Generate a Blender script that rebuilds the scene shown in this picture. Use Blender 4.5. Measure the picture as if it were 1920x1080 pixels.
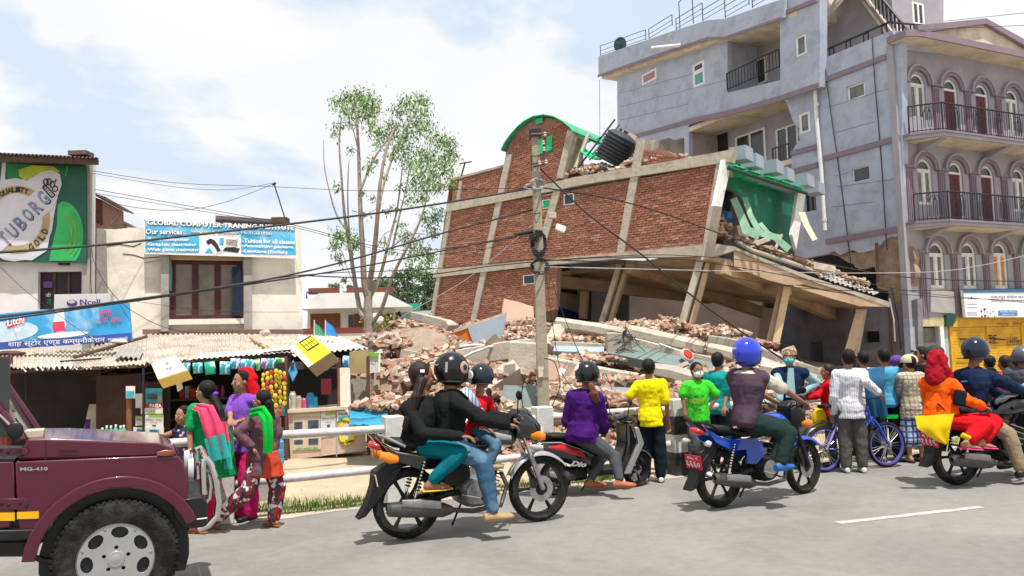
import bpy,bmesh,math,random
from mathutils import Vector as V,Matrix,Quaternion
from mathutils.geometry import tessellate_polygon
from math import sin,cos,pi,radians as RAD,sqrt
for _o in list(bpy.data.objects):bpy.data.objects.remove(_o)
scene=bpy.context.scene
COL=scene.collection
random.seed(11)
# ------------------------------------------------------------------ camera
FPX=1500.0;CAM=V((0,0,1.85));PITCH=math.atan(105/FPX);ROLL=RAD(1.6)
_f=V((0,cos(PITCH),sin(PITCH)));_r0=V((1,0,0));_u0=V((0,-sin(PITCH),cos(PITCH)))
_r=_r0*cos(ROLL)-_u0*sin(ROLL);_u=_r0*sin(ROLL)+_u0*cos(ROLL)
cam_d=bpy.data.cameras.new('camera');cam=bpy.data.objects.new('camera',cam_d);COL.objects.link(cam)
cam_d.sensor_width=36;cam_d.lens=FPX/1920*36;cam_d.clip_start=0.05;cam_d.clip_end=3000
_m=Matrix((_r,_u,-_f)).transposed().to_4x4();_m.translation=CAM;cam.matrix_world=_m
scene.camera=cam
# ------------------------------------------------------------------ world, sun, exposure
SUN=V((0.13,-0.30,0.945)).normalized()
w=bpy.data.worlds.new('World');scene.world=w;w.use_nodes=True
nt=w.node_tree;nt.nodes.clear()
def N(t,**k):
    n=nt.nodes.new(t)
    for a,b in k.items():
        if a in('loc',):continue
        try:setattr(n,a,b)
        except Exception:pass
    return n
out=N('ShaderNodeOutputWorld');bg=N('ShaderNodeBackground');nt.links.new(bg.outputs[0],out.inputs[0])
sky=N('ShaderNodeTexSky',sky_type='NISHITA',sun_disc=False)
sky.sun_elevation=math.asin(SUN.z);sky.sun_rotation=math.atan2(SUN.x,SUN.y)
sky.air_density=1.0;sky.dust_density=2.5;sky.ozone_density=1.0
tc=N('ShaderNodeTexCoord');mp=N('ShaderNodeMapping');mp.inputs['Scale'].default_value=(1,1,2.1);mp.inputs['Location'].default_value=(0.75,0.2,0.1)
nt.links.new(tc.outputs['Generated'],mp.inputs[0])
n1=N('ShaderNodeTexNoise');n1.inputs['Scale'].default_value=2.6;n1.inputs['Detail'].default_value=9;n1.inputs['Roughness'].default_value=.55;n1.inputs['Distortion'].default_value=.25
nt.links.new(mp.outputs[0],n1.inputs[0])
rp=N('ShaderNodeValToRGB');rp.color_ramp.elements[0].position=.42;rp.color_ramp.elements[1].position=.49
rp.color_ramp.elements[0].color=(.30,.30,.30,1);rp.color_ramp.elements[1].color=(1,1,1,1)
nt.links.new(n1.outputs[0],rp.inputs[0])
n2=N('ShaderNodeTexNoise');n2.inputs['Scale'].default_value=5;n2.inputs['Detail'].default_value=6
nt.links.new(mp.outputs[0],n2.inputs[0])
rp2=N('ShaderNodeValToRGB');rp2.color_ramp.elements[0].position=.35;rp2.color_ramp.elements[1].position=.62
rp2.color_ramp.elements[0].color=(.93,.945,.98,1);rp2.color_ramp.elements[1].color=(1,.995,.99,1)
nt.links.new(n2.outputs[0],rp2.inputs[0])
sc=N('ShaderNodeVectorMath',operation='SCALE');sc.inputs['Scale'].default_value=9.4
nt.links.new(rp2.outputs[0],sc.inputs[0])
hz=N('ShaderNodeMix',data_type='RGBA');hz.inputs[0].default_value=.85
nt.links.new(sky.outputs[0],hz.inputs[6]);hz.inputs[7].default_value=(6.3,7.9,9.8,1)
mx=N('ShaderNodeMix',data_type='RGBA')
nt.links.new(rp.outputs[0],mx.inputs[0]);nt.links.new(hz.outputs[2],mx.inputs[6]);nt.links.new(sc.outputs[0],mx.inputs[7])
nt.links.new(mx.outputs[2],bg.inputs[0]);bg.inputs[1].default_value=0.089
sl=bpy.data.lights.new('sun','SUN');sl.energy=5.0;sl.angle=RAD(.6);sl.color=(1,.955,.88)
so=bpy.data.objects.new('sun',sl);COL.objects.link(so);so.rotation_euler=(-SUN).to_track_quat('-Z','Y').to_euler();so.location=(0,-5,30)
vs=scene.view_settings;vs.view_transform='Standard';vs.look='None';vs.gamma=1;vs.exposure=0.27;vs.use_curve_mapping=False
# ------------------------------------------------------------------ pixel helpers
def ray(px,py):return(_f+_r*((px-960)/FPX)+_u*((540-py)/FPX)).normalized()
def D(px,py,d):
    r=ray(px,py);return CAM+r*(d/r.y)
def G(px,py,z=0.0):
    r=ray(px,py);return CAM+r*((z-CAM.z)/r.z)
class Plane:
    def __init__(s,px,py,d,deg,lean=0):
        s.o=D(px,py,d);a=RAD(deg);s.u=V((cos(a),sin(a),0));s.n=V((sin(a),-cos(a),0));s.o=V((s.o.x,s.o.y,0))
    def at(s,px,py,off=0):
        r=ray(px,py);o=s.o+s.n*off
        return CAM+r*((o-CAM).dot(s.n)/r.dot(s.n))
    def uz(s,px,py,off=0):
        p=s.at(px,py,off)-s.o;return(p.dot(s.u),p.z)
    def w(s,u,z,off=0):return s.o+s.u*u+s.n*off+V((0,0,z))
    def rect(s,x0,y0,x1,y1,off=0):
        c=[s.uz(x,y,off)for x,y in((x0,y0),(x1,y0),(x1,y1),(x0,y1))]
        return((c[0][0]+c[3][0])/2,(c[2][1]+c[3][1])/2,(c[1][0]+c[2][0])/2,(c[0][1]+c[1][1])/2)  # u0,z0,u1,z1
def ragged(pts,amp=.05,step=.15,seed=0):
    rn=random.Random(seed);out=[]
    for a,b in zip(pts,pts[1:]):
        a=V(a);b=V(b);n=max(1,int((b-a).length/step))
        for i in range(n):
            p=a.lerp(b,i/n)
            out.append(p if i==0 else p+V([rn.uniform(-amp,amp)for _ in range(len(p))]))
    out.append(V(pts[-1]));return[tuple(p)for p in out]
# ------------------------------------------------------------------ materials
MATS={}
def mat(name,col,rough=.8,var=.15,sc=6.0,bump=0.0,bsc=40.0,metal=0.0,spec=.3,grime=None,gsc=1.3,gamt=.5,emit=0,alpha=1,trans=0,coat=0,pattern=None,col2=None,psc=10.0,sheen=0):
    if name in MATS:return MATS[name]
    m=bpy.data.materials.new(name);m.use_nodes=True;t=m.node_tree;b=t.nodes['Principled BSDF'];L=t.links.new
    tc=t.nodes.new('ShaderNodeTexCoord');co=tc.outputs['Object']
    b.inputs['Roughness'].default_value=rough;b.inputs['Metallic'].default_value=metal;b.inputs['Specular IOR Level'].default_value=spec
    b.inputs['Coat Weight'].default_value=coat;b.inputs['Coat Roughness'].default_value=.06
    if trans:b.inputs['Transmission Weight'].default_value=trans
    if sheen:b.inputs['Sheen Weight'].default_value=sheen
    def rgb(c):
        n=t.nodes.new('ShaderNodeRGB');n.outputs[0].default_value=(*c[:3],1);return n.outputs[0]
    cur=rgb(col)
    def mix(f,a,bb,mode='MIX'):
        n=t.nodes.new('ShaderNodeMix');n.data_type='RGBA';n.blend_type=mode
        if isinstance(f,(int,float)):n.inputs[0].default_value=f
        else:L(f,n.inputs[0])
        L(a,n.inputs[6]);L(bb,n.inputs[7]);return n.outputs[2]
    def noise(s,det=5,ro=.6,dist=0,vec=None):
        n=t.nodes.new('ShaderNodeTexNoise');n.inputs['Scale'].default_value=s;n.inputs['Detail'].default_value=det;n.inputs['Roughness'].default_value=ro;n.inputs['Distortion'].default_value=dist
        L(vec or co,n.inputs[0]);return n.outputs[0]
    def ramp(f,a,c,v0=0.,v1=1.):
        n=t.nodes.new('ShaderNodeMapRange');n.inputs[1].default_value=a;n.inputs[2].default_value=c;n.inputs[3].default_value=v0;n.inputs[4].default_value=v1
        L(f,n.inputs[0]);return n.outputs[0]
    c2=col2 or(.8,.8,.8)
    if pattern in('stripe_x','stripe_z','plaid','corr'):
        sp=t.nodes.new('ShaderNodeSeparateXYZ');L(co,sp.inputs[0])
        def wave(o_,s,th):
            a=t.nodes.new('ShaderNodeMath');a.operation='MULTIPLY';L(o_,a.inputs[0]);a.inputs[1].default_value=s
            f=t.nodes.new('ShaderNodeMath');f.operation='FRACT';L(a.outputs[0],f.inputs[0])
            g=t.nodes.new('ShaderNodeMath');g.operation='LESS_THAN';L(f.outputs[0],g.inputs[0]);g.inputs[1].default_value=th;return g.outputs[0]
        if pattern in('stripe_x','plaid'):cur=mix(wave(sp.outputs[0],psc,.3),cur,rgb(c2))
        if pattern in('stripe_z','plaid'):cur=mix(wave(sp.outputs[2],psc,.3),cur,rgb(c2))
    elif pattern=='spots':
        vo=t.nodes.new('ShaderNodeTexVoronoi');vo.inputs['Scale'].default_value=psc;L(co,vo.inputs[0])
        cur=mix(ramp(vo.outputs[0],.22,.28,1,0),cur,rgb(c2))
    elif pattern=='blotch':
        cur=mix(ramp(noise(psc,3,.6,.8),.48,.53),cur,rgb(c2))
    elif pattern=='marble':
        wv=t.nodes.new('ShaderNodeTexWave');wv.inputs['Scale'].default_value=psc;wv.inputs['Distortion'].default_value=9;wv.inputs['Detail'].default_value=2;wv.inputs['Detail Scale'].default_value=1.6;L(co,wv.inputs[0])
        cur=mix(ramp(wv.outputs[0],.4,.55),cur,rgb(c2));cur=mix(ramp(noise(psc*2.4,2),.55,.6),cur,rgb((.72,.7,.68)))
    if var:
        f=noise(sc);n=t.nodes.new('ShaderNodeHueSaturation');L(ramp(f,.3,.7,1-var,1+var),n.inputs['Value']);L(cur,n.inputs['Color']);cur=n.outputs[0]
        r2=ramp(noise(sc*3.1),.3,.7,max(0,rough-.12),min(1,rough+.12));L(r2,b.inputs['Roughness'])
    if grime:
        f1=ramp(noise(gsc,8,.7,.4),.46,.66,0,gamt);cur=mix(f1,cur,rgb(grime))
    L(cur,b.inputs['Base Color'])
    if bump:
        bp=t.nodes.new('ShaderNodeBump');bp.inputs['Strength'].default_value=min(1,bump);bp.inputs['Distance'].default_value=.02;L(noise(bsc,6,.65),bp.inputs['Height']);L(bp.outputs[0],b.inputs['Normal'])
    if emit:b.inputs['Emission Color'].default_value=(*col[:3],1);b.inputs['Emission Strength'].default_value=emit
    MATS[name]=m;return m
def C8(r,g,b,k=1.0):
    f=lambda x:(x/255/12.92 if x/255<=.04045 else((x/255+.055)/1.055)**2.4)*k
    return(f(r),f(g),f(b))
# ------------------------------------------------------------------ mesh builder
def rootloc(o):
    while o.parent:o=o.parent
    return V(o.location)
def frame(z,x=None):
    z=V(z).normalized();x=V(x)if x is not None else(V((1,0,0))if abs(z.x)<.8 else V((0,1,0)))
    x=(x-z*x.dot(z)).normalized();return x,z.cross(x),z
def rotM(x,y,z):return Matrix((x,y,z)).transposed()
class MB:
    def __init__(s):s.v=[];s.f=[];s.m=[]
    def add(s,vs,fs,mi=0):
        k=len(s.v);s.v+=[V(p)for p in vs];s.f+=[tuple(i+k for i in f)for f in fs];s.m+=[mi]*len(fs);return s
    def box(s,c,sz,R=None,mi=0,taper=1):
        c=V(c);x,y,z=sz[0]/2,sz[1]/2,sz[2]/2;t=taper
        p=[V(a)for a in((-x,-y,-z),(x,-y,-z),(x,y,-z),(-x,y,-z),(-x*t,-y*t,z),(x*t,-y*t,z),(x*t,y*t,z),(-x*t,y*t,z))]
        if R is not None:p=[R @ q for q in p]
        return s.hexa([c+q for q in p],mi)
    def hexa(s,p,mi=0):return s.add(p,[(3,2,1,0),(4,5,6,7),(0,1,5,4),(1,2,6,5),(2,3,7,6),(3,0,4,7)],mi)
    def quad(s,a,b,c,d,mi=0):return s.add([a,b,c,d],[(0,1,2,3)],mi)
    def slab(s,quad,n,t,mi=0):  # 4 front points, extruded back along -n by t
        n=V(n);q=[V(p)for p in quad];return s.hexa([q[0]-n*t,q[1]-n*t,q[1],q[0],q[3]-n*t,q[2]-n*t,q[2],q[3]],mi)
    def prism(s,loops,fn,t,mi=0,mside=None):  # loops of (a,b); fn(a,b,w) -> world; front at w=0, back at w=-t
        if not isinstance(loops[0][0],(tuple,list)):loops=[loops]
        def area(l):return sum(a[0]*b[1]-b[0]*a[1]for a,b in zip(l,l[1:]+l[:1]))
        loops=[list(l)if(area(l)>0)==(i==0)else list(l)[::-1]for i,l in enumerate(loops)]
        tr=tessellate_polygon([[V((a,b,0))for a,b in l]for l in loops])
        flat=[p for l in loops for p in l];n=len(flat)
        vs=[fn(a,b,0)for a,b in flat]+[fn(a,b,-t)for a,b in flat];fs=[];ms=[]
        for a,b,c in tr:
            A,B,Cc=flat[a],flat[b],flat[c]
            ar=(B[0]-A[0])*(Cc[1]-A[1])-(Cc[0]-A[0])*(B[1]-A[1])
            if abs(ar)<1e-12:continue
            if ar<0:b,c=c,b
            fs+=[(a,b,c),(a+n,c+n,b+n)]
        k=0;nf=len(fs)
        for l in loops:
            for i in range(len(l)):
                j=(i+1)%len(l);fs.append((k+i,k+i+n,k+j+n,k+j))
            k+=len(l)
        s.add(vs,fs,mi)
        if mside is not None:
            for i in range(len(fs)-nf):s.m[-1-i]=mside
        return s
    def tube(s,pts,r,n=8,caps=True,mi=0,closed=False):
        pts=[V(p)for p in pts];m=len(pts);rs=r if isinstance(r,(list,tuple))else[r]*m
        tg=[]
        for i in range(m):
            a=pts[(i-1)%m]if(i or closed)else pts[0];b=pts[(i+1)%m]if(i<m-1 or closed)else pts[-1]
            d=b-a;tg.append(d.normalized()if d.length>1e-9 else V((0,0,1)))
        x,y,_=frame(tg[0]);vs=[]
        for i in range(m):
            if i:
                q=tg[i-1].rotation_difference(tg[i]);x=q @ x;x=(x-tg[i]*x.dot(tg[i])).normalized()
            y=tg[i].cross(x)
            vs+=[pts[i]+x*(rs[i]*cos(2*pi*k/n))+y*(rs[i]*sin(2*pi*k/n))for k in range(n)]
        fs=[]
        for i in range(m if closed else m-1):
            j=(i+1)%m
            for k in range(n):l=(k+1)%n;fs.append((i*n+k,i*n+l,j*n+l,j*n+k))
        if caps and not closed:fs+=[tuple(range(n))[::-1],tuple((m-1)*n+k for k in range(n))]
        return s.add(vs,fs,mi)
    def lathe(s,prof,o,axis,n=24,mi=0,closed=False):  # prof (r,h)
        x,y,z=frame(axis);o=V(o);m=len(prof);vs=[]
        for r,h in prof:vs+=[o+z*h+x*(max(r,1e-4)*cos(2*pi*k/n))+y*(max(r,1e-4)*sin(2*pi*k/n))for k in range(n)]
        fs=[]
        for i in range(m if closed else m-1):
            j=(i+1)%m
            for k in range(n):l=(k+1)%n;fs.append((i*n+k,i*n+l,j*n+l,j*n+k))
        if not closed:fs+=[tuple(range(n))[::-1],tuple((m-1)*n+k for k in range(n))]
        return s.add(vs,fs,mi)
    def loft(s,rings,n=14,mi=0,pw=1.0):  # rings (center, X*rx, Y*ry)
        vs=[]
        for c,X,Y in rings:
            for k in range(n):
                a=2*pi*k/n;ca,sa=cos(a),sin(a)
                if pw!=1:ca=math.copysign(abs(ca)**pw,ca);sa=math.copysign(abs(sa)**pw,sa)
                vs.append(V(c)+V(X)*ca+V(Y)*sa)
        m=len(rings);fs=[]
        for i in range(m-1):
            for k in range(n):l=(k+1)%n;fs.append((i*n+k,i*n+l,(i+1)*n+l,(i+1)*n+k))
        fs+=[tuple(range(n))[::-1],tuple((m-1)*n+k for k in range(n))]
        return s.add(vs,fs,mi)
    def cap(s,a,b,ra,rb=None,n=10,mi=0):
        a=V(a);b=V(b);rb=ra if rb is None else rb;d=b-a
        if d.length<1e-6:return s.ell(a,(ra,ra,ra))
        x,y,z=frame(d);L=d.length;pr=[]
        for k in range(4):t=pi/2*k/3.3;pr.append((ra*sin(t)+1e-4,-ra*cos(t)))
        pr.append((ra,0));pr.append((rb,L))
        for k in range(3,-1,-1):t=pi/2*k/3.3;pr.append((rb*sin(t)+1e-4,L+rb*cos(t)))
        return s.lathe(pr,a,z,n,mi)
    def ell(s,c,r,R=None,n=14,m=9,mi=0,lo=0.0,hi=1.0):
        vs=[];c=V(c)
        for i in range(m+1):
            t=pi*(lo+(hi-lo)*i/m)
            for k in range(n):
                a=2*pi*k/n;p=V((r[0]*max(sin(t),1e-3)*cos(a),r[1]*max(sin(t),1e-3)*sin(a),-r[2]*cos(t)))
                vs.append(c+(R @ p if R is not None else p))
        fs=[]
        for i in range(m):
            for k in range(n):l=(k+1)%n;fs.append((i*n+k,i*n+l,(i+1)*n+l,(i+1)*n+k))
        fs+=[tuple(range(n))[::-1],tuple(m*n+k for k in range(n))]
        return s.add(vs,fs,mi)
    def grid(s,rows,mi=0,t=0,n=None):
        m=len(rows);k=len(rows[0]);vs=[p for r in rows for p in r]
        fs=[(i*k+j,i*k+j+1,(i+1)*k+j+1,(i+1)*k+j)for i in range(m-1)for j in range(k-1)]
        s.add(vs,fs,mi)
        if t:
            n=V(n)*t;s.add([V(p)+n for p in vs],[f[::-1]for f in fs],mi)
        return s
    def build(s,name,mats,parent=None,local=False,smooth=35,bev=0,kind=None,label=None,cat=None,group=None,loc=None,link=True):
        if not isinstance(mats,(list,tuple)):mats=[mats]
        if parent is not None:off=V((0,0,0))if local else rootloc(parent)
        elif loc is not None:off=V(loc)
        elif local:off=V((0,0,0))
        else:
            xs=[p.x for p in s.v];ys=[p.y for p in s.v];zs=[p.z for p in s.v]
            off=V(((min(xs)+max(xs))/2,(min(ys)+max(ys))/2,min(zs)))if kind!='structure' else V((0,0,0))
        me=bpy.data.meshes.new(name);me.from_pydata([(p-off)[:]for p in s.v],[],s.f)
        for m_ in mats:me.materials.append(m_)
        if len(mats)>1:me.polygons.foreach_set('material_index',s.m)
        if smooth:
            me.polygons.foreach_set('use_smooth',[True]*len(s.f))
            if smooth<180:me.set_sharp_from_angle(angle=RAD(smooth))
        me.update()
        o=bpy.data.objects.new(name,me);COL.objects.link(o)
        if parent is not None:o.parent=parent
        else:o.location=off
        if bev:b=o.modifiers.new('Bevel','BEVEL');b.width=bev;b.segments=2;b.limit_method='ANGLE'
        tag(o,label,cat,group,kind);return o
def tag(o,label=None,cat=None,group=None,kind=None):
    if label:o['label']=label
    if cat:o['category']=cat
    if group:o['group']=group
    if kind:o['kind']=kind
    return o
def thing(name,label,cat,loc=(0,0,0),rz=0,group=None,kind=None):
    o=bpy.data.objects.new(name,None);COL.objects.link(o);o.location=loc;o.rotation_euler=(0,0,rz);o.empty_display_size=.2
    return tag(o,label,cat,group,kind)
def copytree(o,parent=None):
    c=o.copy();COL.objects.link(c);c.parent=parent
    for ch in list(o.children):copytree(ch,c)
    return c
def text(s,quad,m,parent,off=.004,bold=.0,name='lettering',shear=0,local=False,arc=None,ext=.001):
    if max(s)>'ऀ':bold=0
    cu=bpy.data.curves.new('t','FONT');cu.body=s;cu.size=1;cu.offset=bold;cu.resolution_u=2;cu.shear=shear;cu.fill_mode='FRONT'
    to=bpy.data.objects.new('t',cu);me=bpy.data.meshes.new_from_object(to)
    vs=[v.co.copy()for v in me.vertices];fs=[tuple(p.vertices)for p in me.polygons]
    bpy.data.objects.remove(to);bpy.data.meshes.remove(me)
    if not vs:return None
    x0=min(p.x for p in vs);x1=max(p.x for p in vs);y0=min(p.y for p in vs);y1=max(p.y for p in vs)
    bl,br,tr,tl=[V(q)for q in quad];n=(br-bl).cross(tl-bl).normalized()
    mb=MB();P=[]
    for p in vs:
        a=(p.x-x0)/(x1-x0+1e-9);b=(p.y-y0)/(y1-y0+1e-9)
        P.append((bl*(1-a)+br*a)*(1-b)+(tl*(1-a)+tr*a)*b+n*off)
    mb.add(P,fs);return mb.build(name,m,parent,local=local,smooth=0)
def ptext(s,pl,x0,y0,x1,y1,m,parent,off=.01,**k):  # text in a pixel box lying on plane pl
    off_=k.pop('base',0);sk=k.pop('sk',0)
    q=[pl.at(x0,y1-0,off_),pl.at(x1,y1+sk,off_),pl.at(x1,y0+sk,off_),pl.at(x0,y0,off_)]
    return text(s,q,m,parent,off=off,**k)
# ================================================================== ground, road, verge
SA=RAD(22.0);SU=V((cos(SA),sin(SA),0));SN=V((-sin(SA),cos(SA),0))  # along the street, away from the camera
def S(u,v,z=0):return SU*u+SN*v+V((0,0,z))
def su(p):return V((V(p).dot(SU),V(p).dot(SN)))
m_road=mat('asphalt',(.255,.245,.23),.92,.09,9,.7,170,grime=(.33,.31,.28),gsc=.6,gamt=.5,pattern='blotch',col2=(.225,.217,.205),psc=.45)
m_dirt=mat('sandy_soil',(.44,.355,.245),.98,.12,2.5,.8,30,grime=(.32,.25,.17),gsc=1.6,gamt=.5)
m_dirt2=mat('bare_soil',(.36,.30,.23),.98,.2,.8,.8,20,grime=(.22,.20,.14),gsc=.5,gamt=.6)
m_paint=mat('road_paint',(.44,.43,.40),.85,.12,12,.2,90,grime=(.30,.28,.26),gsc=9,gamt=.9)
KV=(su(G(680,938)).y+su(G(1240,902)).y)/2  # road edge
m=MB();rn=random.Random(3)
m.quad((-1500,-400,-.03),(1500,-400,-.03),(1500,2500,-.03),(-1500,2500,-.03));m.build('ground',m_dirt2,kind='structure',smooth=0)
m=MB();m.quad(S(-120,-14,0),S(200,-14,0),S(200,KV,0),S(-120,KV,0));m.build('road',m_road,kind='structure',smooth=0)
# verge, gently uneven
def verge_h(u,v):
    return .035*sin(u*1.7+v*2.3)*sin(v*1.1-u*.6)+.02*sin(u*5.1)*sin(v*4.3)
rows=[]
for i in range(30):
    v=KV-.02+i*.30;rows.append([S(u*.4-22,v+(.07*sin(u*.9)+.05*sin(u*2.7+1)if i==0 else 0),.004 if i==0 else .02+verge_h(u*.4,v)+min(.03,i*.02))for u in range(130)])
MB().grid(rows).build('dirt_verge',m_dirt,kind='structure')
def verge_z(p):return .03
# dashed lane line
pa=G(1570,981);pb=G(1840,951);d=(pb-pa).normalized();nn=V((-d.y,d.x,0))
rn=random.Random(5);n_=26;A=[];B=[]
for i in range(n_+1):
    p=pa.lerp(pb,i/n_)+V((0,0,.004));A.append(p-nn*(.05+rn.uniform(-.008,.008)));B.append(p+nn*(.05+rn.uniform(-.008,.008)))
m=MB().grid([A,B])
for k in(1,2):
    q0=pa+d*k*((pb-pa).length+2.8);q1=q0+(pb-pa);m.quad(q0-nn*.05+V((0,0,.004)),q1-nn*.05+V((0,0,.004)),q1+nn*.05+V((0,0,.004)),q0+nn*.05+V((0,0,.004)))
m.build('lane_marking',m_paint,kind='structure',smooth=0)
# grass along the road edge
m_grass=mat('grass_blades',(.13,.25,.035),.7,.45,14,0)
m_grass_dry=mat('dry_grass',(.35,.33,.12),.8,.4,14,0)
m=MB();rn=random.Random(8)
for i in range(15000):
    u=rn.uniform(-6,16);dens=.5+.5*sin(u*1.3)*sin(u*.53+1);dens2=.5+.5*sin(u*4.1+2)
    if rn.random()>.25+.75*dens:continue
    v=KV+rn.gauss(.16,.08+.07*dens2)+.06*sin(u*.9*2.5)
    if v<KV-.12:continue
    h=rn.uniform(.03,.10)*(.6+.9*dens);p=S(u,v,.01);a=rn.uniform(0,pi);dx=V((cos(a),sin(a),0))*rn.uniform(.004,.008);ln=V((rn.uniform(-.5,.5),rn.uniform(-.5,.5),1))*h
    m.add([p-dx,p+dx,p+ln*.6+dx*.7,p+ln],[(0,1,2),(0,2,3)],0 if rn.random()<.85 else 1)
m.build('roadside_grass',[m_grass,m_grass_dry],kind='stuff',smooth=0)
# small stones and litter on the verge
m_pebble=mat('pebble',(.45,.38,.30),.9,.3,5)
m=MB()
for i in range(700):
    u=rn.uniform(-7,16);v=KV+abs(rn.gauss(0,1.4))-.1;s_=rn.uniform(.006,.022)*(1 if rn.random()<.93 else 2.2)
    m.box(S(u,v,.035 if v>KV+.1 else .005),(s_,s_*rn.uniform(.6,1.3),s_*.7),Matrix.Rotation(rn.uniform(0,3),3,'Z')@ Matrix.Rotation(rn.uniform(-.4,.4),3,'X'),taper=.6)
m.build('roadside_pebbles',m_pebble,kind='stuff',smooth=0)
# ================================================================== guard rail: posts and pipes
RL0=G(1270,890);RU=V((cos(RAD(23)),sin(RAD(23)),0))
def railpt(px):  # foot of the rail line seen at column px (about mid height)
    r=ray(px,830);n=V((RU.y,-RU.x,0));t=(RL0-CAM).dot(n)/r.dot(n);p=CAM+r*t;return V((p.x,p.y,0))
m_wpost=mat('whitewash',(.60,.59,.57),.8,.1,5,.35,60,grime=(.36,.32,.28),gsc=6,gamt=.55)
m_bpost=mat('black_post_paint',(.03,.03,.032),.6,.2,5,.2,60,grime=(.16,.14,.12),gsc=5,gamt=.5)
m_pipe=mat('painted_steel_pipe',(.58,.56,.56),.45,.08,4,.1,40,grime=(.33,.22,.16),gsc=4,gamt=.6)
gr=thing('guard_rail','white pipe railing with square posts along the sandy verge in front of the rubble','railing',RL0)
ang=RAD(23);RZ=Matrix.Rotation(ang,3,'Z')
for px,striped in((418,0),(737,0),(1018,0),(1270,1),(1480,1),(1640,1)):
    p=railpt(px);w_=.235 if striped else .22
    if striped:
        m=MB();bands=[(0,.31,1),(.31,.555,0),(.555,.80,1),(.80,1.03,0)]
        for z0,z1,k in bands:m.box(p+V((0,0,(z0+z1)/2)),(w_,w_,z1-z0),RZ,mi=k)
        m.build('post',[m_wpost,m_bpost],gr,bev=.008,label='post with black and white bands')
    else:
        MB().box(p+V((0,0,.52)),(w_,w_,1.04),RZ).build('post',m_wpost,gr,bev=.012)
ps=railpt(-60);pe=railpt(1725)
for z in(.90,.42):
    pts=[ps.lerp(pe,i/40)+V((0,0,z+.006*sin(i*.9+z*7)))for i in range(41)]
    MB().tube(pts,.047,12).build('rail_pipe',m_pipe,gr)

# dust drifting from the verge onto the asphalt, and tar filled cracks
m_dust=mat('road_dust',(.40,.355,.29),.97,.1,3,.3,60);rn=random.Random(19)
A,B_=[],[]
for i in range(150):
    u=-12+i*.2;w_=.10+.16*abs(sin(u*.6+1))*abs(sin(u*1.9))+rn.uniform(0,.05);A.append(S(u,KV+.02,.0045));B_.append(S(u,KV-w_,.004))
MB().grid([B_,A]).build('dust_edge',m_dust,kind='structure',smooth=0)
m_crack=mat('tar_crack',(.10,.095,.09),.9,.2,8)
for u,v,L_,a in((9,5.2,1.4,.9),):
    p=V((u,v));d_=a;Lf,Rt=[],[]
    for k in range(int(L_/.09)):
        d_+=rn.uniform(-.35,.35);d_=a+(d_-a)*.85;p=p+V((cos(d_),sin(d_)))*.09;w_=rn.uniform(.003,.009);Lf.append(S(p.x-sin(d_)*w_,p.y+cos(d_)*w_,.0035));Rt.append(S(p.x+sin(d_)*w_,p.y-cos(d_)*w_,.0035))
    MB().grid([Rt,Lf]).build('road_crack',m_crack,kind='structure',smooth=0)
# ================================================================== tall lavender building on the right
m_lav=mat('lavender_render',(.39,.43,.53),.9,.07,.7,.25,25,grime=(.22,.22,.27),gsc=1.6,gamt=.5)
m_lavf=mat('lavender_front',(.335,.325,.37),.9,.10,.8,.25,25,grime=(.24,.21,.23),gsc=1.1,gamt=.45)
m_mauve=mat('mauve_trim',(.235,.185,.225),.85,.15,2,.2,40,grime=(.16,.12,.14),gsc=2,gamt=.5)
m_cream=mat('cream_soffit',(.62,.54,.42),.9,.12,1.5,.2,30,grime=(.3,.25,.2),gsc=1.2,gamt=.6)
m_wfr=mat('white_window_frame',(.74,.73,.72),.55,.06,5,.1,40,grime=(.35,.33,.3),gsc=7,gamt=.4)
m_glass=mat('dark_window_glass',(.025,.032,.04),.12,.3,1.5,0,spec=.6)
m_glassc=mat('curtained_glass',(.10,.11,.10),.2,.5,2.5,0,spec=.6)
m_glasso=mat('orange_curtain_glass',(.45,.20,.02),.35,.4,3,0,spec=.4)
m_iron=mat('black_iron',(.02,.021,.026),.5,.2,8)
m_maroon=mat('maroon_door',(.10,.022,.034),.55,.2,4,.1,30)
m_dark=mat('dark_interior',(.03,.028,.028),.95,.3,1)  # near-black colour stands in for shade inside rooms and stalls
m_room=mat('room_plaster',(.42,.37,.34),.95,.15,1,.2,20,grime=(.2,.16,.14),gsc=.8,gamt=.7)
m_rosew=mat('rose_room_wall',(.42,.22,.22),.9,.15,1)
m_exposed=mat('exposed_masonry',(.30,.23,.18),.97,.3,3,.9,14,grime=(.16,.11,.09),gsc=2.4,gamt=.6)
m_conc=mat('weathered_concrete',(.40,.365,.31),.95,.18,1.8,.6,22,grime=(.20,.17,.14),gsc=1.7,gamt=.6)
m_brkedge=mat('broken_masonry',(.42,.26,.19),.97,.4,9,.9,30)
T=Plane(1690,300,28,-64.4);F=Plane(1690,300,28,25.6)
tb=thing('lavender_apartment_building','tall lavender rendered apartment block with arched front windows and a cracked broken side wall','building',(T.o.x,T.o.y,0))
def pz(pl,pts,off=0):return[pl.uz(x,y,off)for x,y in pts]
def pfn(pl,off=0):return lambda a,b,w_:pl.w(a,b,off+w_)
def wall(pl,pts,holes,mt,parent,off=0,t=.25,name='wall',rag=0,seed=1,px=True,**k):
    o=pz(pl,pts,off)if px else pts
    if rag:o=ragged(o+[o[0]],rag,.25,seed)[:-1]
    hs=[]
    for h in holes:
        if isinstance(h[0],(int,float)):u0,z0,u1,z1=pl.rect(*h,off);hs.append([(u0,z0),(u1,z0),(u1,z1),(u0,z1)])
        else:hs.append(h)
    mb=MB().prism([o]+hs,pfn(pl,off),t,mside=1 if isinstance(mt,list)else None);return mb.build(name,mt,parent,smooth=0,**k)
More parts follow.
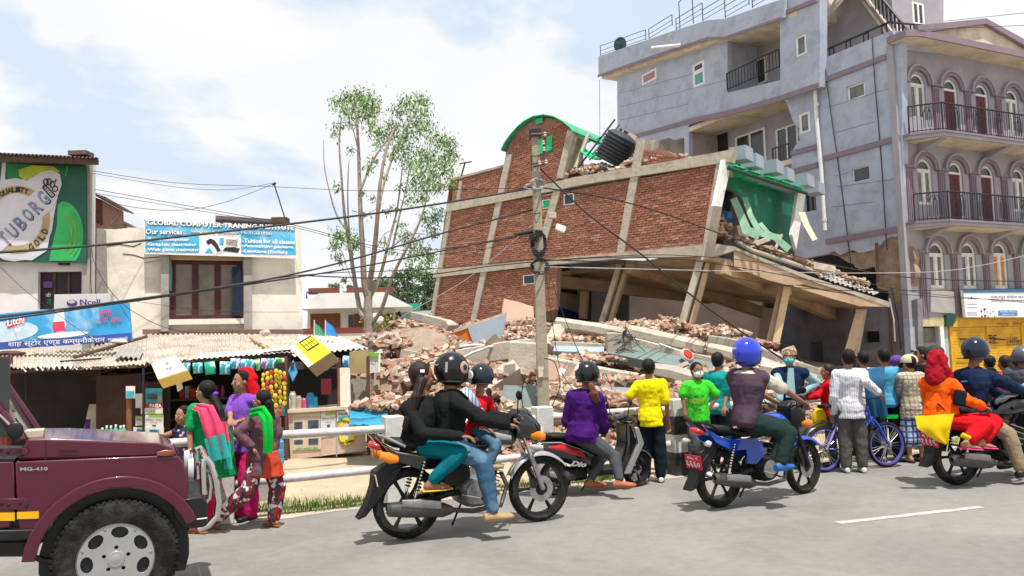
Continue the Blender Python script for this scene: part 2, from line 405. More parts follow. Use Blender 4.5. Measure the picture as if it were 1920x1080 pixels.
def window(pl,R,parent,off=0,cols=2,rows=1,fm=None,gm=None,fw=.07,dep=.08,set_=.10,name='window',rowf=None,tilt=0,label=None):
    u0,z0,u1,z1=R;fm=fm or m_wfr;gm=gm or m_glass;mb=MB();fn=pfn(pl,off-set_)
    hs=[];cw=(u1-u0-fw*(cols+1))/cols;zs=[z0]+([z0+(z1-z0)*f for f in rowf]if rowf else[z0+(z1-z0)*i/rows for i in range(1,rows)])+[z1]
    for i in range(cols):
        for a,b in zip(zs,zs[1:]):
            x=u0+fw+i*(cw+fw);hs.append([(x,a+fw*.7),(x+cw,a+fw*.7),(x+cw,b-fw*.7),(x,b-fw*.7)])
    mb.prism([[(u0,z0),(u1,z0),(u1,z1),(u0,z1)]]+hs,fn,dep);w_=mb.build(name,fm,parent,smooth=0,label=label)
    for h in hs:
        MB().prism([h],pfn(pl,off-set_-.03),.01).build('pane',gm if not isinstance(gm,list)else gm[hs.index(h)%len(gm)],w_,smooth=0)
    return w_
def band(pl,a,b,h,parent,off=.0,t=.07,mt=None,name='string_course'):
    p,q=pl.uz(*a,off),pl.uz(*b,off);MB().prism([[(p[0],p[1]-h/2),(q[0],q[1]-h/2),(q[0],q[1]+h/2),(p[0],p[1]+h/2)]],pfn(pl,off+t),t).build(name,mt or m_mauve,parent,smooth=0)
# side wall, near part
wins=[(1587,157,1622,185),(1597,313,1630,340),(1509,362,1530,396),(1498,211,1519,249)]
br=ragged([(1694,436),(1678,444),(1664,446),(1655,452),(1640,468)],2.0,6,2)+ragged([(1640,468),(1610,474),(1590,470),(1575,478),(1562,470),(1552,476)],2.5,8,3)
jag=ragged([(1480,490),(1480,330),(1484,300),(1490,275),(1500,262),(1498,240),(1485,225),(1478,200),(1466,184)],2.0,8,5)
wall(T,[(1538,112),(1672,57),(1690,60)]+br+jag+[(1536,156)],wins,[m_lav,m_lav],tb,0,.28,label='near side wall, torn away along its bottom edge')
window(T,T.rect(*wins[0]),tb,cols=1,gm=m_glassc,fw=.09,set_=.06);window(T,T.rect(*wins[1]),tb,cols=1,fw=.05,set_=.06)
window(T,T.rect(*wins[2]),tb,cols=2,fw=.05,gm=m_glass,fm=m_iron,set_=.1);window(T,T.rect(*wins[3]),tb,cols=1,fw=.12,gm=m_glassc,set_=.02)
# bay
wall(T,[(1462,-70),(1537,-95),(1537,162),(1466,186),(1463,150)],[(1491,66,1512,104)],m_lav,tb,.35,.4,name='bay_wall');window(T,T.rect(1491,66,1512,104,.35),tb,off=.35,cols=1,fw=.11,gm=m_glassc,set_=.03)
band(T,(1466,184),(1537,160),.22,tb,.35,.08);band(T,(1450,34),(1534,0),.16,tb,.35,.1)
# left block
lb=[(1157,120),(1364,55),(1364,214),(1291,234),(1293,350),(1284,352),(1283,258)]+ragged([(1283,258),(1262,262),(1255,258),(1230,266),(1214,268),(1200,280),(1190,296)],2,7,9)[1:]+[(1158,300)]
wall(T,lb,[(1203,134,1231,154),(1299,117,1321,161)],[m_lav,m_lav],tb,0,.25,label='far side wall')
window(T,T.rect(1203,134,1231,154),tb,cols=1,gm=m_rosew,fw=.14,set_=0);window(T,T.rect(1299,117,1321,161),tb,cols=1,rows=2,rowf=[.62],gm=[mat('teal_curtain',(.10,.34,.32),.8,.3,3),m_glass],fw=.14,set_=0)
wall(T,[(1364,174),(1463,150),(1466,186),(1364,214)],[],m_lav,tb,.05,.18,name='balcony_parapet')
band(T,(1180,259),(1291,228),.2,tb,0);band(T,(1291,228),(1364,213),.24,tb,.08);band(T,(1364,213),(1468,184),.24,tb,.1)
# roof parapet that overhangs
po=.55
wall(T,[(1122,106),(1262,58),(1326,38),(1360,35),(1452,3),(1470,-2),(1470,32),(1450,39),(1360,69),(1325,70),(1276,86),(1234,100),(1122,140)],[],m_lav,tb,po,.18,name='roof_parapet')
band(T,(1122,143),(1276,89),.12,tb,po-.02,.05,m_mauve);band(T,(1276,89),(1325,73),.12,tb,po-.02,.05);band(T,(1325,72),(1360,71),.12,tb,po-.02,.05);band(T,(1360,71),(1466,34),.12,tb,po-.02,.05)
u0,z0=T.uz(1130,147,.3);u1,z1=T.uz(1462,38,.3);zt=(z0+z1)/2
sl_=(z1-z0)/(u1-u0);m=MB().prism([[(u0,z0-.05),(u1+1,z1+sl_-.05),(u1+1,z1+sl_+.2),(u0,z0+.2)]],pfn(T,po-.19),6);m.build('roof_slab',m_cream,tb,smooth=0)
# recesses: back wall, slabs, side walls
zf3=(T.uz(1364,206)[1]+T.uz(1466,180)[1])/2;zf2=zf3-3.0;zc=zt-.13
ul=T.uz(1364,150)[0];ul2=T.uz(1291,300)[0];ur=T.uz(1500,150)[0]
wall(T,[(ul-4,zf2-3),(ur+3,zf2-3),(ur+3,zc),(ul-4,zc)],[],m_lavf,tb,-1.9,.2,name='recess_back_wall',px=False)
for z_ in(zf3-.12,zf2-.12):MB().prism([[(ul2-.02,z_),(ur+2,z_),(ur+2,z_+.22),(ul2-.02,z_+.22)]],pfn(T,-.02),1.85).build('floor_slab',m_cream,tb,smooth=0)
MB().prism([[(ul-.2,zf3+.1),(ul-.003,zf3+.1),(ul-.003,zc),(ul-.2,zc)]],pfn(T,-.26),1.62).build('side_partition',m_lav,tb,smooth=0)
MB().prism([[(ul2-.2,zf2+.1),(ul2-.003,zf2+.1),(ul2-.003,zf3-.13),(ul2-.2,zf3-.13)]],pfn(T,-.26),1.62).build('side_partition',m_room,tb,smooth=0)
for x in(ul+2.6,ul+5.6):MB().prism([[(x,zc-.35),(x+.3,zc-.35),(x+.3,zc),(x,zc)]],pfn(T,-.1),1.75).build('ceiling_beam',m_room,tb,smooth=0)
window(T,T.rect(1400,112,1440,162,-1.9),tb,off=-1.8,cols=2,fw=.13,set_=.02);window(T,T.rect(1381,248,1438,310,-1.9),tb,off=-1.8,cols=2,fw=.12,set_=.02)
window(T,T.rect(1458,236,1500,312,-1.9),tb,off=-1.8,cols=2,fw=.11,set_=.02)
R=T.rect(1325,246,1366,330,-1.9);MB().prism([[(R[0],R[1]),(R[2],R[1]),(R[2],R[3]),(R[0],R[3])]],pfn(T,-1.86),.02).build('doorway',m_dark,tb,smooth=0)
# broken ground room behind left block
wall(T,[(1160,255),(1300,225),(1300,400),(1160,400)],[],m_room,tb,-2.6,.2,name='broken_room_wall')
# railings
def railing(pl,a,b,h,nb,parent,off=0,name='balcony_railing',th=.022,mt=None,mid=0,posts_only=False):
    p,q=pl.at(*a,off),pl.at(*b,off);q=V((q.x,q.y,p.z))if abs(q.z-p.z)<.5 else q;mb=MB();up=V((0,0,h))
    mb.tube([p+up,q+up],th*1.3,5);mb.tube([p+V((0,0,.06)),q+V((0,0,.06))],th,5)
    for i in range(mid):mb.tube([p+up*(i+1)/(mid+1),q+up*(i+1)/(mid+1)],th,5)
    for i in range(nb+1):c=p.lerp(q,i/nb);mb.tube([c,c+up],th*(1.6 if i in(0,nb)else .75),5)
    return mb.build(name,mt or m_iron,parent,smooth=60)
railing(T,(1364,170),(1463,147),.8,17,tb,.02)
railing(T,(1450,309),(1480,300),.7,6,tb,-.1)
for a,b in(((1126,104),(1211,75)),((1217,74),(1261,58)),((1268,56),(1318,40)),((1318,40),(1360,34)),((1360,34),(1405,17)),((1411,15),(1462,-3))):
    railing(T,a,b,.55,1,tb,po-.1,name='roof_railing',th=.014,mid=1)
# roof pipe frame
p=T.at(1300,44,0);q=T.at(1275,58,-2);MB().tube([p,p+V((0,0,1.6)),q+V((0,0,1.6)),q],.025,5).build('pipe_frame',m_iron,tb)
# waste spout and drum on the parapet
p=T.at(1276,85,po);d_=(T.u*-1.0+T.n*1.1+V((0,0,.05))).normalized();MB().tube([p,p+d_*1.4],.09,10).build('drain_spout',m_wfr,tb)
m_drum=mat('blue_drum',(.04,.10,.14),.4,.2,5)
dsh=T.at(1163,84,.3);MB().lathe([(.02,-.10),(.20,-.07),(.40,.0),(.42,.02),(.38,.0),(.02,-.06)],dsh,T.n+V((.5,0,-.1)),24).build('satellite_dish',m_drum,tb)
MB().tube([dsh,dsh-V((0,0,.7))],.03,5).build('dish_mast',m_iron,tb)
# drain pipe on side wall
pts=[T.at(1536,158,.12)+V((0,0,.05)),T.at(1528,162,.16),T.at(1531,220,.12),T.at(1540,320,.12),T.at(1547,432,.12)]
MB().tube(pts,.075,8).build('drain_pipe',m_wfr,tb)
for y in(196,412):
    x=1529+(y-160)*.066;MB().tube([T.at(x,y-3,.12),T.at(x,y+3,.12)],.10,8).build('pipe_collar',m_wfr,tb)
for a,b in(((1500,168),(1676,101)),((1545,298),(1688,258)),((1550,453),(1694,428)),((1482,323),(1534,309)),((1484,288),(1536,274))):band(T,a,b,.2,tb,0)
for k_,(a,b)in enumerate((((1545,110),(1600,525)),((1635,70),(1664,470)))):
    p_,q_=T.at(*a,.04),T.at(*b,.04);MB().tube([p_.lerp(q_,i/8)+T.n*(.02*sin(i))for i in range(9)],.018,5).build('wall_cable',m_iron,tb)
# exposed masonry and torn ground storey
ex=ragged([(1640,462),(1668,444),(1692,440),(1712,470),(1716,520),(1700,560),(1694,586),(1668,582),(1664,545),(1645,540),(1640,500),(1612,505),(1590,492),(1572,480),(1560,478),(1570,470),(1610,472),(1640,462)],2.5,8,4)[:-1]
wall(T,ex,[],m_exposed,tb,-.1,.25,name='exposed_masonry')
wall(T,[(1440,560),(1560,558),(1668,575),(1720,560),(1726,800),(1440,800)],[(1618,621,1649,642),(1519,641,1543,692)],mat('dark_grey_render',(.22,.21,.24),.95,.2,1,.3,20,grime=(.10,.09,.10),gsc=.7,gamt=.8),tb,-.05,.25,name='lower_wall')  # darker grey base with still darker blotches
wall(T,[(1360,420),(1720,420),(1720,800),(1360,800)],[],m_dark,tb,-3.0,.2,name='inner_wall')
for x0,y0,x1,y1 in((1640,455,1646,530),(1664,560,1672,690),(1600,560,1606,690)):
    p,q=T.at((x0+x1)/2,y0,.05),T.at((x0+x1)/2+3,y1,.05);MB().tube([p,q],.05,6).build('bare_column',mat('rusty_column',(.10,.06,.05),.9,.3,4),tb)
for p_,q_ in(((1668,560),(1678,640)),((1672,540),(1690,655))):
    MB().tube([T.at(*p_,.3),T.at((p_[0]+q_[0])/2+3,(p_[1]+q_[1])/2,.35),T.at(*q_,.3)],.03,6).build('hanging_pipe',m_wfr if p_[0]==1668 else m_iron,tb)
# ------------------------------------------------------------------ street front
uE=F.uz(2060,300)[0];zsh=F.uz(1760,597)[1];z1f=F.uz(1760,424)[1];z2f=F.uz(1760,266)[1];zev=F.uz(1760,98)[1]
def arch(uc,z0,w_,zs,n=12):  # opening with semicircular head springing at zs
    r=w_/2;return[(uc-r,z0),(uc+r,z0)]+[(uc+r*cos(pi*i/n),zs+r*sin(pi*i/n))for i in range(n+1)]
def xu(x,y):return F.uz(x,y)[0]
fl=[]  # (centre u, z0, width, spring, kind)
for cx,kind in((1758,'w'),(1818,'w'),(1877,'o')):fl.append((xu(cx,500),F.uz(cx,541)[1],.80,F.uz(cx,476)[1],kind))
for cx,kind in((1735,'w'),(1793,'d'),(1852,'d'),(1910,'w')):fl.append((xu(cx,340),z1f+(.75 if kind=='w' else .08),.78,F.uz(1793,324)[1],kind))
for cx,kind in((1723,'w'),(1784,'d'),(1842,'d'),(1898,'w')):fl.append((xu(cx,190),z2f+(.75 if kind=='w' else .08),.78,F.uz(1784,168)[1],kind))
for i in(3,4,5):
    du=fl[5][0]-fl[4][0]
for s_,zz in((0,fl[0]),(1,fl[3]),(2,fl[7])):
    last=fl[{0:2,1:6,2:10}[s_]];fl.append((last[0]+du,last[1],last[2],last[3],last[4]))
holes=[arch(u,z0,w_,zs)for u,z0,w_,zs,k in fl if u+.5<uE]
wall(F,[(-.1,zsh),(uE,zsh),(uE,zev),(-.1,zev)],holes,m_lavf,tb,0,.25,px=False,name='front_wall')
for u,z0,w_,zs,k in fl:
    if u+.5>=uE:continue
    r=w_/2;fm=m_wfr
    # frame ring
    ring=arch(u,z0,w_,zs);inner=[(u-r+.08,z0+.05),(u+r-.08,z0+.05)]+[(u+(r-.08)*cos(pi*i/12),zs+(r-.08)*sin(pi*i/12))for i in range(13)]
    mb=MB().prism([ring,inner],pfn(F,-.06),.09)
    mb.prism([[(u-r+.08,zs-.05),(u+r-.08,zs-.05),(u+r-.08,zs+.03),(u-r+.08,zs+.03)]],pfn(F,-.05),.07)
    if k!='d':mb.prism([[(u-.06,z0+.05),(u+.06,z0+.05),(u+.06,zs-.05),(u-.06,zs-.05)]],pfn(F,-.055),.07)
    if k!='d':
        for sx in(-1,1):mb.prism([[(u+sx*.2-.13,z0+.05),(u+sx*.2+.13,z0+.05),(u+sx*.2+.13,zs-.05),(u+sx*.2-.13,zs-.05)],[(u+sx*.2-.10,z0+.12),(u+sx*.2+.10,z0+.12),(u+sx*.2+.10,zs-.10),(u+sx*.2-.10,zs-.10)]],pfn(F,-.075),.04)
    wn=mb.build('arched_door_frame' if k=='d' else 'arched_window',fm,tb,smooth=0)
    if k=='d':
        dm=MB().prism([[(u-r+.08,z0),(u+r-.08,z0),(u+r-.08,zs-.05),(u-r+.08,zs-.05)]],pfn(F,-.10),.04)
        nrow=6
        for i in range(nrow):
            for sx in(-1,1):
                a=z0+.08+i*(zs-z0-.2)/nrow;dm.prism([[(u+sx*.16-.11,a),(u+sx*.16+.11,a),(u+sx*.16+.11,a+.8*(zs-z0)/nrow-.05),(u+sx*.16-.11,a+.8*(zs-z0)/nrow-.05)]],pfn(F,-.085),.03)
        dm.build('door_leaf',m_maroon,wn,smooth=0)
    else:
        MB().prism([[(u-r+.08,z0+.05),(u+r-.08,z0+.05),(u+r-.08,zs-.05),(u-r+.08,zs-.05)]],pfn(F,-.10),.01).build('pane',m_glasso if k=='o' and z0<z1f else m_glassc,wn,smooth=0)
    MB().prism([[(u+(r-.08)*cos(pi*i/12),zs+.03+(r-.1)*sin(pi*i/12))for i in range(13)]],pfn(F,-.09),.01).build('fanlight_pane',m_glass,wn,smooth=0)
    for k2,(ra,rb,o_)in enumerate(((r+.10,r+.26,.10),(r+.24,r+.32,.14))):
        mb=MB().prism([[(u+rb*cos(pi*i/14),zs+rb*sin(pi*i/14))for i in range(15)]+[(u+ra*cos(pi*i/14),zs+ra*sin(pi*i/14))for i in range(14,-1,-1)]],pfn(F,o_),o_-.002);mb.build('arch_moulding',m_lavf if k2 else m_mauve,tb,smooth=30)
# pilasters with flutes
for row,zb,zt_ in(((0,1,2,11),zsh,z1f-.2),((3,4,5,6,12),z1f+.05,z2f-.2),((7,8,9,10,13),z2f+.05,zev)):
    us=[fl[i][0]for i in row if fl[i][0]+.5<uE];zs=fl[row[0]][3]
    cs=[us[0]-du/2+.05]+[(a+b)/2 for a,b in zip(us,us[1:])]+[us[-1]+du/2]
    for c in cs:
        if c<.1 or c>uE-.2:continue
        mb=MB().prism([[(c-.17,zb),(c+.17,zb),(c+.17,zs),(c-.17,zs)]],pfn(F,.06),.058)
        for k in(-1,0,1):mb.prism([[(c+k*.1-.03,zb+.1),(c+k*.1+.03,zb+.1),(c+k*.1+.03,zs-.1),(c+k*.1-.03,zs-.1)]],pfn(F,.09),.028)
        mb.prism([[(c-.21,zs),(c+.21,zs),(c+.21,zs+.1),(c-.21,zs+.1)]],pfn(F,.11),.108);mb.build('pilaster',m_mauve,tb,smooth=0)
# balconies with rails (chamfered near end)
for zb,op in((z1f,1.15),(z2f,1.15)):
    uu=.05
    pl_=[(uu,-.1),(uu,.35),(uu+.7,op),(uE,op),(uE,-.1)]
    mb=MB().prism([pl_],lambda a,b,w_:F.w(a,zb+.0+w_,b),.16);mb.build('balcony_slab',m_lavf,tb,smooth=0)
    MB().prism([[(uu-.04,-.1),(uu-.04,.38),(uu+.68,op+.05),(uE,op+.05),(uE,-.1)]],lambda a,b,w_:F.w(a,zb+.04+w_,b),.07).build('slab_edge',m_mauve,tb,smooth=0)
    MB().prism([[(uu+.1,0),(uu+.75,op-.08),(uE,op-.08),(uE,0)]],lambda a,b,w_:F.w(a,zb-.165+w_,b),.01).build('soffit',m_cream,tb,smooth=0)
    for c in(.9,.9+2*du,.9+4*du,):
        if c<uE-.3:MB().prism([[(0,-.5),(op-.15,-.18),(op-.15,-.165),(0,-.165)]],lambda a,b,w_,c=c:F.w(c-w_,zb+b,a),.25).build('bracket',m_lavf,tb,smooth=0)
    mb=MB();path=[F.w(uu+.03,zb+.04,.33),F.w(uu+.73,zb+.04,op-.04),F.w(uE,zb+.04,op-.04)];H_=.98
    for a,b in zip(path,path[1:]):
        nb=max(2,int((b-a).length/.13))
        mb.tube([a+V((0,0,H_)),b+V((0,0,H_))],.03,6);mb.tube([a+V((0,0,.07)),b+V((0,0,.07))],.018,5)
        for i in range(nb+1):
            c=a.lerp(b,i/nb);mb.tube([c,c+V((0,0,H_))],.03 if i==0 else .012,4)
            if i%9 in(4,5)and i<nb:
                c2=a.lerp(b,(i+.5)/nb);dd=(b-a).normalized()*.12;mb.tube([c2-dd+V((0,0,.15)),c2-dd+V((0,0,.65)),c2-dd*.6+V((0,0,.8)),c2+V((0,0,.88)),c2+dd*.6+V((0,0,.8)),c2+dd+V((0,0,.65)),c2+dd+V((0,0,.15))],.014,4)
    mb.build('balcony_railing',m_iron,tb,smooth=60)
# eave and pediment
MB().prism([[(-.25,-.1),(-.25,.7),(.2,.9),(uE,.9),(uE,-.1)]],lambda a,b,w_:F.w(a,zev+.22+w_,b),.24).build('eave_slab',m_mauve,tb,smooth=0)
MB().prism([[(-.2,0),(-.2,.66),(.22,.84),(uE,.84),(uE,0)]],lambda a,b,w_:F.w(a,zev-.025+w_,b),.01).build('soffit',m_cream,tb,smooth=0)
ua,za=F.uz(1845,36,.8);ub,zb_=F.uz(1722,97,.8)
MB().prism([[(ub+.2,zev+.22),(2*ua-ub-.2,zev+.22),(ua,za-.15)]],pfn(F,.72),.15).build('pediment_wall',m_cream,tb,smooth=0)
for s_ in(1,-1):
    e=(ub,zev+.1)if s_==1 else(2*ua-ub,zev+.1);q=[(e[0],e[1]),(ua,za-.2),(ua,za),(e[0]-s_*.1,e[1]+.24)]
    MB().prism([q],pfn(F,.9),.12).build('pediment_verge',m_mauve,tb,smooth=0)
    MB().prism([[(e[0],e[1]+.1),(ua,za-.12),(ua,za-.06),(e[0],e[1]+.16)]],pfn(F,.78),2.2).build('pediment_roof',m_cream,tb,smooth=0)
# corner pier front, ground storey: door and yellow shutter
m_yel=mat('yellow_shutter',(.66,.36,.012),.55,.12,2,.15,30,grime=(.35,.22,.05),gsc=3,gamt=.5)
m_tile=mat('beige_tile',(.52,.44,.26),.5,.2,5,grime=(.3,.26,.16),gsc=3,gamt=.6)
dR=F.rect(1722,612,1763,720);
wall(F,[(-.1,-.03),(F.uz(1779,650)[0],-.03),(F.uz(1779,650)[0],zsh-.002),(-.1,zsh-.002)],[[(dR[0],0),(dR[2],0),(dR[2],dR[3]),(dR[0],dR[3])]],m_lav,tb,.0,.25,px=False,name='ground_pier')
MB().prism([[(dR[0]-.12,dR[3]),(dR[2]+.25,dR[3]),(dR[2]+.25,dR[3]+.32),(dR[0]-.12,dR[3]+.32)]],pfn(F,.05),.048).build('door_head_tiles',m_tile,tb,smooth=0)
for a in(dR[0]-.2,dR[2]):MB().prism([[(a,0),(a+.2,0),(a+.2,dR[3]-.003),(a,dR[3]-.003)]],pfn(F,.06),.058).build('door_jamb',m_wfr,tb,smooth=0)
MB().prism([[(dR[0],0),(dR[2],0),(dR[2],dR[3]),(dR[0],dR[3])]],pfn(F,-.2),.03).build('inner_door',m_dark,tb,smooth=0)
MB().prism([[(dR[0],dR[3]-.75),(dR[2],dR[3]-.75),(dR[2],dR[3]-.05),(dR[0],dR[3]-.05)]],pfn(F,-.15),.03).build('fanlight',mat('dusty_glass',(.15,.14,.12),.3,.3,3),tb,smooth=0)
sh0=F.uz(1781,640)[0];zst=F.uz(1850,612)[1]
sh=MB();zz=0
while zz<zst-.1:sh.prism([[(sh0,zz),(uE,zz),(uE,zz+.085),(sh0,zz+.085)]],pfn(F,-.03),.03);zz+=.1
sh.prism([[(sh0,0),(uE,0),(uE,zst),(sh0,zst)]],pfn(F,-.05),.02);so_=sh.build('roller_shutter',m_yel,tb,smooth=0)
MB().prism([[(sh0,zst),(uE,zst),(uE,zsh),(sh0,zsh)]],pfn(F,.03),.06).build('shutter_box',m_yel,tb,smooth=0)
for i in(0,1,2,3):c=sh0+.02+i*2.05;MB().prism([[(c,0),(c+.07,0),(c+.07,zst),(c,zst)]],pfn(F,.015),.05).build('shutter_rail',m_yel,tb,smooth=0)
m_ink=mat('dark_ink',(.03,.028,.03),.8,.3,20);m_redink=mat('red_ink',(.45,.05,.03),.8,.3,20)
ptext('भक्तपुर  औषधि',F,1868,603,1918,612,m_redink,tb,.04);ptext('TIF',F,1852,628,1868,645,m_ink,tb,.02);ptext('LH09m',F,1888,632,1914,648,m_ink,tb,.02)
for a,b in(((1854,634),(1886,637)),((1800,636),(1818,636)),((1856,642),(1872,643)),((1795,672),(1830,671))):
    p,q=F.at(*a,.03),F.at(*b,.03);MB().tube([p,q],.02,4).build('graffiti_stroke',m_ink,tb)
wall(F,[(1775,590),(1792,588),(1792,602),(1786,612),(1775,612)],[],mat('dark_green_awning',(.02,.06,.05),.8),tb,.15,.1,name='rolled_awning')
wall(F,[(1746,542),(1795,548),(1795,588),(1746,585)],[],mat('pale_panel',(.62,.6,.62),.85,.1,3),tb,.06,.055,name='pale_panel')
# penthouse above the terrace
wall(T,[(1548,-90),(1672,-90),(1672,80),(1548,130)],[(1598,52,1622,80)],m_cream,tb,-2.6,.2,name='terrace_room_wall');window(T,T.rect(1598,52,1622,80,-2.6),tb,off=-2.6,cols=3,fw=.1,set_=0)
MB().hexa([T.at(*q_)for q_ in()]or[T.at(1542,-10,-2.5),T.at(1560,25,-.6),T.at(1610,-30,-.6),T.at(1600,-60,-2.5),T.at(1542,-20,-2.5),T.at(1560,14,-.6),T.at(1610,-41,-.6),T.at(1600,-70,-2.5)]).build('terrace_canopy',m_cream,tb,smooth=0)
p0,p1=T.at(1608,-20,-1.6),T.at(1672,66,-1.6);dn=V((0,0,-.32));w_=T.n*-.9
MB().hexa([p0+dn,p1+dn,p1+dn+w_,p0+dn+w_,p0,p1,p1+w_,p0+w_]).build('outer_stair',m_cream,tb,smooth=0)
MB().tube([p0+V((0,0,.05))+T.n*.02,p1+V((0,0,.05))+T.n*.02],.07,5).build('stair_string',m_mauve,tb)
q0,q1=T.at(1640,-15,-1.5),T.at(1702,55,-1.5);mb=MB().tube([q0+V((0,0,.1)),q1],.05,5)
for i in range(9):c=q0.lerp(q1,i/8);mb.tube([c,c-V((0,0,.7))],.025,4);mb.tube([c+T.u*.12-V((0,0,.1)),c+T.u*.12-V((0,0,.75))],.025,4)
mb.build('stair_railing',m_iron,tb)
wall(F,[(1652,-120),(1769,-120),(1769,80),(1652,80)],[(1711,5,1733,46)],m_lavf,tb,-3.2,.25,name='penthouse_wall');window(F,F.rect(1711,5,1733,46,-3.2),tb,off=-3.2,cols=2,fw=.12,set_=0)
wall(F,[(1672,57),(1740,66),(1760,100),(1690,92)],[],m_lav,tb,.1,.2,name='terrace_parapet')
railing(T,(1541,99),(1672,40),.05,2,tb,-.1,name='terrace_railing',th=.035);a,b=T.at(1541,99,-.1),T.at(1672,42,-.1)
mb=MB().tube([T.at(1672,42,-.1),F.at(1760,50,-.2)],.04,5)
for i in range(4):c=a.lerp(b,(i+.6)/4);mb.tube([c+T.u*-.1-V((0,0,.45)),c+T.u*-.1,c+T.u*.1,c+T.u*.1-V((0,0,.45))],.03,4)
for i in range(4):c=T.at(1672,42,-.1).lerp(F.at(1760,50,-.2),(i+.7)/4);mb.tube([c+F.u*-.1-V((0,0,.5)),c+F.u*-.1,c+F.u*.1,c+F.u*.1-V((0,0,.5))],.03,4)
mb.build('terrace_railing',m_iron,tb)
# hidden volume so that the block is solid from other sides
for k_,(a,b)in enumerate((((1162,175),(1300,138)),((1163,200),(1362,150)),((1164,225),(1290,195)),((1556,200),(1684,160)),((1560,250),(1640,228)),((1560,388),(1640,378)),((1570,350),(1684,335)),((1564,330),(1590,324)))):
    MB().tube([T.at(a[0]+(b[0]-a[0])*i/9,a[1]+(b[1]-a[1])*i/9+(.5 if i%3 else-.4),.0)for i in range(10)],.012,4).build('plaster_joint',m_exposed,tb)  # thin tubes mark the panel joints in the render
zlo=zev+.2
for(ua_,ub_2,dz_,dd_)in((T.uz(1157,200)[0],T.uz(1500,200)[0],zc,7),(T.uz(1500,200)[0]+.01,-.4,zlo,uE-4)):
    b4=[T.w(ua_,0,-3.3),T.w(ub_2,0,-3.3)];b4+=[b4[1]+F.u*dd_,b4[0]+F.u*dd_];MB().hexa(b4+[p+V((0,0,dz_))for p in b4]).build('rear_volume',m_lavf,tb,smooth=0)
# ------------------------------------------------------------------ pharmacy sign
m_signw=mat('sign_white',(.78,.78,.80),.5,.04,3);m_signb=mat('sign_blue',(.05,.22,.45),.5,.08,3);m_navy=mat('print_navy',(.03,.06,.18),.6,.2,9)
ps_=thing('pharmacy_sign','white pharmacy signboard with a blue top edge hung above the yellow shutter','sign',F.at(1808,595,.35))
q=[F.at(1811,595,.35),F.at(1960,595,.35),F.at(1960,541,.35),F.at(1806,543,.35)]
MB().slab(q,F.n,.12).build('panel',m_signw,ps_,smooth=0,bev=.01)
MB().slab([F.at(1806,549,.36),F.at(1960,548,.36),F.at(1960,541,.36),F.at(1806,543,.36)],F.n,.01).build('top_stripe',m_signb,ps_,smooth=0)
K=dict(base=.355)
ptext('भक्तपुर मोडेल फार्मेसी',F,1857,553,1935,561,m_navy,ps_,**K);ptext('Bhaktapur Model Pharmacy',F,1859,562,1930,567,m_navy,ps_,**K)
ptext('KARUNA',F,1815,558,1830,561,m_navy,ps_,**K)
MB().slab([F.at(1872,592,.36),F.at(1908,592,.36),F.at(1908,582,.36),F.at(1872,582,.36)],F.n,.004).build('blue_box',m_signb,ps_,smooth=0)
ptext('MODEL Pharma',F,1875,583,1905,586,m_signw,ps_,base=.365);ptext('औषधि पसल',F,1878,588,1902,591,m_signw,ps_,base=.365)
for x,y,s_ in((1846,580,4),(1840,583,3),(1851,585,2),(1857,587,2),(1847,592,4),(1841,593,3),(1853,593,2),(1862,584,2),(1865,593,2),(1822,557,2)):
    c=F.at(x,y,.36);MB().ell(c,(.006*s_*2,.006*s_*2,.006*s_*2),n=8,m=5).build('printed_icon',mat('icon_maroon',(.15,.05,.08),.7),ps_)
for y in(570,576,586,590):MB().tube([F.at(1814,y,.36),F.at(1832,y,.36)],.006,4).build('printed_line',m_navy,ps_)
# ================================================================== leaning brick building
m_brick=mat('red_brick',(.37,.165,.11),.95,.2,7,.5,60,grime=(.14,.07,.05),gsc=3.5,gamt=.5)
m_brick2=mat('pale_red_brick',(.41,.205,.14),.95,.2,7,.5,60,grime=(.5,.36,.26),gsc=5,gamt=.5)
m_brick3=mat('dark_red_brick',(.31,.135,.09),.95,.2,7,.5,60)
m_mortar=mat('mortar',(.31,.175,.125),.98,.25,5,.8,30)
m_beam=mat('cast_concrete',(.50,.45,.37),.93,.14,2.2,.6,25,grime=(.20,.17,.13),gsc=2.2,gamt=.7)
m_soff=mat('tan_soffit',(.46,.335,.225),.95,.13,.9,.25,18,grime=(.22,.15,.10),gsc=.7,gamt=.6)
m_tanw=mat('tan_column_paint',(.52,.40,.27),.93,.1,2,.25,20,grime=(.3,.22,.15),gsc=2,gamt=.4)
m_green=mat('green_plastic_sheet',(.005,.145,.085),.45,.25,3,.1,20,trans=.0,spec=.4)
m_greenl=mat('bright_green_sheet',(.01,.50,.18),.4,.12,3,0,spec=.4)
m_pale=mat('dusty_green_sheet',(.22,.40,.28),.6,.25,4)
m_pblue=mat('pale_blue_render',(.28,.33,.40),.9,.1,2,.25,20,grime=(.25,.26,.26),gsc=2,gamt=.5)
B=Plane(1345,460,22.5,-36)  # long brick side wall, u towards the street corner
bb=thing('leaning_brick_building','red brick building with concrete frame leaning over its crushed lower storeys','building',(B.o.x,B.o.y,0))
fB=pfn(B)
def inpoly(p,poly):
    x,y=p;c=False;j=len(poly)-1
    for i in range(len(poly)):
        if(poly[i][1]>y)!=(poly[j][1]>y)and x<(poly[j][0]-poly[i][0])*(y-poly[i][1])/(poly[j][1]-poly[i][1])+poly[i][0]:c=not c
        j=i
    return c
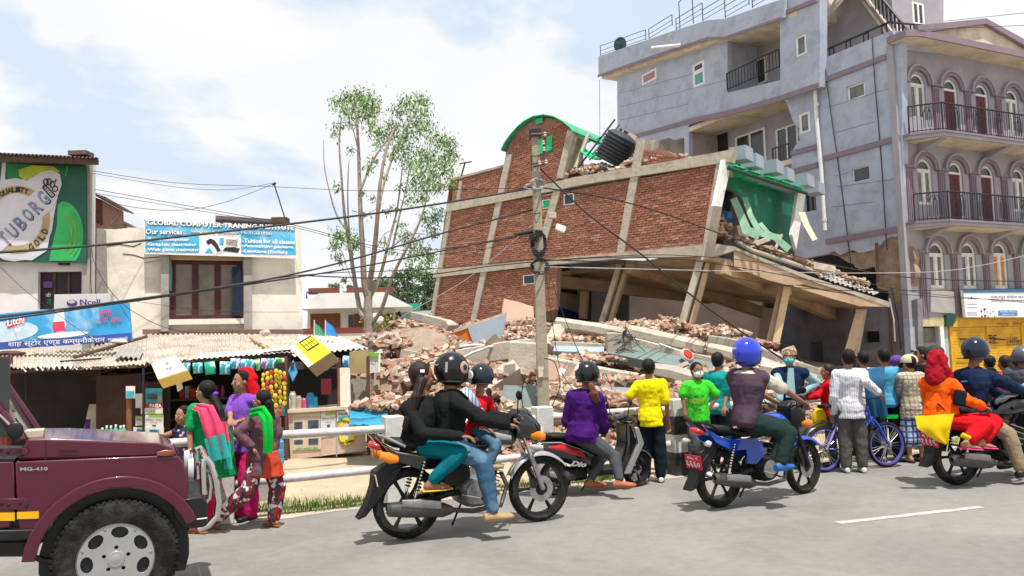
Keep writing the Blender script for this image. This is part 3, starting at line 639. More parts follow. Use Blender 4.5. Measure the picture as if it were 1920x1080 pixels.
# bands and columns as pixel quads on the wall plane
def bq(pts,off,t,mt=None,name='concrete_beam',**k):return MB().prism([pz(B,pts)],pfn(B,off),t).build(name,mt or m_beam,bb,smooth=0,**k)
bands_=[[(838,398),(945,378),(1100,346),(1372,304),(1376,281),(1240,306),(1080,333),(1000,352),(843,381)],
          [(814,521),(1000,500),(1170,484),(1318,481),(1336,458),(1175,473),(1100,480),(820,506)]]
for b_ in bands_:bq(b_,.10,.35)
cols_=[[(806,612),(812,612),(851,382),(843,382)],[(884,602),(894,602),(962,290),(951,290)],[(1000,500),(1013,500),(1056,345),(1043,345)],
         [(1157,480),(1170,480),(1212,262),(1196,262)],[(1316,478),(1332,478),(1366,290),(1346,300)],[(1045,335),(1057,335),(1078,245),(1066,245)]]
for c_ in cols_:bq(c_,.07,.3,name='concrete_column')
bq([(855,384),(861,384),(868,340),(863,340)],.05,.2,name='concrete_column')
# brick panels: rows follow the lean of the building
def hgt(P,f):return P[0].lerp(P[1],f)
panels=[  # (bl, br, tr, tl) pixels, holes
  ([(806,612),(1000,588),(1013,500),(816,521)],[(980,515,1003,533)]),
  ([(822,505),(1316,460),(1348,308),(840,398)],[(1016,374,1032,391),(1056,363,1076,384)]),
  ([(846,381),(951,360),(958,309),(850,336)],[]),
  ([(953,358),(1047,338),(1072,222),(960,262)],[(1008,258,1036,288)]),
  ([(1190,313),(1262,299),(1268,292),(1196,276)],[]),
  ([(1000,590),(1040,580),(1046,500),(1010,504)],[]),
]
rn=random.Random(21);near=[];bm_=MB()
arcU=[B.uz(x,y)for x,y in((947,288),(958,262),(975,240),(1000,224),(1025,220),(1050,226),(1078,246),(1078,345),(947,345))]
for pi_,(q,hl)in enumerate(panels):
    bl,br_,tr_,tl=[V(B.uz(*p))for p in q];W=((br_-bl).length+(tr_-tl).length)/2;H=((tl-bl).length+(tr_-br_).length)/2
    hr=[B.rect(*h)for h in hl];nr=int(H/.072);nc=int(W/.215)
    bk=[bl,br_,tr_,tl]if pi_!=3 else None
    outer=[tuple(p)for p in([bl,br_,tr_,tl])]if pi_!=3 else[tuple(bl),tuple(br_)]+arcU[6::-1][:7]
    if pi_==4:outer=ragged([tuple(bl),tuple(br_)],.01,1)+ragged([tuple(tr_),B.uz(1250,282),B.uz(1232,279),B.uz(1210,285),tuple(tl)],.06,.2,4)
    MB().prism([outer]+[[(h[0],h[1]),(h[2],h[1]),(h[2],h[3]),(h[0],h[3])]for h in hr],pfn(B,-.03),.22).build('mortar_bed',m_mortar,bb,smooth=0)
    for r_ in range(nr):
        for c_ in range(nc+1):
            a0=(c_-(.5 if r_%2 else 0))/nc;a1=a0+1/nc;f0=r_/nr;f1=f0+1/nr
            a0c,a1c=max(0,a0),min(1,a1)
            if a1c-a0c<.3/nc:continue
            ctr=hgt((hgt((bl,br_),(a0c+a1c)/2),hgt((tl,tr_),(a0c+a1c)/2)),(f0+f1)/2)
            if any(h[0]-.05<ctr.x<h[2]+.05 and h[1]-.03<ctr.y<h[3]+.03 for h in hr):continue
            if pi_ in(3,4)and not inpoly((ctr.x,ctr.y),outer):continue
            if rn.random()<.012:continue
            g=.035;jt=rn.uniform(-.004,.004);pr=rn.uniform(-.010,.010);rot=rn.uniform(-.0,.02)
            def pt(a,f):return hgt((hgt((bl,br_),a),hgt((tl,tr_),a)),f)
            P=[pt(a0c+g/nc,f0+.09/nr),pt(a1c-g/nc,f0+(.09+rot)/nr),pt(a1c-g/nc*rn.uniform(.6,2),f1-.09/nr),pt(a0c+g/nc*rn.uniform(.6,2),f1-(.09)/nr)]
            hx=[B.w(p.x,p.y+jt,-.02)for p in P]+[B.w(p.x,p.y+jt,pr)for p in P]
            hx=[hx[0],hx[1],hx[5],hx[4],hx[3],hx[2],hx[6],hx[7]]
            mi=0 if rn.random()<.66 else(1 if rn.random()<.45 else 2)
            if pi_==1 and len(near)<5000:near.append((-(ctr.x),hx,mi))
            else:bm_.hexa(hx,mi)
near.sort(key=lambda t:t[0])
BM3=[m_brick,m_brick2,m_brick3]
for _,hx,mi in near[:270]:MB().hexa(hx).build('brick',BM3[mi],bb,smooth=0)
for _,hx,mi in near[270:]:bm_.hexa(hx,mi)
bm_.build('brickwork',BM3,bb,smooth=0,kind='stuff')
# window leaves in the brick holes
for h,g_ in(((980,515,1003,533),m_glass),((1016,374,1032,391),m_greenl),((1056,363,1076,384),m_glass)):window(B,B.rect(*h),bb,off=.05,cols=1,gm=g_,fw=.045,set_=.06,dep=.12)
R=B.rect(1006,257,1037,289);MB().prism([[(R[0],R[1]),(R[2]-.05,R[1]+.1),(R[2],R[3]),(R[0]+.1,R[3]-.05)]],pfn(B,.03),.01).build('green_sheet',m_greenl,bb,smooth=0)
R=B.rect(1006,222,1019,232);MB().prism([[(R[0],R[1]),(R[2],R[1]),(R[2],R[3]),(R[0],R[3])]],pfn(B,.06),.01).build('green_sheet',m_greenl,bb,smooth=0)
# end wall at the far left and parapet coping
bq([(843,340),(946,313),(946,309),(842,336)],.04,.25,mt=m_conc,name='coping')
q=[B.uz(844,340),B.uz(806,612)];lw=V((.55,.83,0))
MB().hexa([B.at(806,612),B.at(806,612)+lw*6,B.at(806,612)+lw*6+V((0,0,.05)),B.at(806,612)+V((0,0,.05)),B.at(844,340),B.at(844,340)+lw*6,B.at(844,340)+lw*6+V((0,0,.05)),B.at(844,340)+V((0,0,.05))]).build('end_wall',m_brick,bb,smooth=0)
# vaulted green roof of the stair hut
arc=[(945,284),(952,270),(962,256),(975,241),(988,230),(1005,221),(1025,218),(1042,221),(1058,229),(1072,240),(1080,249)]
au=[V(B.uz(*p))for p in arc]
rows=[[B.w(p.x,p.y,.12-d_*1)for p in au]for d_ in(0,)]
back=[B.w(p.x+.02,p.y-.1,-3.6)for p in au];m_sheetroof=mat('green_vault_sheet',(.05,.33,.19),.5,.12,2,.1,30,spec=.4)
mb=MB();mb.grid([[B.w(p.x,p.y,.15)for p in au],back],t=.02,n=(0,0,1));mb.build('vaulted_roof',m_sheetroof,bb)
MB().tube([B.w(p.x,p.y+.02,.17)for p in au],.022,6).build('roof_edge',m_greenl,bb)
m_rag=mat('pale_green_tin',(.50,.53,.40),.6,.15,3,.1,30,grime=(.2,.3,.2),gsc=2,gamt=.5)
# torn roof sheets hanging to the right of the hut
def sheet(pix,name,mt,parent,t=.02,sag=0,nu=6,cor=0):
    a,b,c,d_=[D(*p)for p in pix];rows=[]
    for j in range(nu+1):
        l=a.lerp(d_,j/nu);r__=b.lerp(c,j/nu);rows.append([l.lerp(r__,i/nu)-V((0,0,sag*sin(pi*i/nu)))+V((0,0,cor*(i%2)))for i in range(nu+1)])
    n=(b-a).cross(d_-a).normalized();return MB().grid(rows,t=t,n=n).build(name,mt,parent)
dh=B.at(1060,300).y
sheet([(1070,262,dh+.2),(1132,278,dh),(1085,258,dh-1.5),(1030,220,dh-.5)],'torn_roof_sheet',m_rag,bb,sag=.1)if 0 else None
sheet([(1078,246,dh),(1134,278,dh+1.2),(1120,262,dh+2.6),(1030,217,dh+2.2)],'torn_roof_sheet',m_rag,bb,sag=-.1)
sheet([(1078,246,dh-.05),(1132,279,dh+1.1),(1134,272,dh+1.4),(1082,244,dh+.2)],'torn_roof_sheet',m_greenl,bb)
sheet([(1086,284,dh-.2),(1128,300,dh),(1124,288,dh+.8),(1092,274,dh+.4)],'green_sheet',m_greenl,bb,sag=.1)
hb=[(1062,322,dh+1.5),(1095,318,dh+2.2),(1092,262,dh+2.4),(1064,250,dh+1.5)];a=[D(*p)for p in hb];MB().slab(a,(0,-1,0),.2).build('hut_inner_wall',m_conc,bb,smooth=0)
for(x0,y0,x1,y1,r_)in((1079,315,1103,252,.07),(1084,314,1153,224,.03),(1110,290,1162,234,.025),(1118,262,1150,243,.02),(1105,300,1150,262,.025)):
    MB().tube([D(x0,y0,dh-.1),D(x1,y1,dh+.2)],r_,6).build('bent_roof_post',m_beam if r_>.05 else m_iron,bb)
# roof deck and rubble on it
rd=[B.at(1050,342,-.3),B.at(1372,290,-.3),B.at(1372,290,-7),B.at(1000,352,-7)]
rd=[V((p.x,p.y,z))for p,z in zip(rd,(B.at(1050,342).z-.1,B.at(1372,290).z-.15,B.at(1372,290).z-.2,B.at(1050,342).z-.1))]
MB().hexa([p-V((0,0,.15))for p in rd]+rd).build('roof_deck',m_beam,bb,smooth=0)
BR=(.23,.11,.07)
_bme={}
def loosebrick(p,sc_=1.0,mi=None,rn=random,half=None):
    """one broken or whole brick as an object of its own"""
    return p
def brickpile(mb,c,rx,ry,h,n,rn,mats_=3,sz=1.0,axis=None,flat=0):
    ax=axis or(V((1,0,0)),V((0,1,0)))
    for i in range(n):
        a=rn.uniform(0,2*pi);r_=sqrt(rn.random());p=V(c)+ax[0]*(rx*r_*cos(a))+ax[1]*(ry*r_*sin(a))+V((0,0,h*(1-r_)*rn.uniform(.5,1.0)))
        R_=Matrix.Rotation(rn.uniform(0,6.3),3,'Z')@ Matrix.Rotation(rn.gauss(0,.45),3,'X')@ Matrix.Rotation(rn.gauss(0,.35),3,'Y');k=rn.choice((1,1,.6,.45,.8))*sz
        mb.box(p,(BR[0]*k,BR[1]*sz,BR[2]*sz*rn.uniform(.8,1.1)),R_,mi=rn.choice((0,0,1,1,2,3)))
m_plast=mat('plaster_chunk',(.48,.41,.34),.95,.25,6,.5,30)
m_brickd=mat('dusty_red_brick',(.40,.22,.15),.96,.38,6,.5,50,grime=(.40,.345,.28),gsc=6,gamt=.9)
m_brickd2=mat('dusty_orange_brick',(.42,.32,.24),.96,.30,6,.5,50,grime=(.46,.41,.35),gsc=6,gamt=.9)
PM=[m_brickd,m_brickd2,mat('dark_dusty_brick',(.27,.13,.09),.95,.35,7,.5,60,grime=(.36,.28,.22),gsc=5,gamt=.6),m_plast]  # includes a darker brick tone mixed in at random
rr=random.Random(31);mb=MB();axB=(B.u,-B.n)
for(px,py,rx,n,h)in((1085,320,.9,70,.35),(1110,312,1.0,80,.3),(1215,298,1.1,130,.45),(1245,292,.8,70,.3),(1165,312,.8,50,.2),(1310,296,.8,40,.15)):
    brickpile(mb,B.at(px,py+10,-.5),rx,.5,h,n,rr,axis=axB)
mb.build('roof_rubble',PM,bb,smooth=0,kind='stuff')
for px,w_,ofs in((1208,22,-.3),(1190,14,-.8)):
    MB().prism([pz(B,[(px-12,310),(px,310),(px+w_*.5+2,258),(px+w_*.5-12,262)])],pfn(B,ofs),.3).build('roof_column_stub',m_beam,bb,smooth=0)
# upper room on the street corner: green plastic canopy with stepped cornice
Cn=RAD(54);Cu=V((cos(Cn),sin(Cn),0))
cp=B.at(1352,300);eR=ray(1516,352)
CT=Plane(1362,300,B.at(1360,300).y,50)
def cw(px,py,off=0):return CT.at(px,py,off)
MB().prism([pz(CT,[(1356,300),(1372,300),(1352,388),(1339,386)])],pfn(CT,.02),.1).build('corner_column',m_wfr,bb,smooth=0)
MB().prism([pz(CT,[(1495,362),(1510,362),(1492,468),(1484,440)])],pfn(CT,.02),.1).build('white_column',m_wfr,bb,smooth=0)
MB().prism([pz(CT,[(1366,300),(1512,358),(1514,366),(1368,310)])],pfn(CT,-.1),.25).build('lintel_beam',m_pblue,bb,smooth=0)
for i in range(6):  # stepped blocks along the eave
    x=1376+i*29.5;y=281+i*12.8;a=CT.uz(x,y);k=.50+.025*i
    MB().prism([[(a[0],a[1]-.30),(a[0]+k*1.05,a[1]-.33),(a[0]+k*1.05,a[1]+.06),(a[0],a[1]+.09)]],pfn(CT,.35-(i%2)*.15),.5).build('cornice_block',m_pblue,bb,smooth=0)
q=[CT.at(1376,306,.25),CT.at(1513,352,.25),CT.at(1513,354,-2.2),CT.at(1362,305,-2.2)]
nb_=5
for i in range(nb_):
    a=q[0].lerp(q[1],i/nb_+.015);b=q[0].lerp(q[1],(i+1)/nb_-.03);n_=-CT.n
    MB().hexa([a-V((0,0,.06)),b-V((0,0,.06)),b+n_*1.1-V((0,0,.0)),a+n_*1.1-V((0,0,.0)),a-V((0,0,.03)),b-V((0,0,.03)),b+n_*1.1+V((0,0,.03)),a+n_*1.1+V((0,0,.03))]).build('translucent_roof_sheet',m_greenl,bb,smooth=0)
m_dgr=mat('dark_green_frame',(.005,.05,.035),.6,.2,5)
for off_ in(.25,-.5):MB().tube([CT.at(1366,312,off_)-V((0,0,.05)),CT.at(1512,360,off_)-V((0,0,.05))],.06,5).build('canopy_rail',m_dgr,bb)
# curtain: hanging green sheet, torn below
cur=[CT.at(1366,318,-.6),CT.at(1505,366,-.6),CT.at(1488,470,-.6),CT.at(1462,448,-.6),CT.at(1440,430,-.7),CT.at(1425,440,-.7),CT.at(1405,415,-.7),CT.at(1390,380,-.7),CT.at(1372,372,-.6),CT.at(1360,340,-.6)]
pc=[CT.uz(x,y,-.6)for x,y in((1366,312),(1506,362),(1489,472),(1470,455),(1452,446),(1444,430),(1424,432),(1408,405),(1385,365),(1360,350))]
MB().prism([pc],pfn(CT,-.6),.02).build('green_curtain',m_green,bb,smooth=0)
def strip(pix,w0,w1,name,mt,parent,wob=.05):
    pts=[D(*p)for p in pix];L_=[];R_=[]
    for i,p in enumerate(pts):
        t_=(pts[min(i+1,len(pts)-1)]-pts[max(i-1,0)]).normalized();s_=t_.cross(V((0,1,.1))).normalized();w_=w0+(w1-w0)*i/(len(pts)-1);L_.append(p-s_*w_);R_.append(p+s_*w_+V((0,wob*(i%2),0)))
    return MB().grid([L_,R_],t=.012,n=(0,-1,0)).build(name,mt,parent)
dc=CT.at(1420,400).y-.6
strip([(1375,372,dc),(1388,400,dc-.1),(1400,432,dc-.2),(1425,440,dc-.3)],.10,.16,'torn_sheet',m_pale,bb)
strip([(1396,370,dc+.2),(1408,405,dc),(1426,438,dc-.2),(1462,446,dc-.4)],.08,.10,'torn_sheet',m_pale,bb)
strip([(1425,418,dc+.1),(1440,436,dc-.1),(1465,455,dc-.2),(1480,468,dc-.2)],.05,.12,'torn_sheet',m_pale,bb)
strip([(1503,398,dc+1.5),(1512,422,dc+1.2),(1528,450,dc+1)],.10,.08,'dangling_panel',mat('cream_board',(.62,.56,.38),.8),bb,0)
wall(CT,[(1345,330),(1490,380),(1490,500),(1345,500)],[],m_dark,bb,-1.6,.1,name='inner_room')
wall(CT,[(1348,392),(1372,398),(1372,440),(1348,430)],[],mat('blue_room_panel',(.02,.09,.22),.7),bb,-1.2,.05,name='room_panel')
# big tilted slab over the open storey: street edge and soffit
SLd={1:B.at(1330,470,.12)}
E0=B.at(1336,458,.1);E1=D(1668,566,26.2);H0=B.at(1316,490,.1)
def lift(p,dz):return p+V((0,0,dz))
back0=B.at(1010,505,.1);bdir=V((.42,.91,0))
# slab soffit polygon (four corners): near corner, right corner, far right, far left
s0=B.at(1318,484,.08);s1=D(1655,572,26.0);s3=B.at(1008,512,.0);s2=s1+(s3-s0)*.55+V((0,0,0));s2=D(1560,582,33)
s3b=D(1030,520,30.5)
top=[lift(p,.16)for p in(s0,s1,s2,s3b)]
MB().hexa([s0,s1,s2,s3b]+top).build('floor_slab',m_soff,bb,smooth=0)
# edge beam along the street side, deep at the middle as in a haunch
eb=[(1328,455),(1375,462),(1440,490),(1530,525),(1600,548),(1670,572)];ebb=[(1318,482),(1360,500),(1440,545),(1480,530),(1560,560),(1664,574)]
de=lambda x:s0.y+(s1.y-s0.y)*(x-1320)/340-.12
def ribbon(tp,bt,dfn,t,mt,name,parent,**k):
    mb=MB();
    for(a,b),(c,d_)in zip(zip(tp,tp[1:]),zip(bt,bt[1:])):
        P=[D(*c,dfn(c[0])),D(*d_,dfn(d_[0])),D(*b,dfn(b[0])),D(*a,dfn(a[0]))];mb.hexa([P[0],P[1],P[1]+V((.1,t,0)),P[0]+V((.1,t,0)),P[3],P[2],P[2]+V((.1,t,0)),P[3]+V((.1,t,0))])
    return mb.build(name,mt,parent,smooth=0,**k)
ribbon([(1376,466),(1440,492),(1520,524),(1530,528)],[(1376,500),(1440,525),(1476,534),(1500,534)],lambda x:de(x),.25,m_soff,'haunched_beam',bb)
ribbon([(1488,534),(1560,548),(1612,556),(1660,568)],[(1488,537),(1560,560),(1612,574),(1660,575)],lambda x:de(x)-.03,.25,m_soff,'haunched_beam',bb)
ribbon([(1328,455),(1376,462),(1440,488),(1530,522),(1600,545),(1668,566)],[(1316,484),(1376,468),(1440,494),(1530,530),(1600,552),(1668,576)],lambda x:de(x)-.06,.3,m_conc,'slab_edge',bb)
ribbon([(1322,458),(1376,462)],[(1314,488),(1376,470)],lambda x:de(x)-.1,.3,m_conc,'slab_edge',bb)
# beams under the slab running back
def beam(p,q,w_,h,mt,name='concrete_beam',parent=None,**k):
    p,q=V(p),V(q);t_=(q-p).normalized();s_=t_.cross(V((0,0,1))).normalized()*w_/2;u_=s_.cross(t_).normalized()*h/2
    return MB().hexa([p-s_-u_,p+s_-u_,q+s_-u_,q-s_-u_,p-s_+u_,p+s_+u_,q+s_+u_,q-s_+u_]).build(name,mt,parent,smooth=0,**k)
for(x0,y0,d0,x1,y1,d1)in((1350,500,23,1560,590,31),(1180,500,25.5,1440,590,32),(1040,528,27.5,1330,560,32),(1478,540,24.6,1260,520,30)):
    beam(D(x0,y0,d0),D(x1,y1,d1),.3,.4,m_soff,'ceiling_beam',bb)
# tilted columns of the open storey (pairs with a recess; lit and shaded sides get separate colours)
def tcol(b0,t0,w_,d,mt,name='leaning_column',dd=.0,dep=.32,lab=None):
    P=[D(b0[0],b0[1],d),D(b0[0]+w_,b0[1]+2,d),D(t0[0]+w_,t0[1],d+dd),D(t0[0],t0[1],d+dd)];v=V((.12,dep,0))
    return MB().hexa([P[0],P[1],P[1]+v,P[0]+v,P[3],P[2],P[2]+v,P[3]+v]).build(name,mt,bb,smooth=0,label=lab)
tcol((1121,608),(1156,496),9,25.6,m_beam);tcol((1137,610),(1172,496),7,25.8,m_tanw)
tcol((1130,608),(1164,496),8,25.95,m_conc)
tcol((1267,623),(1307,484),12,22.9,m_beam);tcol((1288,620),(1325,484),8,23.1,m_tanw);tcol((1277,620),(1317,484),13,23.25,m_conc)
tcol((1436,642),(1461,535),12,24.7,m_tanw);tcol((1447,648),(1470,536),13,24.5,mat('sunlit_tan_column',(.62,.47,.30),.93,.08,2),'leaning_column')  # brighter tan paints the sunlit side of this column
tcol((1584,656),(1606,580),17,26.2,m_tanw);tcol((1600,666),(1616,580),10,26.5,m_conc)
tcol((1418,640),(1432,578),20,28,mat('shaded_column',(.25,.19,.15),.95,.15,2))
tcol((1022,600),(1034,515),16,27.2,m_tanw);tcol((1085,596),(1090,520),12,28.5,m_tanw)
# inner walls of the open storey
def wq(pix,d0,d1,mt,name,t=.2):
    ds=[d0,d1,d1,d0];P=[D(x,y,d)for(x,y),d in zip(pix,ds)];return MB().slab(P,(0,-1,0),t).build(name,mt,bb,smooth=0)
m_offw=mat('stained_offwhite_wall',(.42,.38,.33),.93,.12,1.2,.2,20,grime=(.25,.2,.17),gsc=1.2,gamt=.5);m_navyw=mat('navy_dado',(.02,.03,.14),.8,.15,2)
wq([(1030,576),(1088,588),(1092,522),(1040,512)],28.6,29.6,m_offw,'room_wall');wq([(1020,600),(1086,606),(1088,588),(1022,566)],28.3,29.3,m_navyw,'navy_dado')
wq([(1043,546),(1082,552),(1084,530),(1046,525)],28.4,29.4,m_glass,'high_window');wq([(1086,604),(1108,606),(1110,535),(1090,530)],28.8,29,mat('brown_door',(.07,.03,.025),.8,.2,3),'room_door')
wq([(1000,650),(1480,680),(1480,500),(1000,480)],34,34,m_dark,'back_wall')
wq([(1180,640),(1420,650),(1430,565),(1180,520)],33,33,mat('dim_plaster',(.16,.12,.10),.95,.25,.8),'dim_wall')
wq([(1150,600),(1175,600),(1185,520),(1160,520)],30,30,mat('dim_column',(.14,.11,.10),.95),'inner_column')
# tin sheet and debris along the slab's street edge
m_tin=mat('corrugated_tin',(.50,.48,.45),.55,.12,3,.15,30,metal=.35,grime=(.30,.22,.16),gsc=2,gamt=.5)
def corr(p00,p10,p11,p01,n,amp,name,mt,parent=None,rows_=2,t=.006,jag=0,seed=1,**k):
    """corrugated sheet: ridges run p00->p01; n ridges between p00 and p10"""
    rn=random.Random(seed);N_=n*6;rows=[];nn=(V(p10)-V(p00)).cross(V(p01)-V(p00)).normalized()
    if nn.z<0:nn=-nn
    js=[rn.uniform(-jag,jag)for _ in range(n+1)]
    for j in range(rows_+1):
        f=j/rows_;row=[]
        for i in range(N_+1):
            a=i/N_;ja=js[int(a*n)]if j==0 else 0
            row.append(V(p00).lerp(V(p10),a).lerp(V(p01).lerp(V(p11),a),f+ja)+nn*(amp*sin(a*n*2*pi)))
        rows.append(row)
    return MB().grid(rows,t=t,n=-nn).build(name,mt,parent,smooth=180,**k)
corr(D(1532,518,25.1),D(1640,552,26.1),D(1650,548,27.3),D(1545,508,26.3),12,.03,'tin_sheet',m_tin,bb,jag=.06)
MB().tube([D(1380,452,23.4),D(1410,470,23.8),D(1480,492,24.4),D(1535,512,25)],.07,8).build('bent_pipe',m_conc,bb)
mb=MB()
for(px,py,d_,rx,n,h)in((1340,440,23.2,.5,70,.6),(1350,425,23.5,.35,40,.5),(1385,452,23.8,.5,40,.15),(1445,472,24.3,.6,40,.12),(1500,492,24.9,.6,50,.14),(1520,500,25.1,.3,30,.2),(1560,508,25.8,.4,14,.12),(1610,528,26.4,.5,24,.1),(1560,515,27,.8,50,.2)):
    brickpile(mb,D(px,py,d_),rx,.25,h,n,rr,axis=(V((cos(.5),sin(.5),-.25)),V((-sin(.5),cos(.5),0))))
mb.build('edge_rubble',PM,bb,smooth=0,kind='stuff')
for(x0,y0,x1,y1,d_,w_,h_)in((1378,440,1395,436,23.9,.25,.5),(1395,465,1440,448,24,.2,.12),(1520,498,1560,505,24.9,.3,.2),(1412,455,1432,425,24.2,.08,.08),(1452,470,1466,440,24.4,.06,.06)):
    beam(D(x0,y0,d_),D(x1,y1,d_+.3),w_,h_,m_plast,'broken_block',bb)
# water tank tipped over on the roof
tk=thing('water_tank','black ribbed plastic water tank tipped over on the broken roof','water tank',B.at(1150,310,-.6))
m_tank=mat('black_polythene',(.022,.028,.036),.5,.15,4,.05,20,spec=.4)
b_,t_=D(1143,305,B.at(1143,310,-.6).y),D(1168,258,B.at(1143,310,-.6).y-.25);ax=(t_-b_).normalized();L_=(t_-b_).length;pr=[(.02,-.02),(.50,0)]
for i in range(7):z=.05+i*(L_-.1)/7;pr+=[(.56,z),(.56,z+.04),(.51,z+.07),(.51,z+(L_-.1)/7-.02)]
pr+=[(.54,L_),(.40,L_+.10),(.22,L_+.16),(.22,L_+.22),(.02,L_+.22)]
MB().lathe(pr,b_,ax,28).build('tank_body',m_tank,tk);MB().tube([D(1155,262,b_.y-.6),D(1185,262,b_.y-.5),D(1192,268,b_.y-.4)],.04,6).build('pipe_stub',m_wfr,tk)
MB().box(D(1179,254,b_.y-.45),(.5,.1,.16),Matrix.Rotation(.5,3,'Y')).build('tank_label',m_plast,tk,smooth=0)
# antenna on the far parapet
an=thing('roof_antenna','thin t shaped aerial standing on the far end of the brick parapet','aerial',B.at(866,334));a=B.at(864,333);b=B.at(872,304)
MB().tube([a,b],.03,5).build('mast',m_iron,an);MB().tube([B.at(861,307),B.at(884,303)],.025,5).build('crossbar',m_iron,an)
# ================================================================== rubble heap in front of and under the brick building
m_rub=mat('crushed_debris',(.30,.225,.17),.98,.35,5,1,18,grime=(.15,.12,.10),gsc=2.2,gamt=.7)
toe=[(690,14.5),(760,13.5),(850,12.6),(950,12.2),(1050,12.0),(1150,12.0),(1260,12.3),(1400,13),(1500,14),(1600,17),(1660,21)]
def interp(x,T_):
    if x<=T_[0][0]:return T_[0][1]
    for(a,p),(b,q)in zip(T_,T_[1:]):
        if x<=b:return p+(q-p)*(x-a)/(b-a)
    return T_[-1][1]
# profile: for each screen column the pixel row as a function of depth -> real heights at real places
crest=[(690,640),(720,618),(760,606),(800,600),(860,612),(960,606),(1040,612),(1130,614),(1210,612),(1290,622),(1360,640),(1440,668),(1520,696),(1600,705),(1660,715)]
from mathutils import noise as MN
def heap_z(px,d):
    t0=interp(px,toe);dc_=22 if px>1000 else 20
    f=max(0,min(1,(d-t0)/(dc_-t0)));zc_=D(px,interp(px,crest),dc_).z
    f2=.16*min(1,f*8)+.84*f**.9
    z=max(.0,zc_)*f2
    p=D(px,600,d);nz=MN.fractal(V((p.x*.9,p.y*.9,3)),1,2,4)*.22*min(1,f*4)
    if px<735:z*=max(0,(px-685)/50)
    if px>1560:z*=max(0,1-(px-1560)/160)
    return max(-.05,z+nz*min(1,z*3))
rows=[]
for j in range(60):
    row=[]
    for i in range(110):
        px=684+i*9.4;t0=interp(px,toe);d=t0-.3+(30-t0)*(j/59)**1.3;q=D(px,600,d);row.append(V((q.x,q.y,heap_z(px,d)-.12)))
    rows.append(row)
MB().grid(rows).build('rubble_mound',m_rub,kind='stuff')
rn=random.Random(77);big=[];mb=MB()
prn=random.Random(5)
BME=[]
for k,(lx,m__)in enumerate(((1,0),(1,1),(.55,0),(.6,1),(1,2),(.4,3),(.8,0))):
    q=MB().box((0,0,0),(BR[0]*lx,BR[1],BR[2]));vs=[p+V([prn.uniform(-.009,.009)for _ in range(3)])for p in q.v]
    if lx<1:vs[1]+=V((-.03,0,.01));vs[6]+=V((-.035,.01,0))
    me=bpy.data.meshes.new('brick');me.from_pydata(vs,[],q.f);me.materials.append(PM[m__]);BME.append((me,vs,q.f,m__))
items=[]
for i in range(6800):
    px=rn.uniform(700,1600)if rn.random()<.75 else rn.uniform(690,1010);t0=interp(px,toe);d=t0+(23-t0)*rn.random()**1.1
    if px<700 and rn.random()<.5:continue
    z=heap_z(px,d);q=D(px,600,d);p=V((q.x,q.y,z-.03+rn.uniform(0,.06)))
    cl=MN.noise(V((q.x*.8,q.y*.8,9)))
    if cl<-.15 and rn.random()<.7:continue
    R_=Matrix.Rotation(rn.uniform(0,6.3),3,'Z')@ Matrix.Rotation(rn.gauss(0,.4),3,'X')@ Matrix.Rotation(rn.gauss(0,.4),3,'Y')
    items.append((d,p,R_,rn.randrange(len(BME)),rn.choice((1,.9,1,.7))))
items.sort(key=lambda t:t[0])
BLAB='loose dusty brick lying among many others on the rubble heap below the leaning building'
vis=[it for it in items if it[1].z>.12][:290];ids={id(v)for v in vis}
for it in items:
    d,p,R_,k,s_=it;me,vs,fs,m__=BME[k]
    if id(it)in ids:
        o=bpy.data.objects.new('brick',me);COL.objects.link(o);M_=R_.to_4x4();M_.translation=p;o.matrix_world=M_ @ Matrix.Scale(s_,4);tag(o,BLAB,'brick','loose bricks on the rubble heap')
    else:mb.add([p+R_ @ (v*s_)for v in vs],fs,m__)
mb.build('brick_rubble',PM,kind='stuff',smooth=0)
# gravel sized pieces
mb=MB()
for i in range(15000):
    px=rn.uniform(676,1620);t0=interp(px,toe);d=t0+(20-t0)*rn.random();q=D(px,600,d);z=heap_z(px,d);s_=rn.uniform(.02,.07)
    mb.box((q.x,q.y,z-.05+rn.uniform(0,.05)),(s_,s_*rn.uniform(.6,1.4),s_*.7),Matrix.Rotation(rn.uniform(0,6),3,'Z')@ Matrix.Rotation(rn.gauss(0,.6),3,'X'),mi=rn.choice((0,1,3,3)),taper=.7)
mb.build('rubble_chips',PM,kind='stuff',smooth=0)
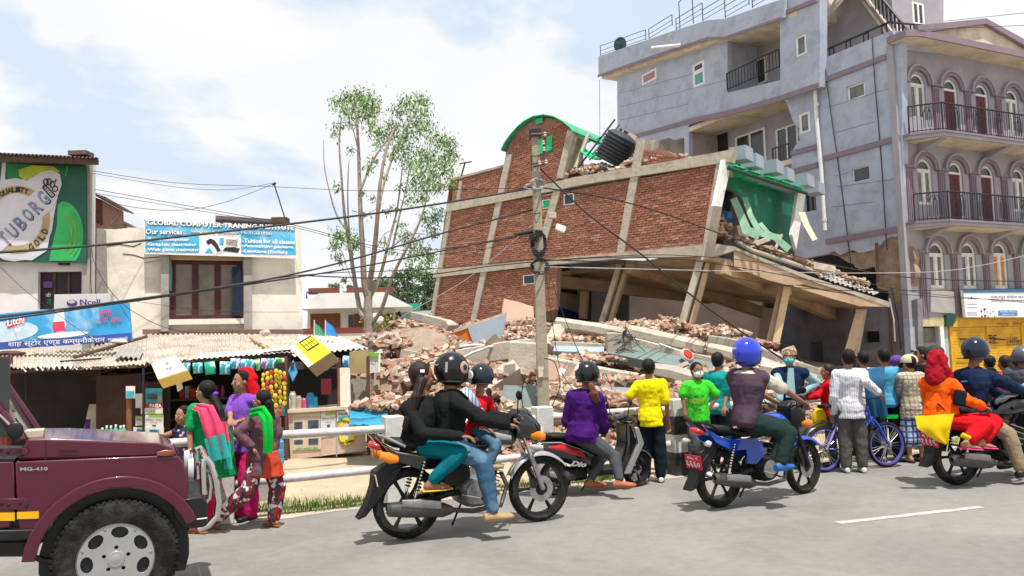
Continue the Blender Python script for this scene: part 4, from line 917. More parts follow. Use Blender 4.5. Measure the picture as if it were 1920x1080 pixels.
# ---- large pieces: each a thing
def rbeam(P,w_,h,mt,name,label,cat,seed=1,rough=.012,roundd=0,extra=None):
    pts=[V(p)for p in P];rn=random.Random(seed);rings=[];n=14;tot=sum((b-a).length for a,b in zip(pts,pts[1:]));ns=max(6,int(tot/.18))
    cum=[0]
    for a,b in zip(pts,pts[1:]):cum.append(cum[-1]+(b-a).length)
    for i in range(ns+1):
        s_=tot*i/ns;k=0
        while k<len(pts)-2 and s_>cum[k+1]:k+=1
        p=pts[k].lerp(pts[k+1],(s_-cum[k])/(cum[k+1]-cum[k]));t_=(pts[k+1]-pts[k]).normalized();x=t_.cross(V((0,0,1))).normalized();y=x.cross(t_)
        e=1 if 0<i<ns else .93
        nz=V([MN.noise(V((s_*.8,seed*3.1,q_*7.7)))for q_ in range(3)]);rings.append((p+nz*rough*3,x*(w_*.42*e*(1+.05*nz.y)),y*(h*.42*e*(1+.06*nz.z))))
    c_=.45 if roundd else .88;q=MB();vs=[]
    for cc,X,Y in rings:
        for a,b in((1,-c_),(1,c_),(c_,1),(-c_,1),(-1,c_),(-1,-c_),(-c_,-1),(c_,-1)):vs.append(cc+X*a+Y*b)
    m_=len(rings);q.add(vs,[(i*8+k,i*8+(k+1)%8,(i+1)*8+(k+1)%8,(i+1)*8+k)for i in range(m_-1)for k in range(8)]+[tuple(range(8))[::-1],tuple((m_-1)*8+k for k in range(8))]);q.v=[p+V([rn.uniform(-.004,.004)for _ in range(3)])for p in q.v]
    return q.build(name,mt,label=label,cat=cat,smooth=25,group=None)
def slabq(pix,t,mt,name,label,cat,n=None,rag=.03,seed=1,side=None):
    P=[D(*p)for p in pix];nn=(P[1]-P[0]).cross(P[-1]-P[0]).normalized()
    if nn.y>0:nn=-nn
    x=(P[1]-P[0]).normalized();y=nn.cross(x);o_=P[0];loop=[((p-o_).dot(x),(p-o_).dot(y))for p in P];loop=ragged(loop+[loop[0]],rag,.3,seed)[:-1]
    return MB().prism([loop],lambda a,b,w__:o_+x*a+y*b+nn*w__,t,mside=1 if side else None).build(name,[mt,side]if side else mt,label=label,cat=cat,smooth=0)
dC=17
m_orange=mat('orange_wall_paint',(.62,.16,.02),.8,.08,3,.1,20,grime=(.4,.2,.1),gsc=3,gamt=.3);m_lblue=mat('light_blue_wall_paint',(.33,.41,.49),.85,.08,2,.15,20,grime=(.3,.3,.3),gsc=2,gamt=.5)
m_pinkw=mat('pink_beige_wall_paint',(.50,.34,.26),.9,.08,1.5,.2,20,grime=(.4,.28,.22),gsc=2,gamt=.4);m_teal=mat('grey_teal_wall_paint',(.16,.21,.20),.9,.15,2,.2,20,grime=(.1,.11,.1),gsc=2,gamt=.6)
pw=thing('painted_wall_slab','fallen wall piece painted orange and light blue lying on top of the rubble','wall slab',D(900,645,dC))
for pix,mt,nm in(([(848,632),(886,640),(877,613),(852,620)],m_orange,'orange_face'),([(886,640),(920,646),(938,638),(946,615),(950,590),(877,613)],m_lblue,'blue_face')):
    P=[D(x,y,dC+.3*(650-y)/60)for x,y in pix];o_=P[0];MB().prism([[((p-o_).x,(p-o_).z)for p in P]],lambda a,b,w__,o_=o_:o_+V((a,-w__*1.0+b*.0,b)),.16,mside=1).build(nm,[mt,m_brkedge],pw,smooth=0)
beam(D(851,621,dC+.15),D(950,588,dC+.25),.22,.07,m_plast,'broken_edge',pw)
slabq([(945,560,22),(1000,575,22),(1002,620,21.6),(940,622,21.6)],.2,m_pinkw,'pink_wall_slab','pink beige wall slab leaning upright against the brick wall behind the rubble','wall slab',side=m_brkedge)
slabq([(952,598,21.2),(1003,596,21.2),(1003,640,20.8),(955,640,20.8)],.15,mat('terracotta_wall_paint',(.44,.27,.20),.9,.1,2,.2),'wall_slab','reddish plastered wall fragment standing between pink slab and utility pole','wall slab',side=m_brkedge,seed=3)
slabq([(740,655,16.5),(812,660,16.2),(842,662,16),(836,628,16.6),(798,608,17),(768,604,17),(742,625,17)],.35,m_exposed,'masonry_block','big tilted block of brickwork fallen onto the left part of the heap','masonry block',side=m_brkedge,seed=4)
slabq([(748,680,15.6),(870,690,15.4),(872,668,15.4),(752,655,15.6)],.3,m_conc,'concrete_slab','long grey concrete panel under the tilted brick block on the left','concrete panel',seed=5,side=m_beam)
rbeam([D(775,592,19),D(842,606,18.6),D(848,614,18.5)],.35,.22,m_conc,'concrete_beam','dark stained concrete beam at the top left of the heap','beam',6)
rbeam([D(860,672,15.8),D(940,660,15.6),D(1002,652,15.4)],.4,.42,m_beam,'concrete_beam','thick horizontal beam running left from the utility pole','beam',7)
rbeam([D(953,668,14.8),D(1005,672,14.8)],.6,.62,m_beam,'concrete_block','square concrete beam end just left of the utility pole','concrete block',8)
slabq([(895,722,14),(905,738,13.8),(975,690,14.2),(962,672,14.4),(930,690,14.3)],.5,mat('pale_slab',(.44,.39,.32),.9,.1,3,.3),'concrete_slab','pale broken slab tilting down to the left beside the small helmet','concrete slab',seed=9)
slabq([(930,780,13),(1006,780,13),(1006,724,13.4),(945,722,13.4)],.12,m_teal,'wall_panel','grey blue wall panel standing low left of the utility pole','wall panel',seed=10,side=m_brkedge)
rbeam([D(1028,655,17.6),D(1052,615,18.2)],.42,.42,m_beam,'concrete_beam','short steep concrete beam right beside the utility pole','beam',11,roundd=1)
rbeam([D(1045,606,18.2),D(1120,616,17.8),D(1172,628,17.5)],.36,.34,m_beam,'concrete_beam','rounded pale beam on top of the heap right of the pole','beam',12,roundd=1)
rbeam([D(1180,622,17.4),D(1260,640,17),D(1320,655,16.8)],.40,.38,m_beam,'concrete_beam','rounded beam sloping down to the right below the brick pile','beam',13,roundd=1)
rbeam([D(1035,645,16.8),D(1130,648,16.6)],.45,.14,m_beam,'concrete_ledge','flat concrete ledge above the light blue strip','ledge',14)
slabq([(1037,658,16.4),(1132,660,16.2),(1133,650,16.3),(1040,648,16.5)],.1,m_lblue,'blue_wall_strip','narrow light blue wall strip squeezed between concrete layers','wall strip',seed=15,rag=.01)
rbeam([D(1136,645,16.2),D(1180,645,16.2)],.6,.55,m_conc,'concrete_block','grey beam joint with twisted steel at the middle of the heap','concrete block',16)
slabq([(1140,662,15.9),(1285,690,15.4),(1345,705,15.3),(1345,690,15.6),(1270,668,15.8),(1180,645,16.2)],.2,m_teal,'teal_wall_slab','grey teal wall slab crushed beneath the sloping beams','wall slab',seed=17,rag=.015)
rbeam([D(1180,640,16.4),D(1270,665,16),D(1340,680,15.8)],.34,.22,m_beam,'concrete_beam','thin lower beam sloping above the teal slab','beam',18)
rbeam([D(1022,684,14.6),D(1110,700,14.4),D(1195,714,14.2)],.5,.38,m_beam,'concrete_beam','heavy brownish beam crossing behind the black helmet with a number','beam',19)
slabq([(1022,712,14.3),(1190,735,14),(1195,705,14.1),(1022,670,14.4)],.2,m_pinkw,'pink_wall_slab','long dusty pink wall slab behind the purple jacket','wall slab',seed=20,rag=.02)
rbeam([D(1218,692,14.6),D(1262,700,14.4),D(1300,712,14.2)],.36,.34,m_conc,'concrete_beam','round beam stump right of the yellow shirt','beam',21,roundd=1)
rbeam([D(1330,655,16.6),D(1400,672,16.2),D(1460,690,16)],.4,.3,m_beam,'concrete_beam','beam sloping behind the blue helmet','beam',22,roundd=1)
rbeam([D(1330,640,18),D(1400,652,17.6),D(1500,690,17),D(1540,704,17)],.34,.3,m_conc,'concrete_beam','dark sloping beam between blue helmet and topi cap','beam',23)
rbeam([D(1430,690,14.6),D(1470,698,14.4),D(1530,714,14.2)],.4,.3,m_beam,'concrete_beam','pale low beam behind the man with the topi','beam',24,roundd=1)
slabq([(1025,780,12.9),(1065,782,12.9),(1068,745,13.2),(1028,738,13.3)],.3,m_plast,'plaster_block','cream plaster block right of the pole foot','plaster block',seed=25)
slabq([(990,742,13.6),(1300,765,13.4),(1300,735,13.6),(1028,722,13.7)],.15,mat('grey_wall_paint',(.27,.28,.30),.9,.12,2,.2,20,grime=(.15,.15,.15),gsc=2,gamt=.5),'wall_panel','long grey wall panel low behind the purple jacket and yellow shirt','wall panel',seed=26,rag=.02)
slabq([(690,700,14.9),(760,722,14.4),(775,712,14.5),(700,676,15.2)],.12,m_conc,'concrete_slab','thin broken slab tilting at the left foot of the heap','concrete slab',seed=27)
slabq([(700,730,14.2),(748,735,14),(752,700,14.2),(702,695,14.4)],.25,m_exposed,'masonry_block','brown masonry lump behind the small stall','masonry block',seed=28,side=m_brkedge)
for k_,(x0,y0,x1,y1,d_)in enumerate(((866,672,905,655,15.2),(905,655,925,650,15.4),(862,650,912,648,16),(1236,645,1290,668,15.9))):
    MB().tube([D(x0,y0,d_),D((x0+x1)/2,(y0+y1)/2-2,d_),D(x1,y1,d_+.1)],.03,6).build('bent_pipe',m_pipe,label=['white pipe slanting beside the big helmet','short white pipe end near the tilted dark block','thin pale pipe lying under the orange wall piece','pale pipe near the red lamp cover'][k_],cat='pipe')
rbeam([D(916,652,15.6),D(935,632,15.6)],.3,.3,m_exposed,'masonry_lump','dark brick lump sticking up between pipes and pole','masonry lump',33)
mb=MB()
for i in range(14):
    a=D(1170+rn.uniform(-6,10),635+rn.uniform(-8,8),16);mb.tube([a,a+V((rn.uniform(-.2,.2),-.1,rn.uniform(-.2,.2))),a+V((rn.uniform(-.35,.35),-.1,rn.uniform(-.35,.2)))],.008,4)
mb.build('twisted_rebar',m_iron,label='tangle of thin steel bars sticking from the beam joint',cat='steel bars')
lc=thing('red_lamp_cover','red lamp cover with pale rim hanging from the sloping beams','lamp cover',D(1288,666,15.6))
MB().lathe([(.02,.05),(.12,.04),(.15,0),(.12,-.03),(.02,-.04)],D(1288,666,15.6),(.5,-1,.6),14).build('rim',m_plast,lc);MB().lathe([(.02,.07),(.09,.06),(.11,.035),(.02,.03)],D(1288,666,15.6),(.5,-1,.6),14).build('lens',mat('red_plastic',(.4,.03,.02),.4),lc)
# floor slabs under the open storey
slabq([(1000,612,22.5),(1560,700,24),(1600,660,30),(1000,590,30)],.2,m_conc,'crushed_floor','crushed floor slab under the leaning columns of the brick building','floor slab',rag=.02)
mb=MB()
for(px,py,d_,rx,n,h)in((1200,609,21.5,1.6,260,.25),(1140,608,21.8,1.0,110,.2),(1245,608,21.5,.7,90,.4),(1330,620,21.5,1.1,160,.35),(1385,640,20.8,1.0,100,.25),(1300,650,17.3,.6,110,.3),(1250,640,17.9,.8,120,.3),(1080,628,18,.9,90,.2),(1110,664,16.3,1.1,130,.22),(985,640,19.5,.9,170,.45),(905,655,17,1.2,150,.3),(720,640,17,1.0,160,.4),(780,630,17.6,.9,130,.4),(850,650,16.6,.7,120,.35),(1480,700,18,1.5,100,.2),(1560,705,20,1.5,90,.2),(730,690,14.8,.7,120,.3),(800,700,14.6,.8,120,.3),(720,745,13.6,.5,70,.2),(800,672,15.2,.8,120,.25),(900,690,14.6,.9,130,.25),(850,730,13.8,.9,130,.3),(950,765,13,.6,80,.25),(1060,725,13.7,.8,110,.25),(1130,700,14.3,.9,110,.15),(1130,745,13.3,.9,120,.25),(1250,735,13.5,.9,130,.3),(1290,690,15,.8,90,.2),(1350,725,14.2,1.0,120,.3),(1400,680,16.2,.9,90,.2),(1470,715,14.6,.8,90,.2)):
    brickpile(mb,D(px,py,d_)-V((0,0,.12)),rx,.6,h,n,rn)
mb.build('brick_debris',PM,kind='stuff',smooth=0)
# ================================================================== left: beer billboard building, cream building, stalls
m_crw=mat('cream_lime_wash',(.76,.71,.62),.93,.05,.9,.3,25,grime=(.42,.38,.33),gsc=1.6,gamt=.6)
m_crw2=mat('cream_lime_wash_clean',(.76,.71,.62),.93,.06,.9,.2,25,grime=(.50,.45,.38),gsc=.9,gamt=.5)
m_grc=mat('grey_cement',(.34,.32,.30),.95,.15,2,.4,25,grime=(.18,.16,.14),gsc=2,gamt=.5)
m_wood=mat('dark_wood',(.09,.055,.04),.8,.3,6,.3,30)
m_woodp=mat('maroon_window_wood',(.065,.018,.022),.7,.2,6,.1,30)
m_rust=mat('rusty_tin',(.16,.10,.085),.8,.35,3,.4,30,grime=(.08,.05,.045),gsc=3,gamt=.6)
m_tin2=mat('weathered_tin_roof',(.47,.42,.36),.75,.18,2,.25,25,metal=.1,grime=(.25,.17,.12),gsc=1.8,gamt=.75)
m_tinw=mat('pale_tin_sheet',(.60,.57,.52),.6,.12,2,.1,25,grime=(.34,.26,.19),gsc=3,gamt=.6)
m_curt=mat('brown_curtain_glass',(.15,.125,.09),.25,.35,2.5,0,spec=.5)
W=Plane(400,500,17.5,22)
def disc(pl,pts,off,t,mt,name,par):return MB().prism([pz(pl,pts,off)],pfn(pl,off),t).build(name,mt,par,smooth=0)
def circ(cx,cy,rx,ry,a0,a1,n=24,rot=0):return[(cx+rx*cos(RAD(a0+(a1-a0)*i/n))*cos(rot)-ry*sin(RAD(a0+(a1-a0)*i/n))*sin(rot),cy-rx*cos(RAD(a0+(a1-a0)*i/n))*sin(rot)-ry*sin(RAD(a0+(a1-a0)*i/n))*cos(rot))for i in range(n+1)]
cbd=thing('cream_building','cream plastered two storey building with one wide wooden window under the computer institute sign','building',(W.o.x,W.o.y,0))
wr=(317,487,456,598)
R=W.rect(*wr)
rg=ragged([W.uz(560,428),W.uz(540,424),W.uz(360,432),W.uz(270,427),W.uz(190,429)],.02,.25,3)
def WZ(px,z):return(W.uz(px,500)[0],z)
wl=[W.uz(190,500)[0],W.uz(568,600)[0]]
wall(W,[(wl[0],0),(wl[1],0),(wl[1]-.02,W.uz(560,430)[1])]+rg[1:],[[(R[0],R[1]),(R[2],R[1]),(R[2],R[3]),(R[0],R[3])]],m_crw,cbd,0,.25,px=False,name='front_wall')
# surround: concrete reveal standing proud, sill, hood
def pbox(pl,u0,z0,u1,z1,off,t,mt,name,parent,**k):return MB().prism([[(u0,z0),(u1,z0),(u1,z1),(u0,z1)]],pfn(pl,off),t).build(name,mt,parent,smooth=0,**k)
pbox(W,R[0]-.16,R[1]-.26,R[0]-.003,R[3]+.16,.14,.138,m_grc,'window_jamb',cbd);pbox(W,R[2]+.003,R[1]-.26,R[2]+.18,R[3]+.33,.14,.138,m_grc,'window_jamb',cbd)
pbox(W,R[0]-.1,R[3]+.16,R[2]+.25,R[3]+.27,.25,.248,m_grc,'window_hood',cbd);pbox(W,R[0]+.01,R[3]-.003,R[2]-.01,R[3]+.157,.03,.028,mat('ochre_reveal',(.42,.31,.14),.9,.1,3),'window_head',cbd)
pbox(W,R[0]-.01,R[1]-.12,R[2]+.01,R[1]-.003,.12,.118,m_crw2,'window_sill',cbd)
w0=window(W,R,cbd,cols=3,fm=m_woodp,gm=m_curt,fw=.13,set_=.12,name='wooden_window')
strip([(443,500,17.55),(445,545,17.55),(444,592,17.55)],.09,.11,'dark_curtain',mat('navy_cloth',(.012,.02,.04),.9),cbd)
lw_=V((-W.u.y,W.u.x,0))
MB().hexa([W.w(wl[0],0,-.25),W.w(wl[1]-.03,0,-.25),W.w(wl[1]-.03,0,-5),W.w(wl[0],0,-5)]+[W.w(wl[0],4.25,-.25),W.w(wl[1]-.03,4.25,-.25),W.w(wl[1]-.03,4.25,-5),W.w(wl[0],4.25,-5)]).build('rear_volume',m_crw2,cbd,smooth=0)
MB().tube([W.at(270,493,.02)+V((.0,0,-.0)),W.at(300,488,.02),W.at(320,489,.02)],.01,4).build('crack',m_grc,cbd)
rnc=random.Random(4)
for pts in(((195,462),(225,458),(250,462),(265,456)),((230,476),(250,478),(270,484),(300,482))):
    MB().tube([W.at(x,y,.002)for x,y in pts],.010,4).build('wall_crack',m_dark,cbd)
MB().tube([W.at(404,412,-.6),W.at(535,420,-.6)],.1,8).build('roof_pipe',mat('dark_pipe',(.06,.045,.05),.7,.2,4),cbd);MB().box(W.at(526,414,-.5),(.35,.3,.13)).build('roof_bracket',m_wood,cbd)
an=thing('roof_pole','thin rod leaning above the computer institute sign','pole',W.at(536,420,-1));MB().tube([W.at(536,415,-1),W.at(514,345,-1)],.015,5).build('rod',m_iron,an);MB().tube([W.at(511,347,-1),W.at(517,343,-1)],.03,5).build('cap',m_iron,an)
# green cloth
strip([(309,479,17.2),(310,510,17.2),(311,546,17.2)],.13,.13,'hanging_cloth',mat('faded_green_cloth',(.13,.33,.27),.9,.2,4,.3,20),None)
o=bpy.data.objects['hanging_cloth'];tag(o,'faded green cloth hanging beside the wide wooden window','cloth')
# computer institute sign
m_skyp=mat('sign_sky_blue',(.04,.32,.62),.5,.25,1.6,grime=(.65,.74,.80),gsc=.8,gamt=.95);m_cyan=mat('print_cyan',(.06,.42,.68),.55,.22,2.2,grime=(.55,.68,.78),gsc=2.2,gamt=.6);m_white=mat('print_white',(.80,.80,.80),.6,.03,4)
gs=thing('computer_institute_sign','wide blue and white computer training institute sign above the window','sign',W.at(415,480,.3))
SO=.28
def spq(pl,x0,y0,x1,y1,x2,y2,x3,y3,off):return[pl.at(x0,y0,off),pl.at(x1,y1,off),pl.at(x2,y2,off),pl.at(x3,y3,off)]
MB().slab(spq(W,271,476,558,484,555,428,270,411,SO),W.n,.05).build('board',m_white,gs,smooth=0)
MB().slab(spq(W,272,472,374,474,374,428,272,424,SO+.006),W.n,.004).build('blue_field',m_cyan,gs,smooth=0)
MB().slab(spq(W,374,434,452,440,452,425,374,422,SO+.006),W.n,.004).build('blue_field',m_cyan,gs,smooth=0)
MB().slab(spq(W,452,476,556,478,553,437,452,433,SO+.006),W.n,.004).build('blue_field',m_cyan,gs,smooth=0);MB().slab(spq(W,272,423,553,436,553,430,272,413,SO+.005),W.n,.003).build('blue_field',m_cyan,gs,smooth=0)
K=dict(base=SO+.008)
def wtxt(s,x0,y0,x1,y1,sk=0,par=gs,pl=W,b=SO+.012,bold=.02,sh=True,m1=None,m2=None,so=1.1):
    if sh:ptext(s,pl,x0+so,y0+so,x1+so,y1+so,m2 or m_ink,par,base=b-.004,sk=sk,bold=bold+.015)
    ptext(s,pl,x0,y0,x1,y1,m1 or m_white,par,base=b,sk=sk,bold=bold)
wtxt('GLOBAL COMPUTER TRANING INSTITUTE',276,412,552,421,11,bold=.035)
wtxt('Our services',273,429,342,439,1,bold=.03);wtxt('Sallaghari-8, Bhaktapur, Ph: 01-6610281',358,431,510,437,5,bold=.015,sh=True,so=.5)
for i,(a,b_)in enumerate((('-Basic computer',355),('-Graphic designing',368),('-Web page designing',373))):wtxt(a,273,445+i*9.7,b_,452.5+i*9.7,1,sh=False,bold=.03)
for i,(a,b_)in enumerate((('-Tuition for all classes',553),('-Accounting package',550),('-Language (English)',539))):wtxt(a,454,447+i*10,b_,455+i*10,3,sh=False,bold=.03)
for P_,m__ in(([(418,470),(446,474),(450,466),(438,463),(422,464)],m_ink),([(386,452),(394,447),(402,450),(408,458),(414,470),(408,472),(402,462),(396,456),(390,459)],m_ink),([(384,474),(392,464),(400,474)],m_cyan),([(412,446),(420,446),(419,460),(411,458)],m_skyp),([(424,448),(446,450),(444,461),(424,458)],m_grc)):disc(W,P_,SO+.009,.003,m__,'printed_computer_picture',gs)
# ---------------- billboard building
U=Plane(100,500,15.6,10)
ub_=thing('billboard_building','grey white building under the rusty tin eave carrying the huge green beer billboard','building',(U.o.x,U.o.y,0))
u0_,u1_=U.uz(-60,500)[0]-3,U.uz(170,500)[0];zt_=U.uz(100,300)[1]
dR_=U.rect(71,509,153,580)
wall(U,[(u0_,0),(u1_,0),(u1_,zt_),(u0_,zt_)],[[(dR_[0],dR_[1]),(dR_[2],dR_[1]),(dR_[2],dR_[3]),(dR_[0],dR_[3])]],mat('pinkish_white_render',(.68,.65,.64),.93,.08,1,.2,25,grime=(.38,.34,.32),gsc=1,gamt=.4),ub_,0,.25,px=False,name='front_wall')
MB().prism([[(dR_[0],dR_[1]),(dR_[2],dR_[1]),(dR_[2],dR_[3]),(dR_[0],dR_[3])]],pfn(U,-.12),.05).build('shutter_leaf',mat('dark_purple_shutter',(.035,.02,.03),.6,.2,3),ub_,smooth=0)
for k in(.33,.66):MB().box(U.w(dR_[0]+(dR_[2]-dR_[0])*k,(dR_[1]+dR_[3])/2,-.11),(.05,.04,dR_[3]-dR_[1])).build('shutter_stile',m_wood,ub_,smooth=0)
MB().slab(spq(U,81,539,98,539,98,528,81,528,-.05),U.n,.02).build('sticker',mat('violet_sticker',(.15,.05,.28),.6),ub_,smooth=0)
ptext('बी',U,86,549,96,557,m_white,ub_,base=-.1);ptext('ता',U,88,561,97,571,mat('print_green',(.02,.35,.2),.7),ub_,base=-.1)
pp=[U.uz(160,400)[0],U.uz(173,400)[0]]
MB().prism([[(pp[0],0),(pp[1],0),(pp[1],zt_),(pp[0],zt_)]],pfn(U,.12),.118).build('corner_pilaster',m_grc,ub_,smooth=0)
MB().hexa([U.w(u0_,0,-.25),U.w(u1_,0,-.25),U.w(u1_-2.0,0,-4),U.w(u0_,0,-4)]+[U.w(u0_,zt_,-.25),U.w(u1_,zt_,-.25),U.w(u1_-2.0,zt_,-4),U.w(u0_,zt_,-4)]).build('rear_volume',m_brick,ub_,smooth=0)
wall(U,[(168,428),(190,428),(196,640),(168,640)],[],m_grc,ub_,-.6,.3,name='side_return')
e0,e1=U.at(-70,284,.75),U.at(186,296,.75);bk=-U.n*2.4-U.u*1.5+V((0,0,.55))
corr(e0,e1,e1+bk,e0+bk,34,.018,'tin_eave',m_rust,ub_,t=.01)
beam(U.at(-70,291,.65),U.at(184,304,.65),.08,.1,m_wood,'eave_batten',ub_);beam(U.at(-70,310,.1),U.at(162,316,.1),.1,.12,m_wood,'wall_plate',ub_)
for x in(28,88,145):beam(U.at(x,298,.7),U.at(x-2,305,-.3)+V((0,0,.1)),.08,.11,m_wood,'rafter',ub_)
MB().box(U.at(152,289,.5),(.35,.3,.08)).build('ridge_stone',m_rust,ub_,smooth=0)
for(x0,y0,x1,y1,of)in((173,362,200,373,-1.3),(185,398,211,406,-2.2)):
    a,b_=U.at(x0,y0,of),U.at(x1,y1-2,of);corr(a,b_,b_-U.n*2,a-U.n*2,5,.02,'tin_eave',m_rust,ub_,t=.012)
    xx=x1-14;MB().prism([pz(U,[(x0-5,470),(xx+8,470),(xx+6,y1+2),(x0-5,y0+4)],of-.2)],pfn(U,of-.2),1.5).build('stepped_brick_wall',mat('old_brown_brick',(.17,.085,.065),.95,.35,12,.8,40),ub_,smooth=0)
# plant on the wall top
mb=MB();rnp=random.Random(9)
for i in range(12):
    p=W.at(rnp.uniform(208,226),429,-.1);t_=p+V((rnp.uniform(-.12,.12),0,rnp.uniform(.08,.25)));mb.tube([p,t_],.006,4)
    for k in range(3):q_=t_+V((rnp.uniform(-.04,.04),rnp.uniform(-.04,.04),rnp.uniform(-.05,.03)));mb.add([q_,q_+V((.03,0,.01)),q_+V((.02,0,.03))],[(0,1,2)])
mb.build('wall_weed',mat('dry_weed',(.12,.12,.06),.9),label='small dry weed growing on top of the cream wall',cat='plant',smooth=0)
# beer billboard
bl_=thing('beer_billboard','huge green beer billboard with a white bottle label and crown under the tin eave','billboard',U.at(80,492,.2))
BO=.2
m_bgreen=mat('billboard_green',(.012,.17,.055),.5,.55,.9,spec=.4);m_bdark=mat('billboard_dark_green',(.01,.085,.055),.5,.3,1.2,spec=.4);m_bglow=mat('billboard_bright_green',(.03,.38,.10),.5,.3,1.3,spec=.4)
m_blab=mat('billboard_label',(.55,.54,.60),.5,.12,1.5,spec=.4);m_bgold=mat('billboard_gold',(.42,.30,.16),.5,.35,2,spec=.4);m_byel=mat('billboard_yellow_green',(.35,.42,.03),.5,.4,2)
m_let=mat('billboard_steel_letters',(.20,.22,.33),.45,.5,3)
disc(U,[(-60,489),(162,493),(161,312),(-60,305)],BO,.06,m_bdark,'panel',bl_)
disc(U,[(92,489)]+circ(118,440,38,62,-52,95,22)+[(108,385),(107,420),(98,460)],BO+.006,.004,m_bglow,'bottle_highlight',bl_)
disc(U,[(-50,350),(-20,315),(10,308),(16,340),(60,330),(112,345),(125,320),(100,312),(40,307),(-50,306)],BO+.004,.003,m_bgreen,'bottle_shoulder',bl_)
disc(U,[(35,318),(60,310),(100,312),(112,322),(75,332),(45,338),(36,330)],BO+.007,.003,m_byel,'neck_glow',bl_)
disc(U,[(0,345),(4,305),(11,305),(9,345)],BO+.009,.003,m_blab,'highlight',bl_);disc(U,[(122,330),(125,311),(127,311),(124,331)],BO+.009,.003,m_bglow,'highlight',bl_)
cx_,cy_=30,412
disc(U,circ(28,412,72,78,0,359),BO+.012,.004,m_blab,'label_disc',bl_)
disc(U,[(-50,400),(40,345),(78,322),(96,318),(112,326),(116,345),(108,368),(102,400),(88,470),(60,488),(20,486),(-60,470)],BO+.016,.004,m_blab,'label_shield',bl_)
o_=circ(32,412,62,64,0,359,40);i_=circ(32,412,48,50,0,359,40)
MB().prism([pz(U,o_,BO+.02),pz(U,i_,BO+.02)],pfn(U,BO+.02),.004).build('gold_ring',m_bgold,bl_,smooth=0)
disc(U,circ(32,412,47,49,0,359),BO+.021,.004,m_blab,'inner_disc',bl_)
disc(U,[(-60,478),(-30,438),(70,355),(100,352),(108,372),(98,392),(20,455),(-30,500),(-60,489)],BO+.0245,.003,m_blab,'name_ribbon',bl_)
def rtext(s,pl,x,y,w_,h,deg,mt,par,po_,**k):  # text centred on a pixel, turned by deg
    a=RAD(deg);ux,uy=cos(a),-sin(a);vx,vy=-sin(a),-cos(a);P=[(x-ux*w_/2-vx*h/2*1,y-uy*w_/2-vy*h/2),(x+ux*w_/2-vx*h/2,y+uy*w_/2-vy*h/2),(x+ux*w_/2+vx*h/2,y+uy*w_/2+vy*h/2),(x-ux*w_/2+vx*h/2,y-uy*w_/2+vy*h/2)]
    return text(s,[pl.at(p,q,po_)for p,q in P],mt,par,**k)
for i,c in enumerate('TUBORG'):
    x=9+i*14.6;y=449-i*15.3;rtext(c,U,x,y,15.5,29+(2 if i in(0,5)else 0),46,m_ink,bl_,BO+.028,off=0,bold=.03,shear=0);rtext(c,U,x-1,y-.6,14.5,27,46,m_let,bl_,BO+.031,off=0,bold=.02)
for s_,a0,a1,r_ in(('GENUINE QUALITY',188,72,55),('GOLD',-62,-22,56)):
    n=len(s_)
    for i,c in enumerate(s_):
        if c==' ':continue
        a=a0+(a1-a0)*i/(n-1);A=RAD(a);up=s_!='GOLD'
        rtext(c,U,32+r_*cos(A),412-r_*1.03*sin(A),8.5,10 if up else 13,a-90 if up else a+90,m_ink,bl_,BO+.030,off=0,bold=.03)
# crown emblem
ca,cb_=(86,365),(104,362)
mb=MB()
for x,y,rx,ry in((86,341,4.5,5.5),(92,341,4,6),(98,346,4,6),(103,354,5,5)):mb.tube([U.at(*p,BO+.03)for p in circ(x,y,rx,ry,0,359,14)],.010,4)
for i in range(6):mb.ell(U.at(83+i*3.4,350.5+i*3.5,BO+.03),(.012,.006,.012),n=8,m=5)
for a,b_ in(((80,352),(97,371)),((84,346),(103,366)),((80,352),(84,346)),((97,371),(103,366))):mb.tube([U.at(*a,BO+.03),U.at(*b_,BO+.03)],.013,5)
mb.tube([U.at(103,342,BO+.03),U.at(105,336,BO+.03)],.01,4);mb.build('crown_emblem',m_ink,bl_)
for k in range(3):MB().tube([U.at(x,y,BO+.012)for x,y in circ(112-k*4,440,40-k*5,52-k*6,-50,60,12)],.012-.002*k,4).build('glass_highlight',m_byel if k else m_bglow,bl_)
MB().box(U.at(120,495,.1),(.16,.12,.05)).build('lamp_bracket',m_iron,bl_)
# ---------------- shop signs on the tin roof
X1=Plane(120,640,14.4,14)
ls=thing('store_sign','long blue drink sign with red bottle and Devanagari shop name tilted above the tin roof','sign',X1.at(120,650))
m_royal=mat('sign_royal_blue',(.045,.09,.33),.5,.1,3);m_pink=mat('print_pink_red',(.60,.05,.12),.6,.15,8)
disc(X1,[(-60,668),(0,655),(247,639),(241,568),(0,588),(-60,594)],0,.10,m_skyp,'panel',ls);disc(X1,[(-60,669),(0,656),(247,639),(245,624),(0,643),(-60,656)],.008,.006,m_royal,'name_band',ls)
disc(X1,circ(10,622,62,19,0,359,30,.08),.006,.004,mat('sign_white_splash',(.50,.63,.72),.6,.2,6),'splash',ls)
disc(X1,circ(118,628,48,5,0,359,24,.09),.007,.004,m_white,'splash',ls)
disc(X1,[(104,583),(120,581),(121,596),(124,608),(121,622),(104,624),(98,608),(102,597)],.010,.004,m_white,'bottle_print',ls);disc(X1,[(98,604),(121,602),(122,620),(101,623)],.014,.004,m_pink,'bottle_label',ls)
disc(X1,[(10,606),(45,595),(48,604),(15,616)],.010,.004,m_pink,'logo_patch',ls);ptext('Litchi',X1,14,598,46,612,m_white,ls,base=.018,sk=-7,bold=.02)
